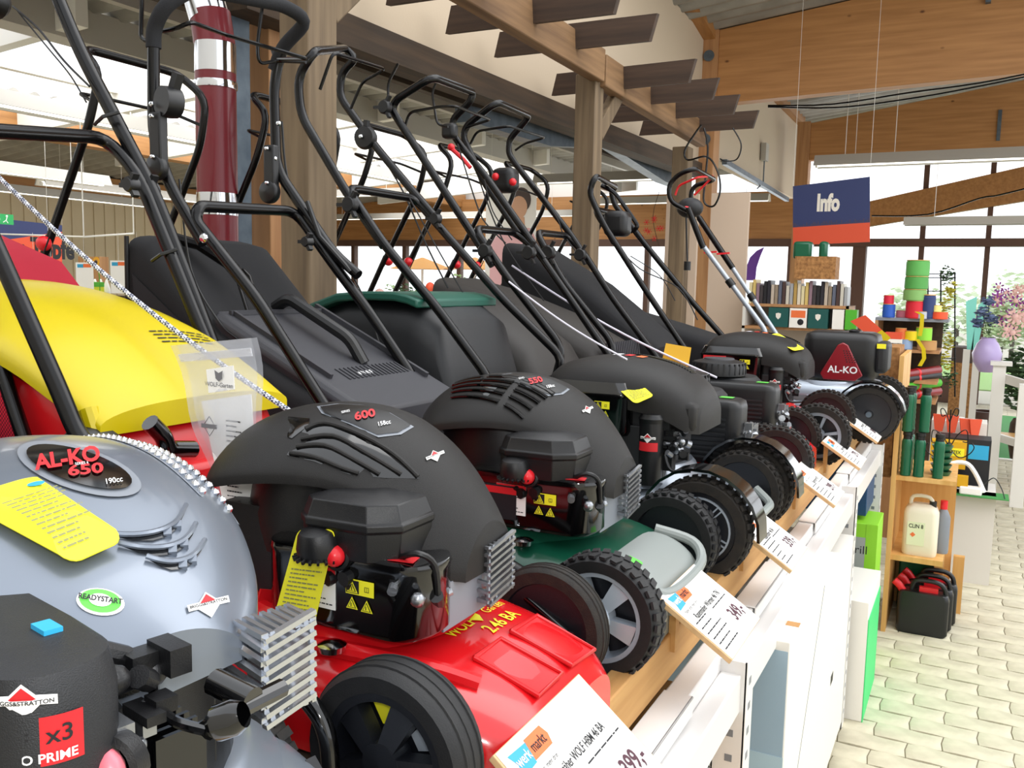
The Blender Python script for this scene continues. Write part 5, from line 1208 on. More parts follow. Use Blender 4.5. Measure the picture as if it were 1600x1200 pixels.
# ---- pergola of weathered timber
pg = empty('pergola', (-1.9, 2.4, 0), 0, 'weathered timber pergola with short brown slats on its beam', 'pergola')
PL = pg.location
def pp(name, a, b, w, h, m, up=(0, 0, 1), bv=.006, parent=None): return MB().bar(Vector(a)-PL, Vector(b)-PL, w, h, up).build(name, M[m], parent or pg, bevel=bv)
y1, y2, y3 = 2.33, 4.65, 6.4
for y, t in ((y1, 2.75), (y2, 2.72), (y3, 2.58)):
    pp('post', (-1.96, y, 0), (-1.96, y, t), .12 if y == y1 else .12, .14 if y == y1 else .12, 'oldw', (0, 1, 0))
pp('beam', (-1.9, 1.2, 2.80), (-1.9, y2-.02, 2.76), .07, .17, 'oldy'); pp('beam', (-1.9, y2, 2.74), (-1.9, y3+.25, 2.70), .07, .17, 'oldy')
pp('brace', (-1.93, y2+.05, 2.42), (-1.93, y2+.36, 2.70), .05, .09, 'oldw'); pp('brace', (-1.93, y1+.05, 2.45), (-1.93, y1+.36, 2.72), .05, .09, 'oldw')
sl = MB().bar((-.44, 0, 0), (.44, 0, 0), .13, .03, (0, 0, 1)); 
sl = MB(); sl.prism([(-.44, -.06), (.40, -.06), (.44, .06), (-.40, .06)], .04, Matrix.Rotation(PI/2, 4, 'X') @ Matrix.Identity(4)); sm = sl.mesh('slat', M['slat'], 30)
for y in (2.1, 2.45, 2.8, 3.3, 3.78, 4.26, 4.95, 5.42, 5.93, 6.5):
    o = bpy.data.objects.new('slat', sm); COL.objects.link(o); o.parent = pg; o.location = Vector((-1.885, y, 2.82+(.0 if y < 4.6 else -.06)))-PL; o.rotation_euler = (math.radians(8), 0, random.uniform(-.02, .02)+(0 if y < 4.6 else -.03))
# ---- flue pipe
M['flue'] = mat('dark red painted flue', '741420', 0.35, coat=.2)
fp = empty('flue_pipe', (-2.42, 2.3, 0), 0, 'dark red round flue pipe with shiny steel collars and a bend at the top', 'pipe')
c = (at(305, 200, 1, 2.3)+at(372, 200, 1, 2.3))/2; r = (at(372, 200, 1, 2.3)-at(305, 200, 1, 2.3)).length*.34; cx, cy = c.x+2.42, 0
MB().cyl((cx, cy, 0), (cx, cy, 2.36), r, n=32).build('pipe', M['flue'], fp)
for z0, z1, rr in ((2.22, 2.25, 1.05), (1.80, 1.88, 1.02)): MB().lathe([(r*rr*.9, z0), (r*rr, z0+.003), (r*(rr+.02), (z0+z1)/2), (r*rr, z1-.003), (r*rr*.9, z1)], (cx, cy, 0), (0, 0, 1), 32).build('steel_collar', M['chrome'], fp)
MB().cyl((cx, cy, 2.275), (cx, cy, 2.37), r*1.01, n=32).build('steel_collar', M['chrome'], fp)
MB().cyl((cx, cy, 2.36), (cx-.02, cy, 2.47), r*1.0, n=32).build('bend', M['flue'], fp)
MB().cyl((cx-.02, cy, 2.45), (cx-.08, cy, 2.62), r*1.01, n=32).build('bend_collar', M['chrome'], fp); MB().cyl((cx-.08, cy, 2.60), (cx-.2, cy, 3.3), r, n=32).build('upper_pipe', M['flue'], fp)
# ---- second row of mowers beyond, facing away
rk2 = empty('rear_rack', (-3.0, 3.6, 0), 0, 'low rack behind the pergola posts carrying the second row of mowers', 'rack')
MB().b2((-.55, -2.2, .93), (.55, 3.0, .98)).build('deck_board', M['deckb'], rk2)
for x in (-.5, .5):
    for y in (-2.1, .4, 2.9): MB().b2((x-.03, y-.03, 0), (x+.03, y+.03, .93)).build('upright', M['steelw'], rk2)
bp_ = empty('lawn_mower', (-3.0, 1.9, TOP), PI, 'black-handled mower in the second row, nearest the flue pipe', 'lawn mower', 'second row of mowers')
deck(bp_, M['red'], DECK, (.06, 0, .13, .02)); wheels(bp_, 'disc', .1, .1); engine_d(bp_)
for s in (-1, 1): rod(bp_, 'lower_handle', [(-.3, s*.2, .16), (-.36, s*.2, .24), (-.62, s*.2, .72)], .012)
rod(bp_, 'upper_handle', [(-.60, -.2, .68), (-.80, -.2, 1.02), (-.84, -.19, 1.16), (-.74, -.17, 1.24), (-.74, .17, 1.24), (-.84, .19, 1.16), (-.80, .2, 1.02), (-.60, .2, .68)], .012, corner=.05)
rod(bp_, 'bail_bar', [(-.82, -.19, 1.08), (-.72, -.17, 1.12), (-.72, .17, 1.12), (-.82, .19, 1.08)], .005, corner=.03)
for s in (-1, 1): MB().ball((-.62, s*.22, .70), .022, 12).build('clamp_knob', M['redb'], bp_)
cable(bp_, [(-.75, .2, .95), (-.6, .24, .6), (-.3, .2, .3)])
for y, t in ((2.55, 'second from the big post'), (3.15, 'third of the second row counted from the big post'), (3.75, 'fourth of the second row counted from the big post'), (4.4, 'just before the second post, handle leaning the other way'), (5.3, 'beyond the second post at the far end')):
    o = copy_tree(bp_); o.location.y = y; o['label'] = 'black-handled mower, second row, '+t
# ================================================================== signs, lamps and everything beyond
def hang(parent, p, q, r=.0015, name='cord', m='wht'): return MB().tube([p, q], r, 5).build(name, M[m], parent)
M['navy'] = mat('navy banner', '2a3564', 0.6); M['salmon'] = mat('red orange banner', 'd9502f', 0.6); M['lett'] = mat('pale lettering', 'e6e0d4', 0.5)
a, b, c, d = at(1239, 291, 1, 8), at(1359, 276, 1, 8), at(1359, 378, 1, 8), at(1239, 383, 1, 8)
s = empty('info_sign', (a.x, 8, d.z), 0, 'hanging blue and orange sign reading Info', 'sign'); o0 = s.location.copy()
e1_, e2_ = mid(a, d, .70), mid(b, c, .70)
def slab(name, pts, m, parent, th=.012, y=0):
    mb = MB(); v = [p+Vector((0, y, 0)) for p in pts]; k = len(v)
    mb.add(v+[p+Vector((0, th, 0)) for p in v], [list(range(k)), list(range(k, 2*k))[::-1]]+[[i, k+i, k+(i+1) % k, (i+1) % k] for i in range(k)]); return mb.build(name, M[m], parent)
slab('blue_panel', [p-o0 for p in (a, b, e2_, e1_)], 'navy', s); slab('orange_panel', [p-o0 for p in (e1_, e2_, c, d)], 'salmon', s)
ct = (a+b+e1_+e2_)/4-o0; mb = MB(); text_into(mb, 'Info', .19, lambda x, y: ct+Vector((x-.02, -.001, y)), .05, sx=.62); mb.build('lettering', M['lett'], s)
mb = MB()
for i in range(46):
    p = mid(e1_, e2_, (i+.5)/46)-o0; mb.b2(p+Vector((-.003, -.001, .002)), p+Vector((.001, -.0002, random.choice((.012, .022, .035)))))
mb.build('ruler_marks', M['frm'], s)
for p in (a, b): hang(s, p-o0+Vector((0, .006, 0)), p-o0+Vector((0, .006, 1.55)))
# banner on the left
Xs = -9.0; a, b, c, d = at(-60, 335, 0, Xs), at(97, 352, 0, Xs), at(97, 425, 0, Xs), at(-60, 452, 0, Xs)
s = empty('pots_sign', (Xs, b.y, c.z), 0, 'orange and blue hanging sign reading Erden Töpfe over the left hall', 'sign'); o0 = s.location.copy()
m1_, m2_ = at(-60, 385, 0, Xs), at(97, 352+10, 0, Xs)
def slabx(name, pts, m, parent, th=.012):
    mb = MB(); v = [p-o0 for p in pts]; k = len(v); mb.add(v+[p-Vector((th, 0, 0)) for p in v], [list(range(k))[::-1], list(range(k, 2*k))]+[[i, (i+1) % k, k+(i+1) % k, k+i] for i in range(k)]); return mb.build(name, M[m], parent)
slabx('blue_panel', [a, b, m2_, m1_], 'navy', s); slabx('orange_panel', [m1_, m2_, c, d], 'salmon', s)
f = at(36, 388, 0, Xs)-o0; mb = MB(); text_into(mb, 'Erden · Töpfe', .30, lambda x, y: f+Vector((.002, x+.0, y)), .04, sx=.72); mb.build('lettering', M['ink'], s)
for p in (a, b): hang(s, p-o0, p-o0+Vector((0, 0, .9)))
M['exitg'] = mat('green exit sign', '1f8a4a', 0.5, emit=.5)
a = at(0, 342, 0, -8.6); s = empty('exit_sign', a, 0, 'small green emergency exit sign by the top edge of the pots sign', 'sign')
MB().b2((-.02, -.12, -.05), (0, .14, .05)).build('panel', M['exitg'], s); mb = MB(); mb.add([(.001, -.09, 0), (.001, -.05, .03), (.001, -.05, -.03), (.001, -.05, .01), (.001, .0, .01), (.001, .0, -.01), (.001, -.05, -.01)], [[0, 2, 1], [3, 6, 5, 4]]); mb.ball((.0, .07, .03), .012, 8); mb.bar((.0, .07, .02), (.0, .06, -.01), .015, .006); mb.bar((.0, .06, -.01), (.0, .03, -.03), .008, .006); mb.bar((.0, .06, -.01), (.0, .08, -.035), .008, .006); mb.build('pictogram', M['inkw'], s); hang(s, Vector((0, 0, .05)), Vector((0, 0, .95)))
# hanging frame with posters
s = empty('poster_rail', at(0, 366, 1, 5), 0, 'thin white wire rail hung from the ceiling on the left', 'rail'); o0 = s.location.copy()
q = [at(-80, 363, 1, 5)-o0, at(131, 370, 1, 5)-o0, at(209, 365, 1, 5.6)-o0]; MB().tube(q, .008, 6).build('rail', M['wht'], s)
for p in q[1:]: hang(s, p, p+Vector((0, 0, 1.05)), .006)
hang(s, at(75, 366, 1, 5)-o0, at(75, 366, 1, 5)-o0+Vector((0, 0, 1.1)), .002)
for i, (x0, x1, y0, y1, w) in enumerate(((37, 68, 404, 455, 'leftmost, partly behind the red catcher cloth'), (70, 89, 411, 452, 'second from the left'), (118, 145, 410, 461, 'third from the left'), (172, 199, 407, 459, 'fourth from the left'), (206, 222, 406, 455, 'rightmost, half behind the mesh catcher'))):
    a, b, c = at(x0, y0, 1, 5), at(x1, y0, 1, 5), at(x1, y1, 1, 5); p = empty('hanging_poster', a, 0, 'white hanging shop poster with orange and blue heading, '+w, 'poster', 'white posters hanging on the wire rail'); W_, H_ = b.x-a.x, a.z-c.z
    MB().b2((0, 0, -H_), (W_, .004, 0)).build('sheet', M['white'], p); MB().b2((W_*.1, -.001, -H_*.16), (W_*.45, 0, -H_*.05)).build('blue_mark', M['stek'], p); MB().b2((W_*.45, -.001, -H_*.15), (W_*.9, 0, -H_*.04)).build('orange_mark', M['orange'], p)
    hang(p, Vector((W_/2, 0, 0)), Vector((W_/2, 0, (o0.z-a.z)+.01)), .0015)
# goods on the far left shelf
M['ylw'] = mat('yellow goods box', 'd8dc28', 0.5); M['grl'] = mat('bright green trim', '4fae2a', 0.5); M['sun'] = mat('sunflower petals', 'e8a818', 0.6)
sh_ = empty('goods_shelf', (-6.9, 5.3, 0), 0, 'dark shelf stand in the left hall holding yellow boxes', 'shelf')
MB().b2((-.6, -.2, 1.08), (1.7, .3, 1.12)).build('shelf_board', M['dkw'], sh_); MB().b2((-.6, .25, 0), (1.7, .3, 1.4)).build('back_panel', M['dkw'], sh_)
for x in (-.58, 1.68): MB().b2((x-.02, -.2, 0), (x+.02, .3, 1.08)).build('side_panel', M['dkw'], sh_)
a = at(80, 443, 1, 5.1); o = empty('yellow_box', (a.x, 5.1, 1.12), 0, 'large yellow green box with green lid strip on the left hall shelf', 'box'); MB().b2((0, 0, 0), (.42, .2, .39)).build('carton', M['ylw'], o); MB().b2((-.003, -.003, .36), (.423, .2, .40)).build('lid_strip', M['grl'], o)
for i in range(4):
    o = empty('yellow_box', (a.x+.5+.16*i, 5.1, 1.12), 0, ('first', 'second', 'third', 'fourth')[i]+' from left of the small yellow boxes with green triangles', 'box', 'small yellow boxes'); MB().b2((0, 0, 0), (.14, .14, .18)).build('carton', M['ylw'], o)
    mb = MB(); mb.add([(.04, -.001, .08), (.10, -.001, .08), (.07, -.001, .13)], [[0, 1, 2]]); mb.build('green_triangle', M['grl'], o)
def flower(parent, c, r, m='sun', cm='dkw', n=12, ax=(0, -1, .2)):
    ax = Vector(ax).normalized(); u, w = frame(ax); c = Vector(c); mb = MB()
    for i in range(n):
        t = 2*PI*i/n; d = u*math.cos(t)+w*math.sin(t); e = ax.cross(d); mb.add([c+d*r*.3, c+d*r*.75+e*r*.18, c+d*r+ax*r*.1, c+d*r*.75-e*r*.18], [[0, 1, 2, 3]])
    mb.build('petals', M[m], parent); MB().ball(c+ax*r*.05, r*.35, 10, (1, .5, 1)).build('flower_centre', M[cm], parent)
for x, y, Y, w in ((150, 410, 4.95, 'above the white bottles'), (150, 468, 5.0, 'among the yellow boxes')):
    c = at(x, y, 1, Y); o = empty('sunflower', c, 0, 'artificial sunflower on a stalk '+w, 'flower'); flower(o, (0, 0, 0), .05, n=14); MB().tube([(0, .01, 0), (.01, .02, -.12), (0, .03, -c.z+1.12)], .004, 6).build('stem', M['grl'], o)
for i in range(3):
    c = at(149+9*i, 457, 1, 5.45); o = empty('white_bottle', (c.x, 5.45, 1.4), 0, ('left', 'middle', 'right')[i]+' one of three white cone-topped bottles in the left hall', 'bottle', 'white bottles'); MB().lathe([(0, 0), (.03, 0), (.032, .03), (.03, .06), (.008, .14), (0, .145)], (0, 0, 0), (0, 0, 1), 16).build('bottle_body', M['white'], o)
struct(MB().b2((-7.65, 5.75, 0), (-7.35, 5.85, 1.75)).build('trim_30', M['orw']))
# fluorescent trunking
def lamp(p, q, label, w=.16, h=.09, glow=True):
    p, q = Vector(p), Vector(q); o = empty('fluorescent_lamp', p, 0, label, 'ceiling lamp', 'fluorescent lamps'); d = q-p; L_ = d.length; d.normalize(); n = Vector((-d.y, d.x, 0)); mb = MB()
    secs = [[p*0+d*t+n*a+Vector((0, 0, b)) for a, b in ((-w/2, 0), (-w*.3, h), (w*.3, h), (w/2, 0), (w*.42, 0), (w*.25, h*.8), (-w*.25, h*.8), (-w*.42, 0))] for t in (0, L_)]
    mb.loft(secs); mb.build('housing', M['lampm'], o)
    if glow: MB().cyl(d*.02+Vector((0, 0, .02)), d*(L_-.02)+Vector((0, 0, .02)), .02, n=10).build('tube', M['tubeglow'], o); MB().cyl(d*.0+Vector((0, 0, .015)), d*.02+Vector((0, 0, .015)), .022, n=10).build('socket', M['wht'], o)
    for t in (.12, .88): hang(o, d*L_*t+Vector((0, 0, h)), d*L_*t+Vector((0, 0, h+.62)), .003)
    return o
lamp((-6.5, 2.6, 2.80), (-6.5, 9.8, 2.80), 'long pale fluorescent strip highest at the upper left, behind the handles', .26, .12)
lamp((-7.6, 3.0, 2.45), (-7.75, 6.15, 2.45), 'brightest thick fluorescent strip at the left edge', .22, .1)
lamp((-9.4, 4.5, 2.45), (-9.6, 8.3, 2.45), 'lower left fluorescent strip ending over the pots sign', .2, .09); lamp((-8.8, 6.2, 2.5), (-8.8, 10.5, 2.5), 'second lower left fluorescent strip, ending by the flue pipe', .2, .09)
lamp((-9.6, 9.8, 2.68), (-6.6, 9.8, 2.68), 'fluorescent strip between the first and second post, upper of two', .18, .09); lamp((-10, 12.0, 2.55), (-5, 12.0, 2.55), 'lowest fluorescent strip between the posts, over the far windows', .18, .09)
lamp((-4.2, 8.6, 2.62), (-2.8, 8.6, 2.62), 'short fluorescent strip just right of the second post', .2, .09); lamp((-5.2, 12.5, 2.75), (-2.6, 12.5, 2.75), 'fluorescent strip under the grey tapered beam', .2, .1)
lamp((-1.62, 10, 2.86), (1.6, 10, 2.86), 'long white fluorescent strip under the second timber beam', .3, .11); lamp((-.74, 10.2, 2.26), (1.6, 10.2, 2.26), 'grey unlit hanging strip in front of the far windows', .22, .08, False)
for p in (1320, 1397): hang(bpy.data.objects['fluorescent_lamp.008'], at(p, 250, 1, 10)-Vector((-1.62, 10, 2.86)), at(p, 250, 1, 10)-Vector((-1.62, 10, 2.86))+Vector((0, 0, 1.2)), .004)
# cables along the beams
for pts, lb in (([(1200, 165), (1300, 163), (1420, 145), (1530, 130), (1640, 108)], 'upper black cable running along the underside of the near timber beam'), ([(1200, 167), (1310, 168), (1430, 153), (1540, 133), (1640, 112)], 'lower black cable sagging beside the near timber beam')):
    o = empty('cable', at(*pts[0], 1, 8.3), 0, lb, 'cable'); MB().tube([at(x, y, 1, 8.3)-o.location for x, y in pts], .008, 6, smooth=4).build('lead', M['tube'], o)
o = empty('cable', at(1300, 345, 1, 12), 0, 'thin dark cable sagging below the sloping timber by the Info sign', 'cable'); MB().tube([at(x, y, 1, 12)-o.location for x, y in ((1362, 337), (1450, 335), (1530, 310), (1560, 305), (1620, 290))], .01, 6, smooth=4).build('lead', M['tube'], o)
o = empty('cable_coil', at(1100, 225, 1, 6.3), 0, 'black power cable hanging in loops from the end of the pergola beam', 'cable'); mb = MB()
mb.tube([at(x, y, 1, 6.2)-o.location for x, y in ((1096, 195), (1085, 210), (1070, 235), (1075, 250), (1105, 245), (1122, 270), (1125, 300), (1115, 322), (1100, 315), (1102, 280), (1106, 230), (1100, 200))], .007, 6, smooth=5)
mb.tube([at(x, y, 1, 6.2)-o.location for x, y in ((1145, 200), (1158, 225), (1152, 248), (1135, 252), (1125, 248))], .005, 6, smooth=5); mb.build('lead', M['tube'], o)
o = empty('conduit', at(1135, 255, 1, 8.7), 0, 'grey slanting conduit with junction box on the far cream wall', 'conduit'); MB().bar(at(1132, 253, 0, -2.36)-o.location, at(1230, 312, 0, -2.36)-o.location, .05, .05).build('pipe', M['zinc'], o); c = at(1195, 238, 0, -2.36)-o.location; MB().b2(c-Vector((.03, .08, .1)), c+Vector((.03, .08, .1))).build('junction_box', M['lampm'], o)
MB().tube([c, c+Vector((0, .0, -.35)), c+Vector((0, -.3, -.45))], .008, 6).build('lead', M['zinc'], o)
# pale boards beside the third post
M['pale'] = mat('pale fibre board', 'cfb9a4', 0.75)
for x0, x1, y0, y1, w in ((1042, 1084, 304, 480, 'left of the third pergola post'), (1112, 1160, 302, 525, 'right of the third pergola post')):
    a, b = at(x0, y0, 1, 6.75), at(x1, y1, 1, 6.75); o = empty('pale_board', (a.x, 6.75, 0), 0, 'tall pale fibre board standing '+w, 'board'); MB().b2((0, 0, 0), (b.x-a.x, .04, a.z)).build('board', M['pale'], o)
# poster with a man
M['skinp'] = mat('printed skin tone', 'd8a98a', 0.6); M['pinkp'] = mat('printed pink shirt', 'e9b7bd', 0.6); M['hairp'] = mat('printed dark hair', '4a3c38', 0.6)
a, c = at(760, 288, 1, 9), at(834, 475, 1, 9); o = empty('man_poster', (a.x, 9, c.z), 0, 'tall white banner printed with a short-haired man in a pink shirt, behind the handles', 'poster'); W_, H_ = c.x-a.x, a.z-c.z
MB().b2((0, 0, 0), (W_, .01, H_)).build('sheet', M['white'], o); f = flat((0, -.001, 0), (1, 0, 0), (0, 0, 1))
def shp(nm, m, pts, l): mb = MB(); drape(mb, pts, lambda x, y: f(x*W_, y*H_, l), 1); mb.build(nm, M[m], o)
shp('printed_shirt', 'pinkp', [(.1, .0), (.1, .5), (.3, .6), (.45, .63), (.9, .63), (1.0, .55), (1.0, .0)], .0004)
el = lambda cx, cy, a_, b_: [(cx+a_*math.cos(t*PI/10), cy+b_*math.sin(t*PI/10)) for t in range(20)]
shp('printed_neck', 'skinp', [(.55, .6), (.55, .72), (.78, .72), (.8, .6)], .0008); shp('printed_hair', 'hairp', el(.7, .86, .2, .105), .0012); shp('printed_face', 'skinp', el(.66, .80, .17, .095), .0016); hang(o, Vector((W_*.1, 0, H_)), Vector((W_*.1, 0, H_+.7))); hang(o, Vector((W_*.9, 0, H_)), Vector((W_*.9, 0, H_+.7)))

# ---- end unit with garden goods
M['greenb'] = mat('green bottle plastic', '0d5a3c', 0.3); M['canp'] = mat('natural canister plastic', 'efe6d0', 0.35, trans=.1); M['jerry'] = mat('black jerry can', '14171a', 0.35); M['gcar'] = mat('green grass mat', '3f8a45', 0.9, bump=.5, bscale=300)
eu = empty('end_unit', (-.30, 4.42, 0), 0, 'pine shelf unit at the end of the rack holding bottles and canisters', 'shelf')
MB().b2((0, .0, 0), (.02, .5, 1.30)).build('side_panel', M['pine'], eu); MB().b2((.02, .02, .725), (.27, .5, .745)).build('shelf_board', M['pine'], eu); MB().b2((.02, .02, .345), (.24, .5, .37)).build('shelf_board', M['pine'], eu)
MB().b2((.02, .48, 0), (.27, .5, .74)).build('back_panel', M['pine'], eu); MB().b2((.20, .3, 0), (.24, .5, .345)).build('shelf_leg', M['pine'], eu)
o = empty('chipboard_box', (-.475, 4.55, .985), 0, 'chipboard box standing at the far end of the mower rack', 'box'); MB().b2((0, 0, 0), (.165, .3, .345)).build('panel', M['osb'], o); MB().b2((.001, -.006, 0), (.164, 0, .07)).build('lower_panel', M['osb'], o)
MB().b2((-.47, 4.50, .72), (-.31, 4.56, .98)).build('chipboard_panel', M['osb'], eu).location = (.30, -4.42, 0)
prof = [(0, 0), (.021, 0), (.0235, .004)]+[(.0235 if i % 2 else .0222, .02+.012*i) for i in range(10)]+[(.0235, .16), (.021, .168), (.0185, .172), (.0185, .19), (.0215, .192), (.0215, .204), (0, .206)]
def bott(x, y, z, lb):
    o = empty('green_bottle', (x, y, z), 0, lb, 'bottle', 'ribbed green bottles'); MB().lathe([p for p in prof if p[1] < .175], (0, 0, 0), (0, 0, 1), 18).build('bottle_body', M['greenb'], o); MB().lathe([(0, .172), (.0185, .173), (.0185, .187), (.021, .19), (.021, .204), (0, .206)], (0, 0, 0), (0, 0, 1), 18).build('cap', M['blk'], o)
for i, (x, y, l) in enumerate(((-.245, 4.47, 'bottom left'), (-.19, 4.47, 'bottom middle'), (-.11, 4.48, 'bottom right'))): bott(x, y, .745, 'ribbed green bottle in the front row, '+l)
bott(-.25, 4.47, .951, 'ribbed green bottle stacked on top, left'); bott(-.18, 4.49, .951, 'ribbed green bottle stacked on top, right'); 
for i, y in enumerate((4.55, 4.63)): bott(-.245, y, .951 if i == 0 else .745, ('ribbed green bottle behind the upper left one, highest', 'ribbed green bottle at the back of the shelf')[i])
bott(-.245, 4.53, .745, 'ribbed green bottle just behind the bottom left one')
for i in range(5): o = empty('green_saucer', (-.1, 4.58, .745+.03*i), 0, 'green saucer, '+('lowest', 'second from below', 'middle', 'fourth from below', 'topmost')[i]+' of the small stack right of the bottles', 'saucer', 'stacked green saucers'); MB().lathe([(0, 0), (.035, 0), (.045, .02), (.047, .02), (.036, -.002)], (0, 0, 0), (0, 0, 1), 24).build('saucer', M['greenb'], o)
o = empty('canister', (-.165, 4.53, .37), 0, 'cream plastic canister with label and black lettering on the lower pine shelf', 'canister'); mb = MB(); mb.loft([[Vector((x*k, y*k, z)) for x, y in rrect(.15, .11, .03, 4)] for z, k in ((0, .95), (.01, 1), (.20, 1), (.225, .85), (.24, .5))]); mb.build('canister_body', M['canp'], o, ang=50)
MB().tube([(-.05, 0, .22), (-.04, 0, .27), (.03, 0, .27), (.05, 0, .22)], .009, 8, smooth=4).build('grip', M['canp'], o); MB().cyl((.045, 0, .22), (.045, 0, .255), .016, n=14).build('cap', M['blk'], o)
MB().b2((-.055, -.0565, .05), (.02, -.0555, .16)).build('label', mat('label green', 'dfe3c0', .6), o); mb = MB(); text_into(mb, 'CLIN 8', .026, lambda x, y: Vector((x-.018, -.057, y+.14)), .02, sx=.8); mb.build('label_lettering', M['ink'], o); mb = MB(); drape(mb, [(-.012, 0), (0, .012), (.012, 0), (0, -.012)], lambda x, y: Vector((x-.03, -.0572, y+.10)), 1); mb.build('hazard_mark', M['orange'], o)
o = empty('grey_bottle', (-.075, 4.60, .37), 0, 'grey bottle with red cap right of the cream canister', 'bottle'); MB().lathe([(0, 0), (.03, 0), (.032, .01), (.032, .17), (.02, .2), (.014, .21), (0, .212)], (0, 0, 0), (0, 0, 1), 20).build('bottle_body', M['spk'], o); MB().cyl((0, 0, .21), (0, 0, .25), .016, n=14).build('cap', M['redb'], o)
for i, y in enumerate((4.50, 4.60, 4.70)):
    o = empty('jerry_can', (-.13+.015*i, y, 0), 0, 'black jerry can with red spout, '+('front', 'middle', 'rearmost')[i]+' of the three on the floor', 'jerry can', 'jerry cans on the floor'); w = .22; mb = MB()
    mb.loft([[Vector((x*kx, yy*.085+0, z)) for x, yy in rrect(w, 1, .25, 4)] if False else [Vector((x*kx, yy, z)) for x, yy in rrect(w, .08, .02, 4)] for z, kx in ((0, .9), (.012, 1), (.17, 1), (.195, .93), (.20, .85))]); mb.build('can_body', M['jerry'], o, ang=50)
    MB().tube([(-.055, 0, .19), (-.045, 0, .235), (-.02, 0, .25), (.05, 0, .25), (.085, 0, .225), (.095, 0, .17)], .011, 10, smooth=4).build('grip', M['jerry'], o)
    MB().tube([(-.09, 0, .19), (-.11, -.01, .22), (-.13, -.01, .235)], .017, 12).build('spout', M['redb'], o); MB().b2((-.02, -.012, .2), (.06, .012, .222)).build('red_clip', M['redb'], o)
o = empty('green_tray', (-.16, 4.78, .0), 0, 'dark green tray standing behind the jerry cans', 'tray'); MB().b2((-.1, 0, 0), (.1, .06, .29)).build('tray', M['greenb'], o, bevel=.01)
o = empty('floor_board', (.0, 4.86, 0), 0, 'small pine board standing at the foot of the end unit', 'board'); MB().b2((-.02, 0, 0), (.03, .04, .29)).build('board', M['pine'], o)
# display beyond the end unit: glue carton, reel, netted bulbs, scroll stake, red cones
M['black'] = mat('black printed carton', '1b1b20', .5); M['bag'] = mat('netted bag film', 'e3ddd6', .35)
o = empty('glue_carton', (-.16, 5.55, .50), 0, 'black and yellow carton reading PATTEX beside the shelf unit', 'box'); MB().b2((0, 0, 0), (.28, .18, .28)).build('carton', M['black'], o); MB().b2((-.02, -.08, .12), (.16, 0, .27)).build('yellow_box', M['orange2'] if 'orange2' in M else M['tagyd'], o)
MB().b2((.04, -.0815, .19), (.15, -.0802, .235)).build('yellow_panel', M['tagy'], o); mb = MB(); text_into(mb, 'PATTEX', .026, lambda x, y: Vector((.095+x, -.0822, .212+y)), .02, sx=.8); mb.build('lettering', M['ink'], o); MB().b2((.17, -.0012, .17), (.27, 0, .25)).build('blue_panel', M['blue'], o)
pd = empty('plinth', (-.2, 5.42, 0), 0, 'low white plinth under the glue carton', 'plinth'); MB().b2((0, 0, 0), (.36, .36, .50)).build('plinth_block', M['wall_w'], pd); MB().b2((-.01, -.06, .495), (.42, .1, .5)).build('green_mat', M['gcar'], pd)
o = empty('white_reel', (-.0, 5.40, .5), 0, 'white and orange hand reel with a looping cable beside the PATTEX carton', 'reel'); mb = MB(); mb.tube([(-.12, 0, .05), (-.08, 0, .15), (.0, 0, .17), (.05, 0, .12), (.1, 0, .02)], .012, 8, smooth=4); mb.build('frame', M['white'], o)
MB().b2((-.06, -.02, .04), (.02, .02, .10)).build('orange_motor', M['tagyd'], o); MB().b2((-.02, -.03, .0), (.09, .03, .045)).build('white_case', M['white'], o, bevel=.008); MB().tube([(.09, 0, .05), (.14, .02, .10), (.18, .02, .05), (.2, -.02, .0)], .003, 6, smooth=5).build('cable', M['blk'], o)
for i, (x, y, r_, w) in enumerate(((1478, 685, .075, 'upper left'), (1500, 672, .06, 'upper right'), (1470, 725, .07, 'lower left'), (1500, 725, .07, 'lower right'))):
    c = at(x, y, 1, 6.0); o = empty('netted_bag', c, 0, 'pale netted bag of bulbs behind the scroll stake, '+w, 'bag', 'netted bags'); MB().ball((0, 0, 0), r_, 16, (1, .7, 1)).build('bag_body', M['bag'], o); MB().cyl((0, 0, r_*.9), (0, 0, r_*1.3), .012, .02, 8).build('tied_neck', M['bag'], o)
    mb = MB()
    for k in range(8): t = 2*PI*k/8; mb.tube([(math.cos(t)*r_*math.sin(q)*1.02, math.sin(t)*r_*.7*math.sin(q)*1.02, r_*1.02*math.cos(q)) for q in [j*PI/8 for j in range(9)]], .0015, 4)
    mb.build('netting', M['spk'], o)
nb = empty('bag_stand', (-.2, 6.0, 0), 0, 'white stand under the netted bags', 'stand'); MB().b2((-.0, -.05, 0), (.3, .15, .82)).build('stand_block', M['wall_w'], nb)
for i, (x, y) in enumerate(((1468, 660), (1487, 662), (1508, 667), (1522, 668))):
    c = at(x, y, 1, 5.9); o = empty('red_trowel', c, math.radians((-8, 6, 10, 22)[i]), 'orange red scoop, '+('first', 'second', 'third', 'fourth')[i]+' from the left above the scroll stake', 'scoop', 'orange red scoops'); MB().prism([(-.035, .05), (.035, .05), (.02, -.05), (-.02, -.05)], .02, Matrix.Rotation(PI/2, 4, 'X')).build('scoop_blade', M['salmon'], o); MB().cyl((0, -.01, -.05), (0, -.01, -.14), .008, n=8).build('scoop_handle', M['salmon'], o)
o = empty('scroll_stake', at(1483, 740, 1, 5.2), 0, 'black wrought scroll stake with curled wings', 'garden stake'); o0 = o.location.copy(); mb = MB()
def ptsw(l, Y): return [at(x, y, 1, Y)-o0 for x, y in l]
mb.tube(ptsw([(1483, 750), (1483, 700), (1484, 665), (1486, 640)], 5.2), .004, 6)
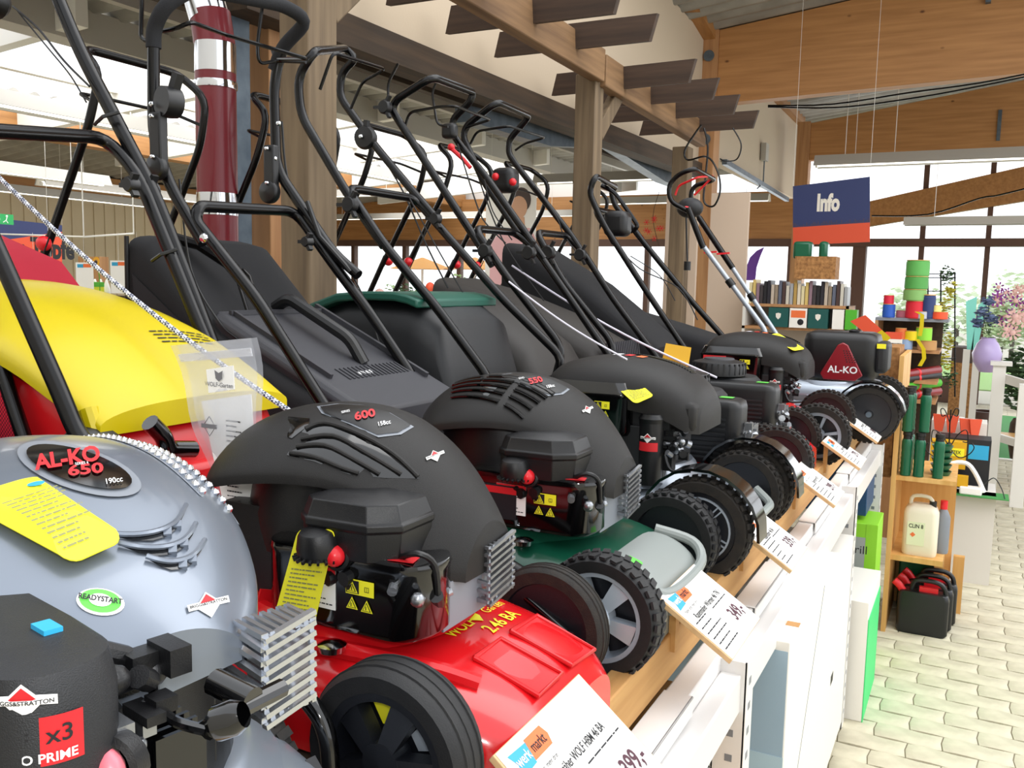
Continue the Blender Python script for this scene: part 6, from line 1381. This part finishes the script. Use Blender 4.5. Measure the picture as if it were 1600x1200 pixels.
for s_ in (-1, 1):
    mb.tube(ptsw([(1484, 660), (1484+s_*8, 640), (1484+s_*14, 640), (1484+s_*12, 650), (1484+s_*6, 648)], 5.2), .003, 6, smooth=4); mb.tube(ptsw([(1484, 700), (1484+s_*12, 680), (1484+s_*26, 672), (1484+s_*28, 690), (1484+s_*20, 690)], 5.2), .003, 6, smooth=4); mb.tube(ptsw([(1484, 700), (1484+s_*14, 715), (1484+s_*30, 710), (1484+s_*38, 700), (1484+s_*34, 692)], 5.2), .003, 6, smooth=4)
mb.build('scrollwork', M['tube'], o); MB().ball(ptsw([(1483, 695)], 5.2)[0], .014, 10).build('bead', M['ink'], o); MB().tube([ptsw([(1483, 750)], 5.2)[0], Vector((0, 0, -o0.z))], .004, 6).build('rod', M['tube'], o)

# ---- middle distance shelving
Ym = 6.5
M['teal'] = mat('dark teal box', '12504b', .5)
ms = empty('middle_shelves', (-1.5, Ym, 0), 0, 'brown wooden shelving behind the far mowers with folders and teal boxes', 'shelf')
for z in (1.30, 1.46): MB().b2((0, 0, z), (.72, .35, z+.02)).build('shelf_board', M['orw'], ms)
MB().b2((0, .33, .0), (.72, .36, 1.48)).build('back_panel', M['wall_w'], ms); MB().b2((0, 0, 0), (.02, .35, 1.48)).build('side_panel', M['wall_w'], ms); MB().b2((.70, 0, 0), (.72, .35, 1.48)).build('side_panel', M['orw'], ms)
ORD = 'first second third fourth fifth sixth seventh eighth ninth tenth eleventh twelfth thirteenth fourteenth fifteenth sixteenth seventeenth eighteenth nineteenth twentieth twenty-first twenty-second twenty-third twenty-fourth twenty-fifth twenty-sixth'.split()
CN = 'cream tan mauve charcoal black black beige brown slate maroon pale grey ochre cream'.split()
cols = ['d8cba0', 'cdb36a', '8a6f7a', '3b3436', '1e1c20', '25222a', 'b9ab9a', '8d7d6a', '5b6070', '46322f', 'c8c2b4', '9fa0a2', 'b08f4e', 'd8cdb6']
for i in range(26):
    x0 = -1.47+.026*i; h_ = .15+.02*math.sin(i*1.7); o = MB().b2((0, 0, 0), (.021, .16, h_)).build('folder', mat('folder '+cols[i % 14], cols[i % 14], .5), None); o.location = (x0, Ym+.04, 1.48)
    tag(o, 'thin upright folder, number %d from the left' % (i+1), 'folder'); o['label'] = 'thin upright %s folder on the middle shelf, %s from the left' % (CN[i % 14], ORD[i]); o['group'] = 'folders on the middle shelf'
for i, (x0, x1, m_, w) in enumerate(((1200, 1231, 'teal', 'dark teal box with pale shield, left one'), (1233, 1260, 'pwhite', 'white box with orange picture between the two teal boxes'), (1262, 1293, 'teal', 'dark teal box with pale shield, right one'), (1300, 1318, 'pwhite', 'small pale box right of the teal boxes'), (1320, 1338, 'grl', 'small green box near the orange packet'))):
    a, b = at(x0, 505, 1, Ym-.02), at(x1, 505, 1, Ym-.02); o = empty('gift_box', (a.x, Ym-.02, 1.32), 0, w, 'box', 'boxes on the lower middle shelf'); Wd = b.x-a.x; MB().b2((0, 0, 0), (Wd, .1, .135)).build('carton', M[m_], o)
    if m_ == 'teal': mb = MB(); drape(mb, [(-.018, .02), (0, .025), (.018, .02), (.016, -.005), (0, -.022), (-.016, -.005)], lambda x, y: Vector((Wd/2+x, -.001, .075+y)), 1); mb.build('shield', M['lett'], o)
    elif i == 1: MB().b2((.01, -.001, .07), (Wd-.01, 0, .12)).build('orange_print', M['orange'], o); MB().ball((Wd*.65, -.001, .04), .022, 10, (1, .1, 1)).build('black_print', M['ink'], o)
a, b = at(1236, 440, 1, Ym-.1), at(1303, 405, 1, Ym-.1); o = empty('chipboard_box', (a.x, Ym+.0, 1.66), 0, 'chipboard box on top of the folders under the Info sign', 'box'); MB().b2((0, 0, 0), (b.x-a.x, .2, b.z-a.z)).build('panel', M['osb'], o)
for x0, x1, w in ((1240, 1270, 'left, wider'), (1280, 1295, 'right, narrower')):
    a, b = at(x0, 405, 1, Ym+.1), at(x1, 382, 1, Ym+.1); o = empty('dark_roll', (a.x, Ym+.05, a.z), 0, 'dark green and navy bundle on the chipboard box, '+w, 'bundle'); MB().b2((0, 0, 0), (b.x-a.x, .12, b.z-a.z+.02)).build('bundle_body', M['dgrn'] if 'dgrn' in M else M['greenb'], o, bevel=.02)
# wall of small goods: shelf with ribbon spools
rs = empty('ribbon_shelves', (-.60, 6.4, 0), 0, 'shelf unit of ribbon reels and rolls in front of the far windows', 'shelf')
for z, x1 in ((1.395, .44), (1.19, .40), (.99, .40), (.86, .40)): MB().b2((0, 0, z), (x1, .4, z+.02)).build('shelf_board', M['spk'] if z > 1.3 else M['orw'], rs)
MB().b2((0, .38, 0), (.4, .4, 1.4)).build('back_panel', M['dkw'], rs); MB().b2((0, 0, 0), (.02, .4, 1.395)).build('side_panel', M['orw'], rs)
def spool(x, y0, y1, w, col, lb, Y=6.42, z=None):
    c = at(x, y1, 1, Y); r_ = w*Y/F_PX/2*1.08; h_ = (y1-y0)*Y/F_PX*1.1; m_ = mat('ribbon '+col, col, .55); o = empty('ribbon_spool', (c.x, Y+r_*.3, c.z if z is None else z), 0, lb, 'ribbon spool', 'ribbon spools')
    MB().lathe([(0, 0), (r_*.95, 0), (r_*.95, h_*.04), (r_, h_*.06), (r_, h_*.92), (r_*.95, h_*.94), (r_*.95, h_)], (0, 0, 0), (0, 0, 1), 22).build('ribbon_winding', m_, o); MB().lathe([(0, h_), (r_*.99, h_), (r_*.99, h_*1.04), (0, h_*1.04)], (0, 0, 0), (0, 0, 1), 22).build('spool_rim', M['pine'], o); return h_
zs = 1.415
z = zs; h1 = spool(1429, 472, 494, 24, 'd02030', 'red ribbon spool under the stack of green ones', z=z); z += h1*1.04
for i, (yy, cc) in enumerate((((450, 464), '7fae62'), ((434, 450), '4f9a48'), ((412, 432), '5aa650'))):
    z += spool(1430+2*i-1, yy[0], yy[1], 29, cc, ('lowest pale green', 'middle bright green', 'topmost green')[i]+' ribbon spool in the tall stack', z=z)*1.04
spool(1449, 463, 493, 18, '26386a', 'tall navy ribbon spool right of the red one', z=zs); h1 = spool(1388, 477, 494, 16, '2458b8', 'blue ribbon spool left of the stack', z=zs, Y=6.42); spool(1388, 466, 477, 13, 'd21e3c', 'small crimson ribbon spool on the blue one', z=zs+h1*1.04)
h1 = spool(1468, 484, 493, 20, 'e8542c', 'flat orange ribbon spool at the right end', z=zs); spool(1464, 476, 484, 11, 'efe08a', 'small pale yellow spool on the flat orange one', z=zs+h1*1.04); spool(1412, 485, 494, 20, 'd87a86', 'flat pink ribbon spool', z=zs, Y=6.5); spool(1441, 485, 494, 14, 'b8bcc8', 'flat silver ribbon spool', z=zs, Y=6.40)
spool(1424, 516, 528, 18, 'ecd21c', 'yellow ribbon spool on the second shelf', z=1.27); spool(1443, 510, 527, 20, '8ed43a', 'lime ribbon spool on the second shelf', z=1.27); h1 = spool(1413, 528, 541, 20, '8fa6c8', 'blue checked ribbon spool under the yellow one', z=1.21); spool(1448, 528, 540, 24, 'b98a54', 'brown ribbon spool under the lime one', z=1.21); spool(1407, 512, 527, 14, 'd9703a', 'orange ribbon spool at the left of the second shelf', z=1.27)
for pts, lb in (([(1432, 487), (1441, 492), (1440, 510), (1437, 525)], 'yellow ribbon end curling down from the upper shelf'), ([(1433, 530), (1443, 545), (1444, 560), (1437, 572)], 'yellow ribbon end hanging from the second shelf')):
    o = empty('ribbon_end', at(*pts[0], 1, 6.3), 0, lb, 'ribbon'); v = [at(x, y, 1, 6.3)-o.location for x, y in pts]; mb = MB(); mb.loft([[p+Vector((-.012, 0, 0)), p+Vector((.012, .0, 0)), p+Vector((.012, .002, 0)), p+Vector((-.012, .002, 0))] for p in v]); mb.build('ribbon', M['yelp'], o)
for i, (y0, m_, w) in enumerate(((584, 'dkred', 'upper, red and black'), (592, 'blk', 'middle, black'), (617, 'dkred', 'lowest, dark red'), (604, 'grl', 'bright green, slanting'))):
    a, b = at(1406, y0+2, 1, 6.3), at(1466, y0-6, 1, 6.7); o = empty('foil_roll', a, 0, 'shiny wrapping roll lying on the lower shelves, '+w, 'roll', 'wrapping rolls'); MB().cyl((0, 0, 0), b-a, .03, n=16).build('roll_body', M[m_], o); MB().cyl((b-a)*.4, (b-a)*.45, .031, n=16).build('roll_band', M['redb'], o)
a, b = at(1382, 541, 1, 6.2), at(1410, 506, 1, 6.2); o = empty('label_box', (a.x, 6.2, 1.155), 0, 'white box with red top and printed label beside the ribbon spools', 'box'); MB().b2((0, 0, 0), (b.x-a.x, .1, .17)).build('carton', M['pwhite'], o); MB().b2((-.001, -.001, .13), (b.x-a.x+.001, .1, .171)).build('red_top', M['salmon'], o)
mb = MB(); lines(mb, flat((.06, -.001, .06), (1, 0, 0), (0, 0, 1)), -.05, .05, -.04, .05, 6, .004, 3); mb.build('label_print', M['ink'], o)
st = empty('goods_stand', (-.72, 6.15, 0), 0, 'pale stand under the label box and packet', 'stand'); MB().b2((0, 0, 0), (.34, .22, 1.15)).build('stand_block', M['orw'], st)
c4 = [at(x, y, 1, 4.9) for x, y in ((1328, 502), (1352, 492), (1392, 528), (1378, 540))]; o = empty('seed_packet', c4[3], 0, 'red and yellow glossy packet leaning on the chipboard box', 'packet'); card(o, [p-o.location for p in c4], 'packet_body', 'salmon', r=.05, text=False, logo=False); card(o, [mid(c4[3], c4[0], .35)-o.location+Vector((0, -.004, 0)), mid(c4[2], c4[1], .35)-o.location+Vector((0, -.004, 0)), c4[2]-o.location+Vector((0, -.004, 0)), c4[3]-o.location+Vector((0, -.004, 0))], 'yellow_print', 'yelp', r=.05, text=False, logo=False)
# garland trellis
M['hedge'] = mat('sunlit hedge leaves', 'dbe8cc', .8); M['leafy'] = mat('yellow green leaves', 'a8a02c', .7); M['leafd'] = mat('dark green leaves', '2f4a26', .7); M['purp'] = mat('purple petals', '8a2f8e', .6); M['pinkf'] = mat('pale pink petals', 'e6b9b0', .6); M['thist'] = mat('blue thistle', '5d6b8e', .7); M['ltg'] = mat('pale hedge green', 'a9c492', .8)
def leaves(parent, name, m, c, sc, n, s_, seed=1, shell=False):
    rr = random.Random(seed); mb = MB(); c = Vector(c)
    for i in range(n):
        d = Vector((rr.gauss(0, 1), rr.gauss(0, 1), rr.gauss(0, 1))).normalized()*(rr.random()**.4); p = c+Vector((d.x*sc[0], d.y*sc[1], d.z*sc[2])); u, w = frame(Vector((rr.uniform(-1, 1), rr.uniform(-1, 1), rr.uniform(-1, 1)))); k = s_*rr.uniform(.6, 1.3)
        mb.add([p-u*k, p-w*k*.4, p+u*k, p+w*k*.4], [[0, 1, 2, 3]])
    o = mb.build(name, M[m], parent); o['kind'] = 'stuff'; return o
o = empty('flower_trellis', at(1490, 600, 1, 7.2), 0, 'black iron trellis twined with yellow green leaf garlands', 'trellis'); o0 = o.location.copy(); mb = MB()
for x in (1450, 1470, 1492): mb.tube([at(x, 425, 1, 7.2)-o0, at(x, 620, 1, 7.2)-o0], .006, 6)
for y in (428, 434, 455, 480, 520, 560): mb.tube([at(1448, y, 1, 7.2)-o0, at(1494, y, 1, 7.2)-o0], .004, 6)
mb.build('iron_frame', M['tube'], o)
for i, (x, y) in enumerate(((1480, 430), (1484, 455), (1478, 480), (1472, 505), (1480, 535), (1476, 565), (1484, 590))): leaves(o, 'garland_leaves', 'leafy' if i % 3 else 'leafd', at(x, y, 1, 7.15)-o0, (.05, .04, .08), 60, .018, i)
MB().b2((-.3, -.02, -o0.z), (.1, .06, -o0.z+.4)).build('trellis_foot', M['tube'], o)
# flowers on the right
o = empty('flower_arrangement', (.30, 8.6, .55), 0, 'large bouquet of purple and pale pink flowers at the right edge', 'flowers'); o0 = o.location.copy()
leaves(o, 'foliage', 'leafd', at(1592, 590, 1, 8.7)-o0, (.14, .12, .28), 500, .035, 3); leaves(o, 'foliage', 'ltg', at(1580, 500, 1, 8.7)-o0, (.18, .12, .22), 200, .035, 4)
rr = random.Random(5)
for i in range(26):
    x, y = rr.uniform(1552, 1604), rr.uniform(445, 520); flower(o, at(x, y, 1, 8.5+rr.uniform(0, .2))-o0, rr.uniform(.035, .06), 'purp' if rr.random() < .62 else 'pinkf', 'pinkf', 7, (rr.uniform(-.6, .3), -1, rr.uniform(-.3, .6)))
for x, y in ((1582, 520), (1586, 495), (1600, 500), (1570, 515)): flower(o, at(x, y, 1, 8.4)-o0, .07, 'pinkf', 'pinkf', 9)
MB().lathe([(0, 0), (.07, 0), (.1, .15), (.09, .3), (.07, .34)], (.1, 0, -.35+.0), (0, 0, 1), 20).build('pot', M['dkw'], o)
c = at(1543, 545, 1, 8.2); o = empty('lilac_vase', (c.x, 8.2, .95), 0, 'round lilac vase with blue thistles on the white post', 'vase'); MB().lathe([(0, 0), (.05, 0), (.10, .08), (.11, .15), (.08, .23), (.05, .27), (.055, .28)], (0, 0, 0), (0, 0, 1), 24).build('vase_body', mat('lilac glaze', 'b9a7d6', .3), o)
for x, y, s_ in ((1535, 488, .06), (1545, 470, .05), (1528, 505, .045), (1550, 500, .05)): p = at(x, y, 1, 8.2)-o.location; MB().tube([(0, 0, .27), p], .004, 6).build('stem', M['leafd'], o); leaves(o, 'thistle_head', 'thist', p, (s_, s_, s_), 60, .025, int(x))
leaves(o, 'foliage', 'ltg', (.02, 0, .34), (.09, .07, .07), 90, .022, 9)
for x, w in ((1518, 'left'), (1534, 'right')): a = at(x, 455, 1, 9.5); o = empty('turquoise_stick', (a.x, 9.5, 0), 0, 'slanting turquoise glass blade by the window, '+w, 'ornament', 'turquoise blades'); z0 = 1.05; MB().prism([(-.04, .45), (.05, .5), (.05, .0), (.0, .0)] if w == 'left' else [(-.05, .0), (0, .0), (.06, .5), (-.02, .42)], .01, Matrix.Translation((0, 0, z0)) @ Matrix.Rotation(PI/2, 4, 'X')).build('blade', mat('turquoise glass', '8fe0d2', .2, trans=.3), o); MB().b2((-.03, -.03, 0), (.03, .03, z0)).build('stand_post', M['wht'], o)
# white table / fence
wt = empty('white_stand', (.25, 7.6, 0), 0, 'white wooden stand with square post beside the flowers', 'stand'); pxz = lambda x, y, Y: at(x, y, 1, Y)-wt.location
a = pxz(1552, 570, 8.0); MB().b2((a.x, .35, 0), (a.x+.09, .44, a.z)).build('post', M['wht'], wt); MB().b2((a.x-.02, .33, a.z), (a.x+.13, .47, a.z+.03)).build('post_cap', M['wht'], wt)
b = pxz(1600, 600, 7.6); MB().bar((a.x+.08, .40, a.z-.1), (b.x+.25, -.2, a.z-.16), .03, .07).build('rail', M['wht'], wt); MB().b2((b.x-.03, -.05, 0), (b.x+.06, .04, b.z)).build('post', M['wht'], wt); MB().bar((a.x+.08, .42, .45), (b.x+.3, -.1, .42), .03, .06).build('rail', M['wht'], wt); MB().b2((a.x+.09, .5, .40), (a.x+.8, .9, .43)).build('table_board', M['pine'], wt)
a, c = at(1486, 566, 1, 10.5), at(1524, 596, 1, 10.5); o = empty('chipboard_crate', (a.x, 10.5, 0), 0, 'chipboard crate on the floor before the glass door', 'crate'); MB().b2((0, 0, .0), (c.x-a.x, .4, a.z-.0)).build('panel', M['osb'], o, bevel=.005)
o2 = empty('dark_basket', (a.x, 10.5, a.z), 0, 'dark basket of soil standing on the chipboard crate', 'basket'); MB().b2((.0, 0, 0), (c.x-a.x, .4, .16)).build('basket_body', mat('basket brown', '54453f', .9, bump=.5, bscale=50), o2)
c = at(1543, 600, 1, 10.0); o = empty('brown_pot', (c.x, 10, 0), 0, 'round dark brown pot standing on the floor by the white stand', 'pot'); MB().lathe([(0, 0), (.09, 0), (.14, .12), (.15, .3), (.13, .42), (.11, .42), (.12, .3)], (0, 0, 0), (0, 0, 1), 24).build('pot_body', mat('brown glaze', '43291f', .5), o)
o = empty('grass_mat', (.17, 9.7, 0), 0, 'green artificial grass mat on the floor under the white stand', 'mat'); MB().b2((0, 0, 0), (1.2, 3.4, .012)).build('mat_pile', M['gcar'], o); MB().b2((0, -.03, 0), (1.2, 0, .014)).build('pale_edge', M['wht'], o)
# plants and pots along the far middle windows
o_ = wt
for i, (x, y, r_, m_, w, nm) in enumerate(((556, 485, .17, 'salmon', 'large orange pot at the window left, next to the big post', 'orange_pot'), (593, 462, .1, 'pinkf', 'pink round flower ball on the far window sill', 'pink_ball'), (672, 450, .08, 'salmon', 'orange ball ornament on the far window sill', 'orange_ball'))):
    c = at(x, y, 1, 12.5); o = empty(nm, c, 0, w, 'ornament'); MB().ball((0, 0, 0), r_, 18, (1, 1, 1.2)).build('ball_body', M[m_], o); MB().cyl((0, 0, -r_*1.1), (0, 0, -c.z+.8), .03, n=8).build('foot', M['wht'], o)
tb = empty('plant_table', (-9, 12.5, 0), 0, 'long white plant table below the far windows', 'table'); MB().b2((-2, -.3, .74), (5.2, .5, .8)).build('table_top', M['wht'], tb)
for x in (-1.9, .5, 2.8, 5.1): MB().b2((x-.03, -.25, 0), (x+.03, -.19, .74)).build('leg', M['wht'], tb)
for i, (x, y) in enumerate(((570, 480), (610, 455), (635, 455), (655, 458), (690, 455), (718, 440), (735, 455), (850, 430), (875, 450), (840, 455))):
    c = at(x, y, 1, 12.6); o = empty('potted_plant', (c.x, 12.6, .8), 0, 'leafy green pot plant under the far windows, '+('first', 'second', 'third', 'fourth', 'fifth', 'sixth', 'seventh', 'eighth', 'ninth', 'tenth')[i]+' from the left', 'plant', 'plants under the far windows'); h_ = c.z-.8
    MB().lathe([(0, 0), (.08, 0), (.11, .2), (.12, .2)], (0, 0, 0), (0, 0, 1), 16).build('pot', M['dkw'], o); leaves(o, 'foliage', 'ltg' if i % 2 else 'leafd', (0, 0, h_*.6+.1), (.2, .15, max(.1, h_*.45)), 140, .05, i)
# outside
og = MB(); og.b2((-25, YW+.3, -.1), (15, 40, -.02)); struct(og.build('trim_31', mat('outdoor paving', 'b9b5a6', .9)))
MB().b2((-3, 16.5, -.02), (6, 22, .0)).build('lawn_strip', mat('lawn green', '8fb56a', .9), bpy.data.objects['trim_31'])
for i, (x, y, w) in enumerate(((660, 408, 'left'), (742, 408, 'middle'), (845, 405, 'right'))):
    c = at(x, y, 1, 17); o = empty('sunshade', (c.x, 17, 0), 0, 'tan outdoor sunshade seen through the far windows, '+w+' one', 'sunshade', 'outdoor sunshades'); mb = MB(); mb.lathe([(.75, c.z-.18), (.02, c.z+.08), (0, c.z+.08)], (0, 0, 0), (0, 0, 1), 8); mb.build('canopy', mat('tan canvas', 'c98d3c', .8), o); MB().cyl((0, 0, 0), (0, 0, c.z+.05), .03, n=8).build('pole', M['wht'], o)
a = at(1165, 440, 1, 13.2); o = empty('purple_flag', (a.x, 13.2, 0), 0, 'curved purple beach flag in front of the window left of the Info sign', 'flag'); v = [at(x, y, 1, 13.2) for x, y in ((1163, 438), (1165, 420), (1172, 402), (1182, 392), (1194, 386), (1188, 400), (1182, 418), (1180, 438))]; mb = MB(); vv = [p-o.location for p in v]; k = len(vv); mb.add(vv+[p+Vector((0, .01, 0)) for p in vv], [list(range(k)), list(range(k, 2*k))[::-1]]+[[i, k+i, k+(i+1) % k, (i+1) % k] for i in range(k)]); mb.build('flag_cloth', mat('purple cloth', '6a3fa0', .7), o)
MB().tube([(0, 0, 0), (0, 0, v[0].z)], .012, 6).build('pole', M['wht'], o)
for i, (x, y, r_) in enumerate(((1430, 480, 1.1), (1500, 455, 1.3), (1570, 465, 1.2), (1590, 430, 1.0), (1410, 455, .8), (1250, 480, .9))):
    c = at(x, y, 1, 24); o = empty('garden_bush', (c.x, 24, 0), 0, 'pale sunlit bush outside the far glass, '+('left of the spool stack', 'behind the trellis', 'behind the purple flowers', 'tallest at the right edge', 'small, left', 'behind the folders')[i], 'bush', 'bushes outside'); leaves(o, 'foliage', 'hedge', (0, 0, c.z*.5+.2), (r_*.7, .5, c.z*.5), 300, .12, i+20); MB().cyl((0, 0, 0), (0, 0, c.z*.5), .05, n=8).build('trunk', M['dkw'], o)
# red blossoms hanging beyond the third post
o = empty('red_blossoms', at(1030, 300, 1, 8), 0, 'sprig of small red blossoms hanging left of the pale board', 'flowers'); rr = random.Random(3)
for i in range(9): x, y = rr.uniform(1002, 1034), rr.uniform(338, 378); flower(o, at(x, y, 1, 8)-o.location, .03, 'redp', 'redp', 6)
MB().tube([(0, 0, 0), at(1020, 340, 1, 8)-o.location, at(1030, 385, 1, 8)-o.location], .003, 5, smooth=3).build('twig', M['dkw'], o)
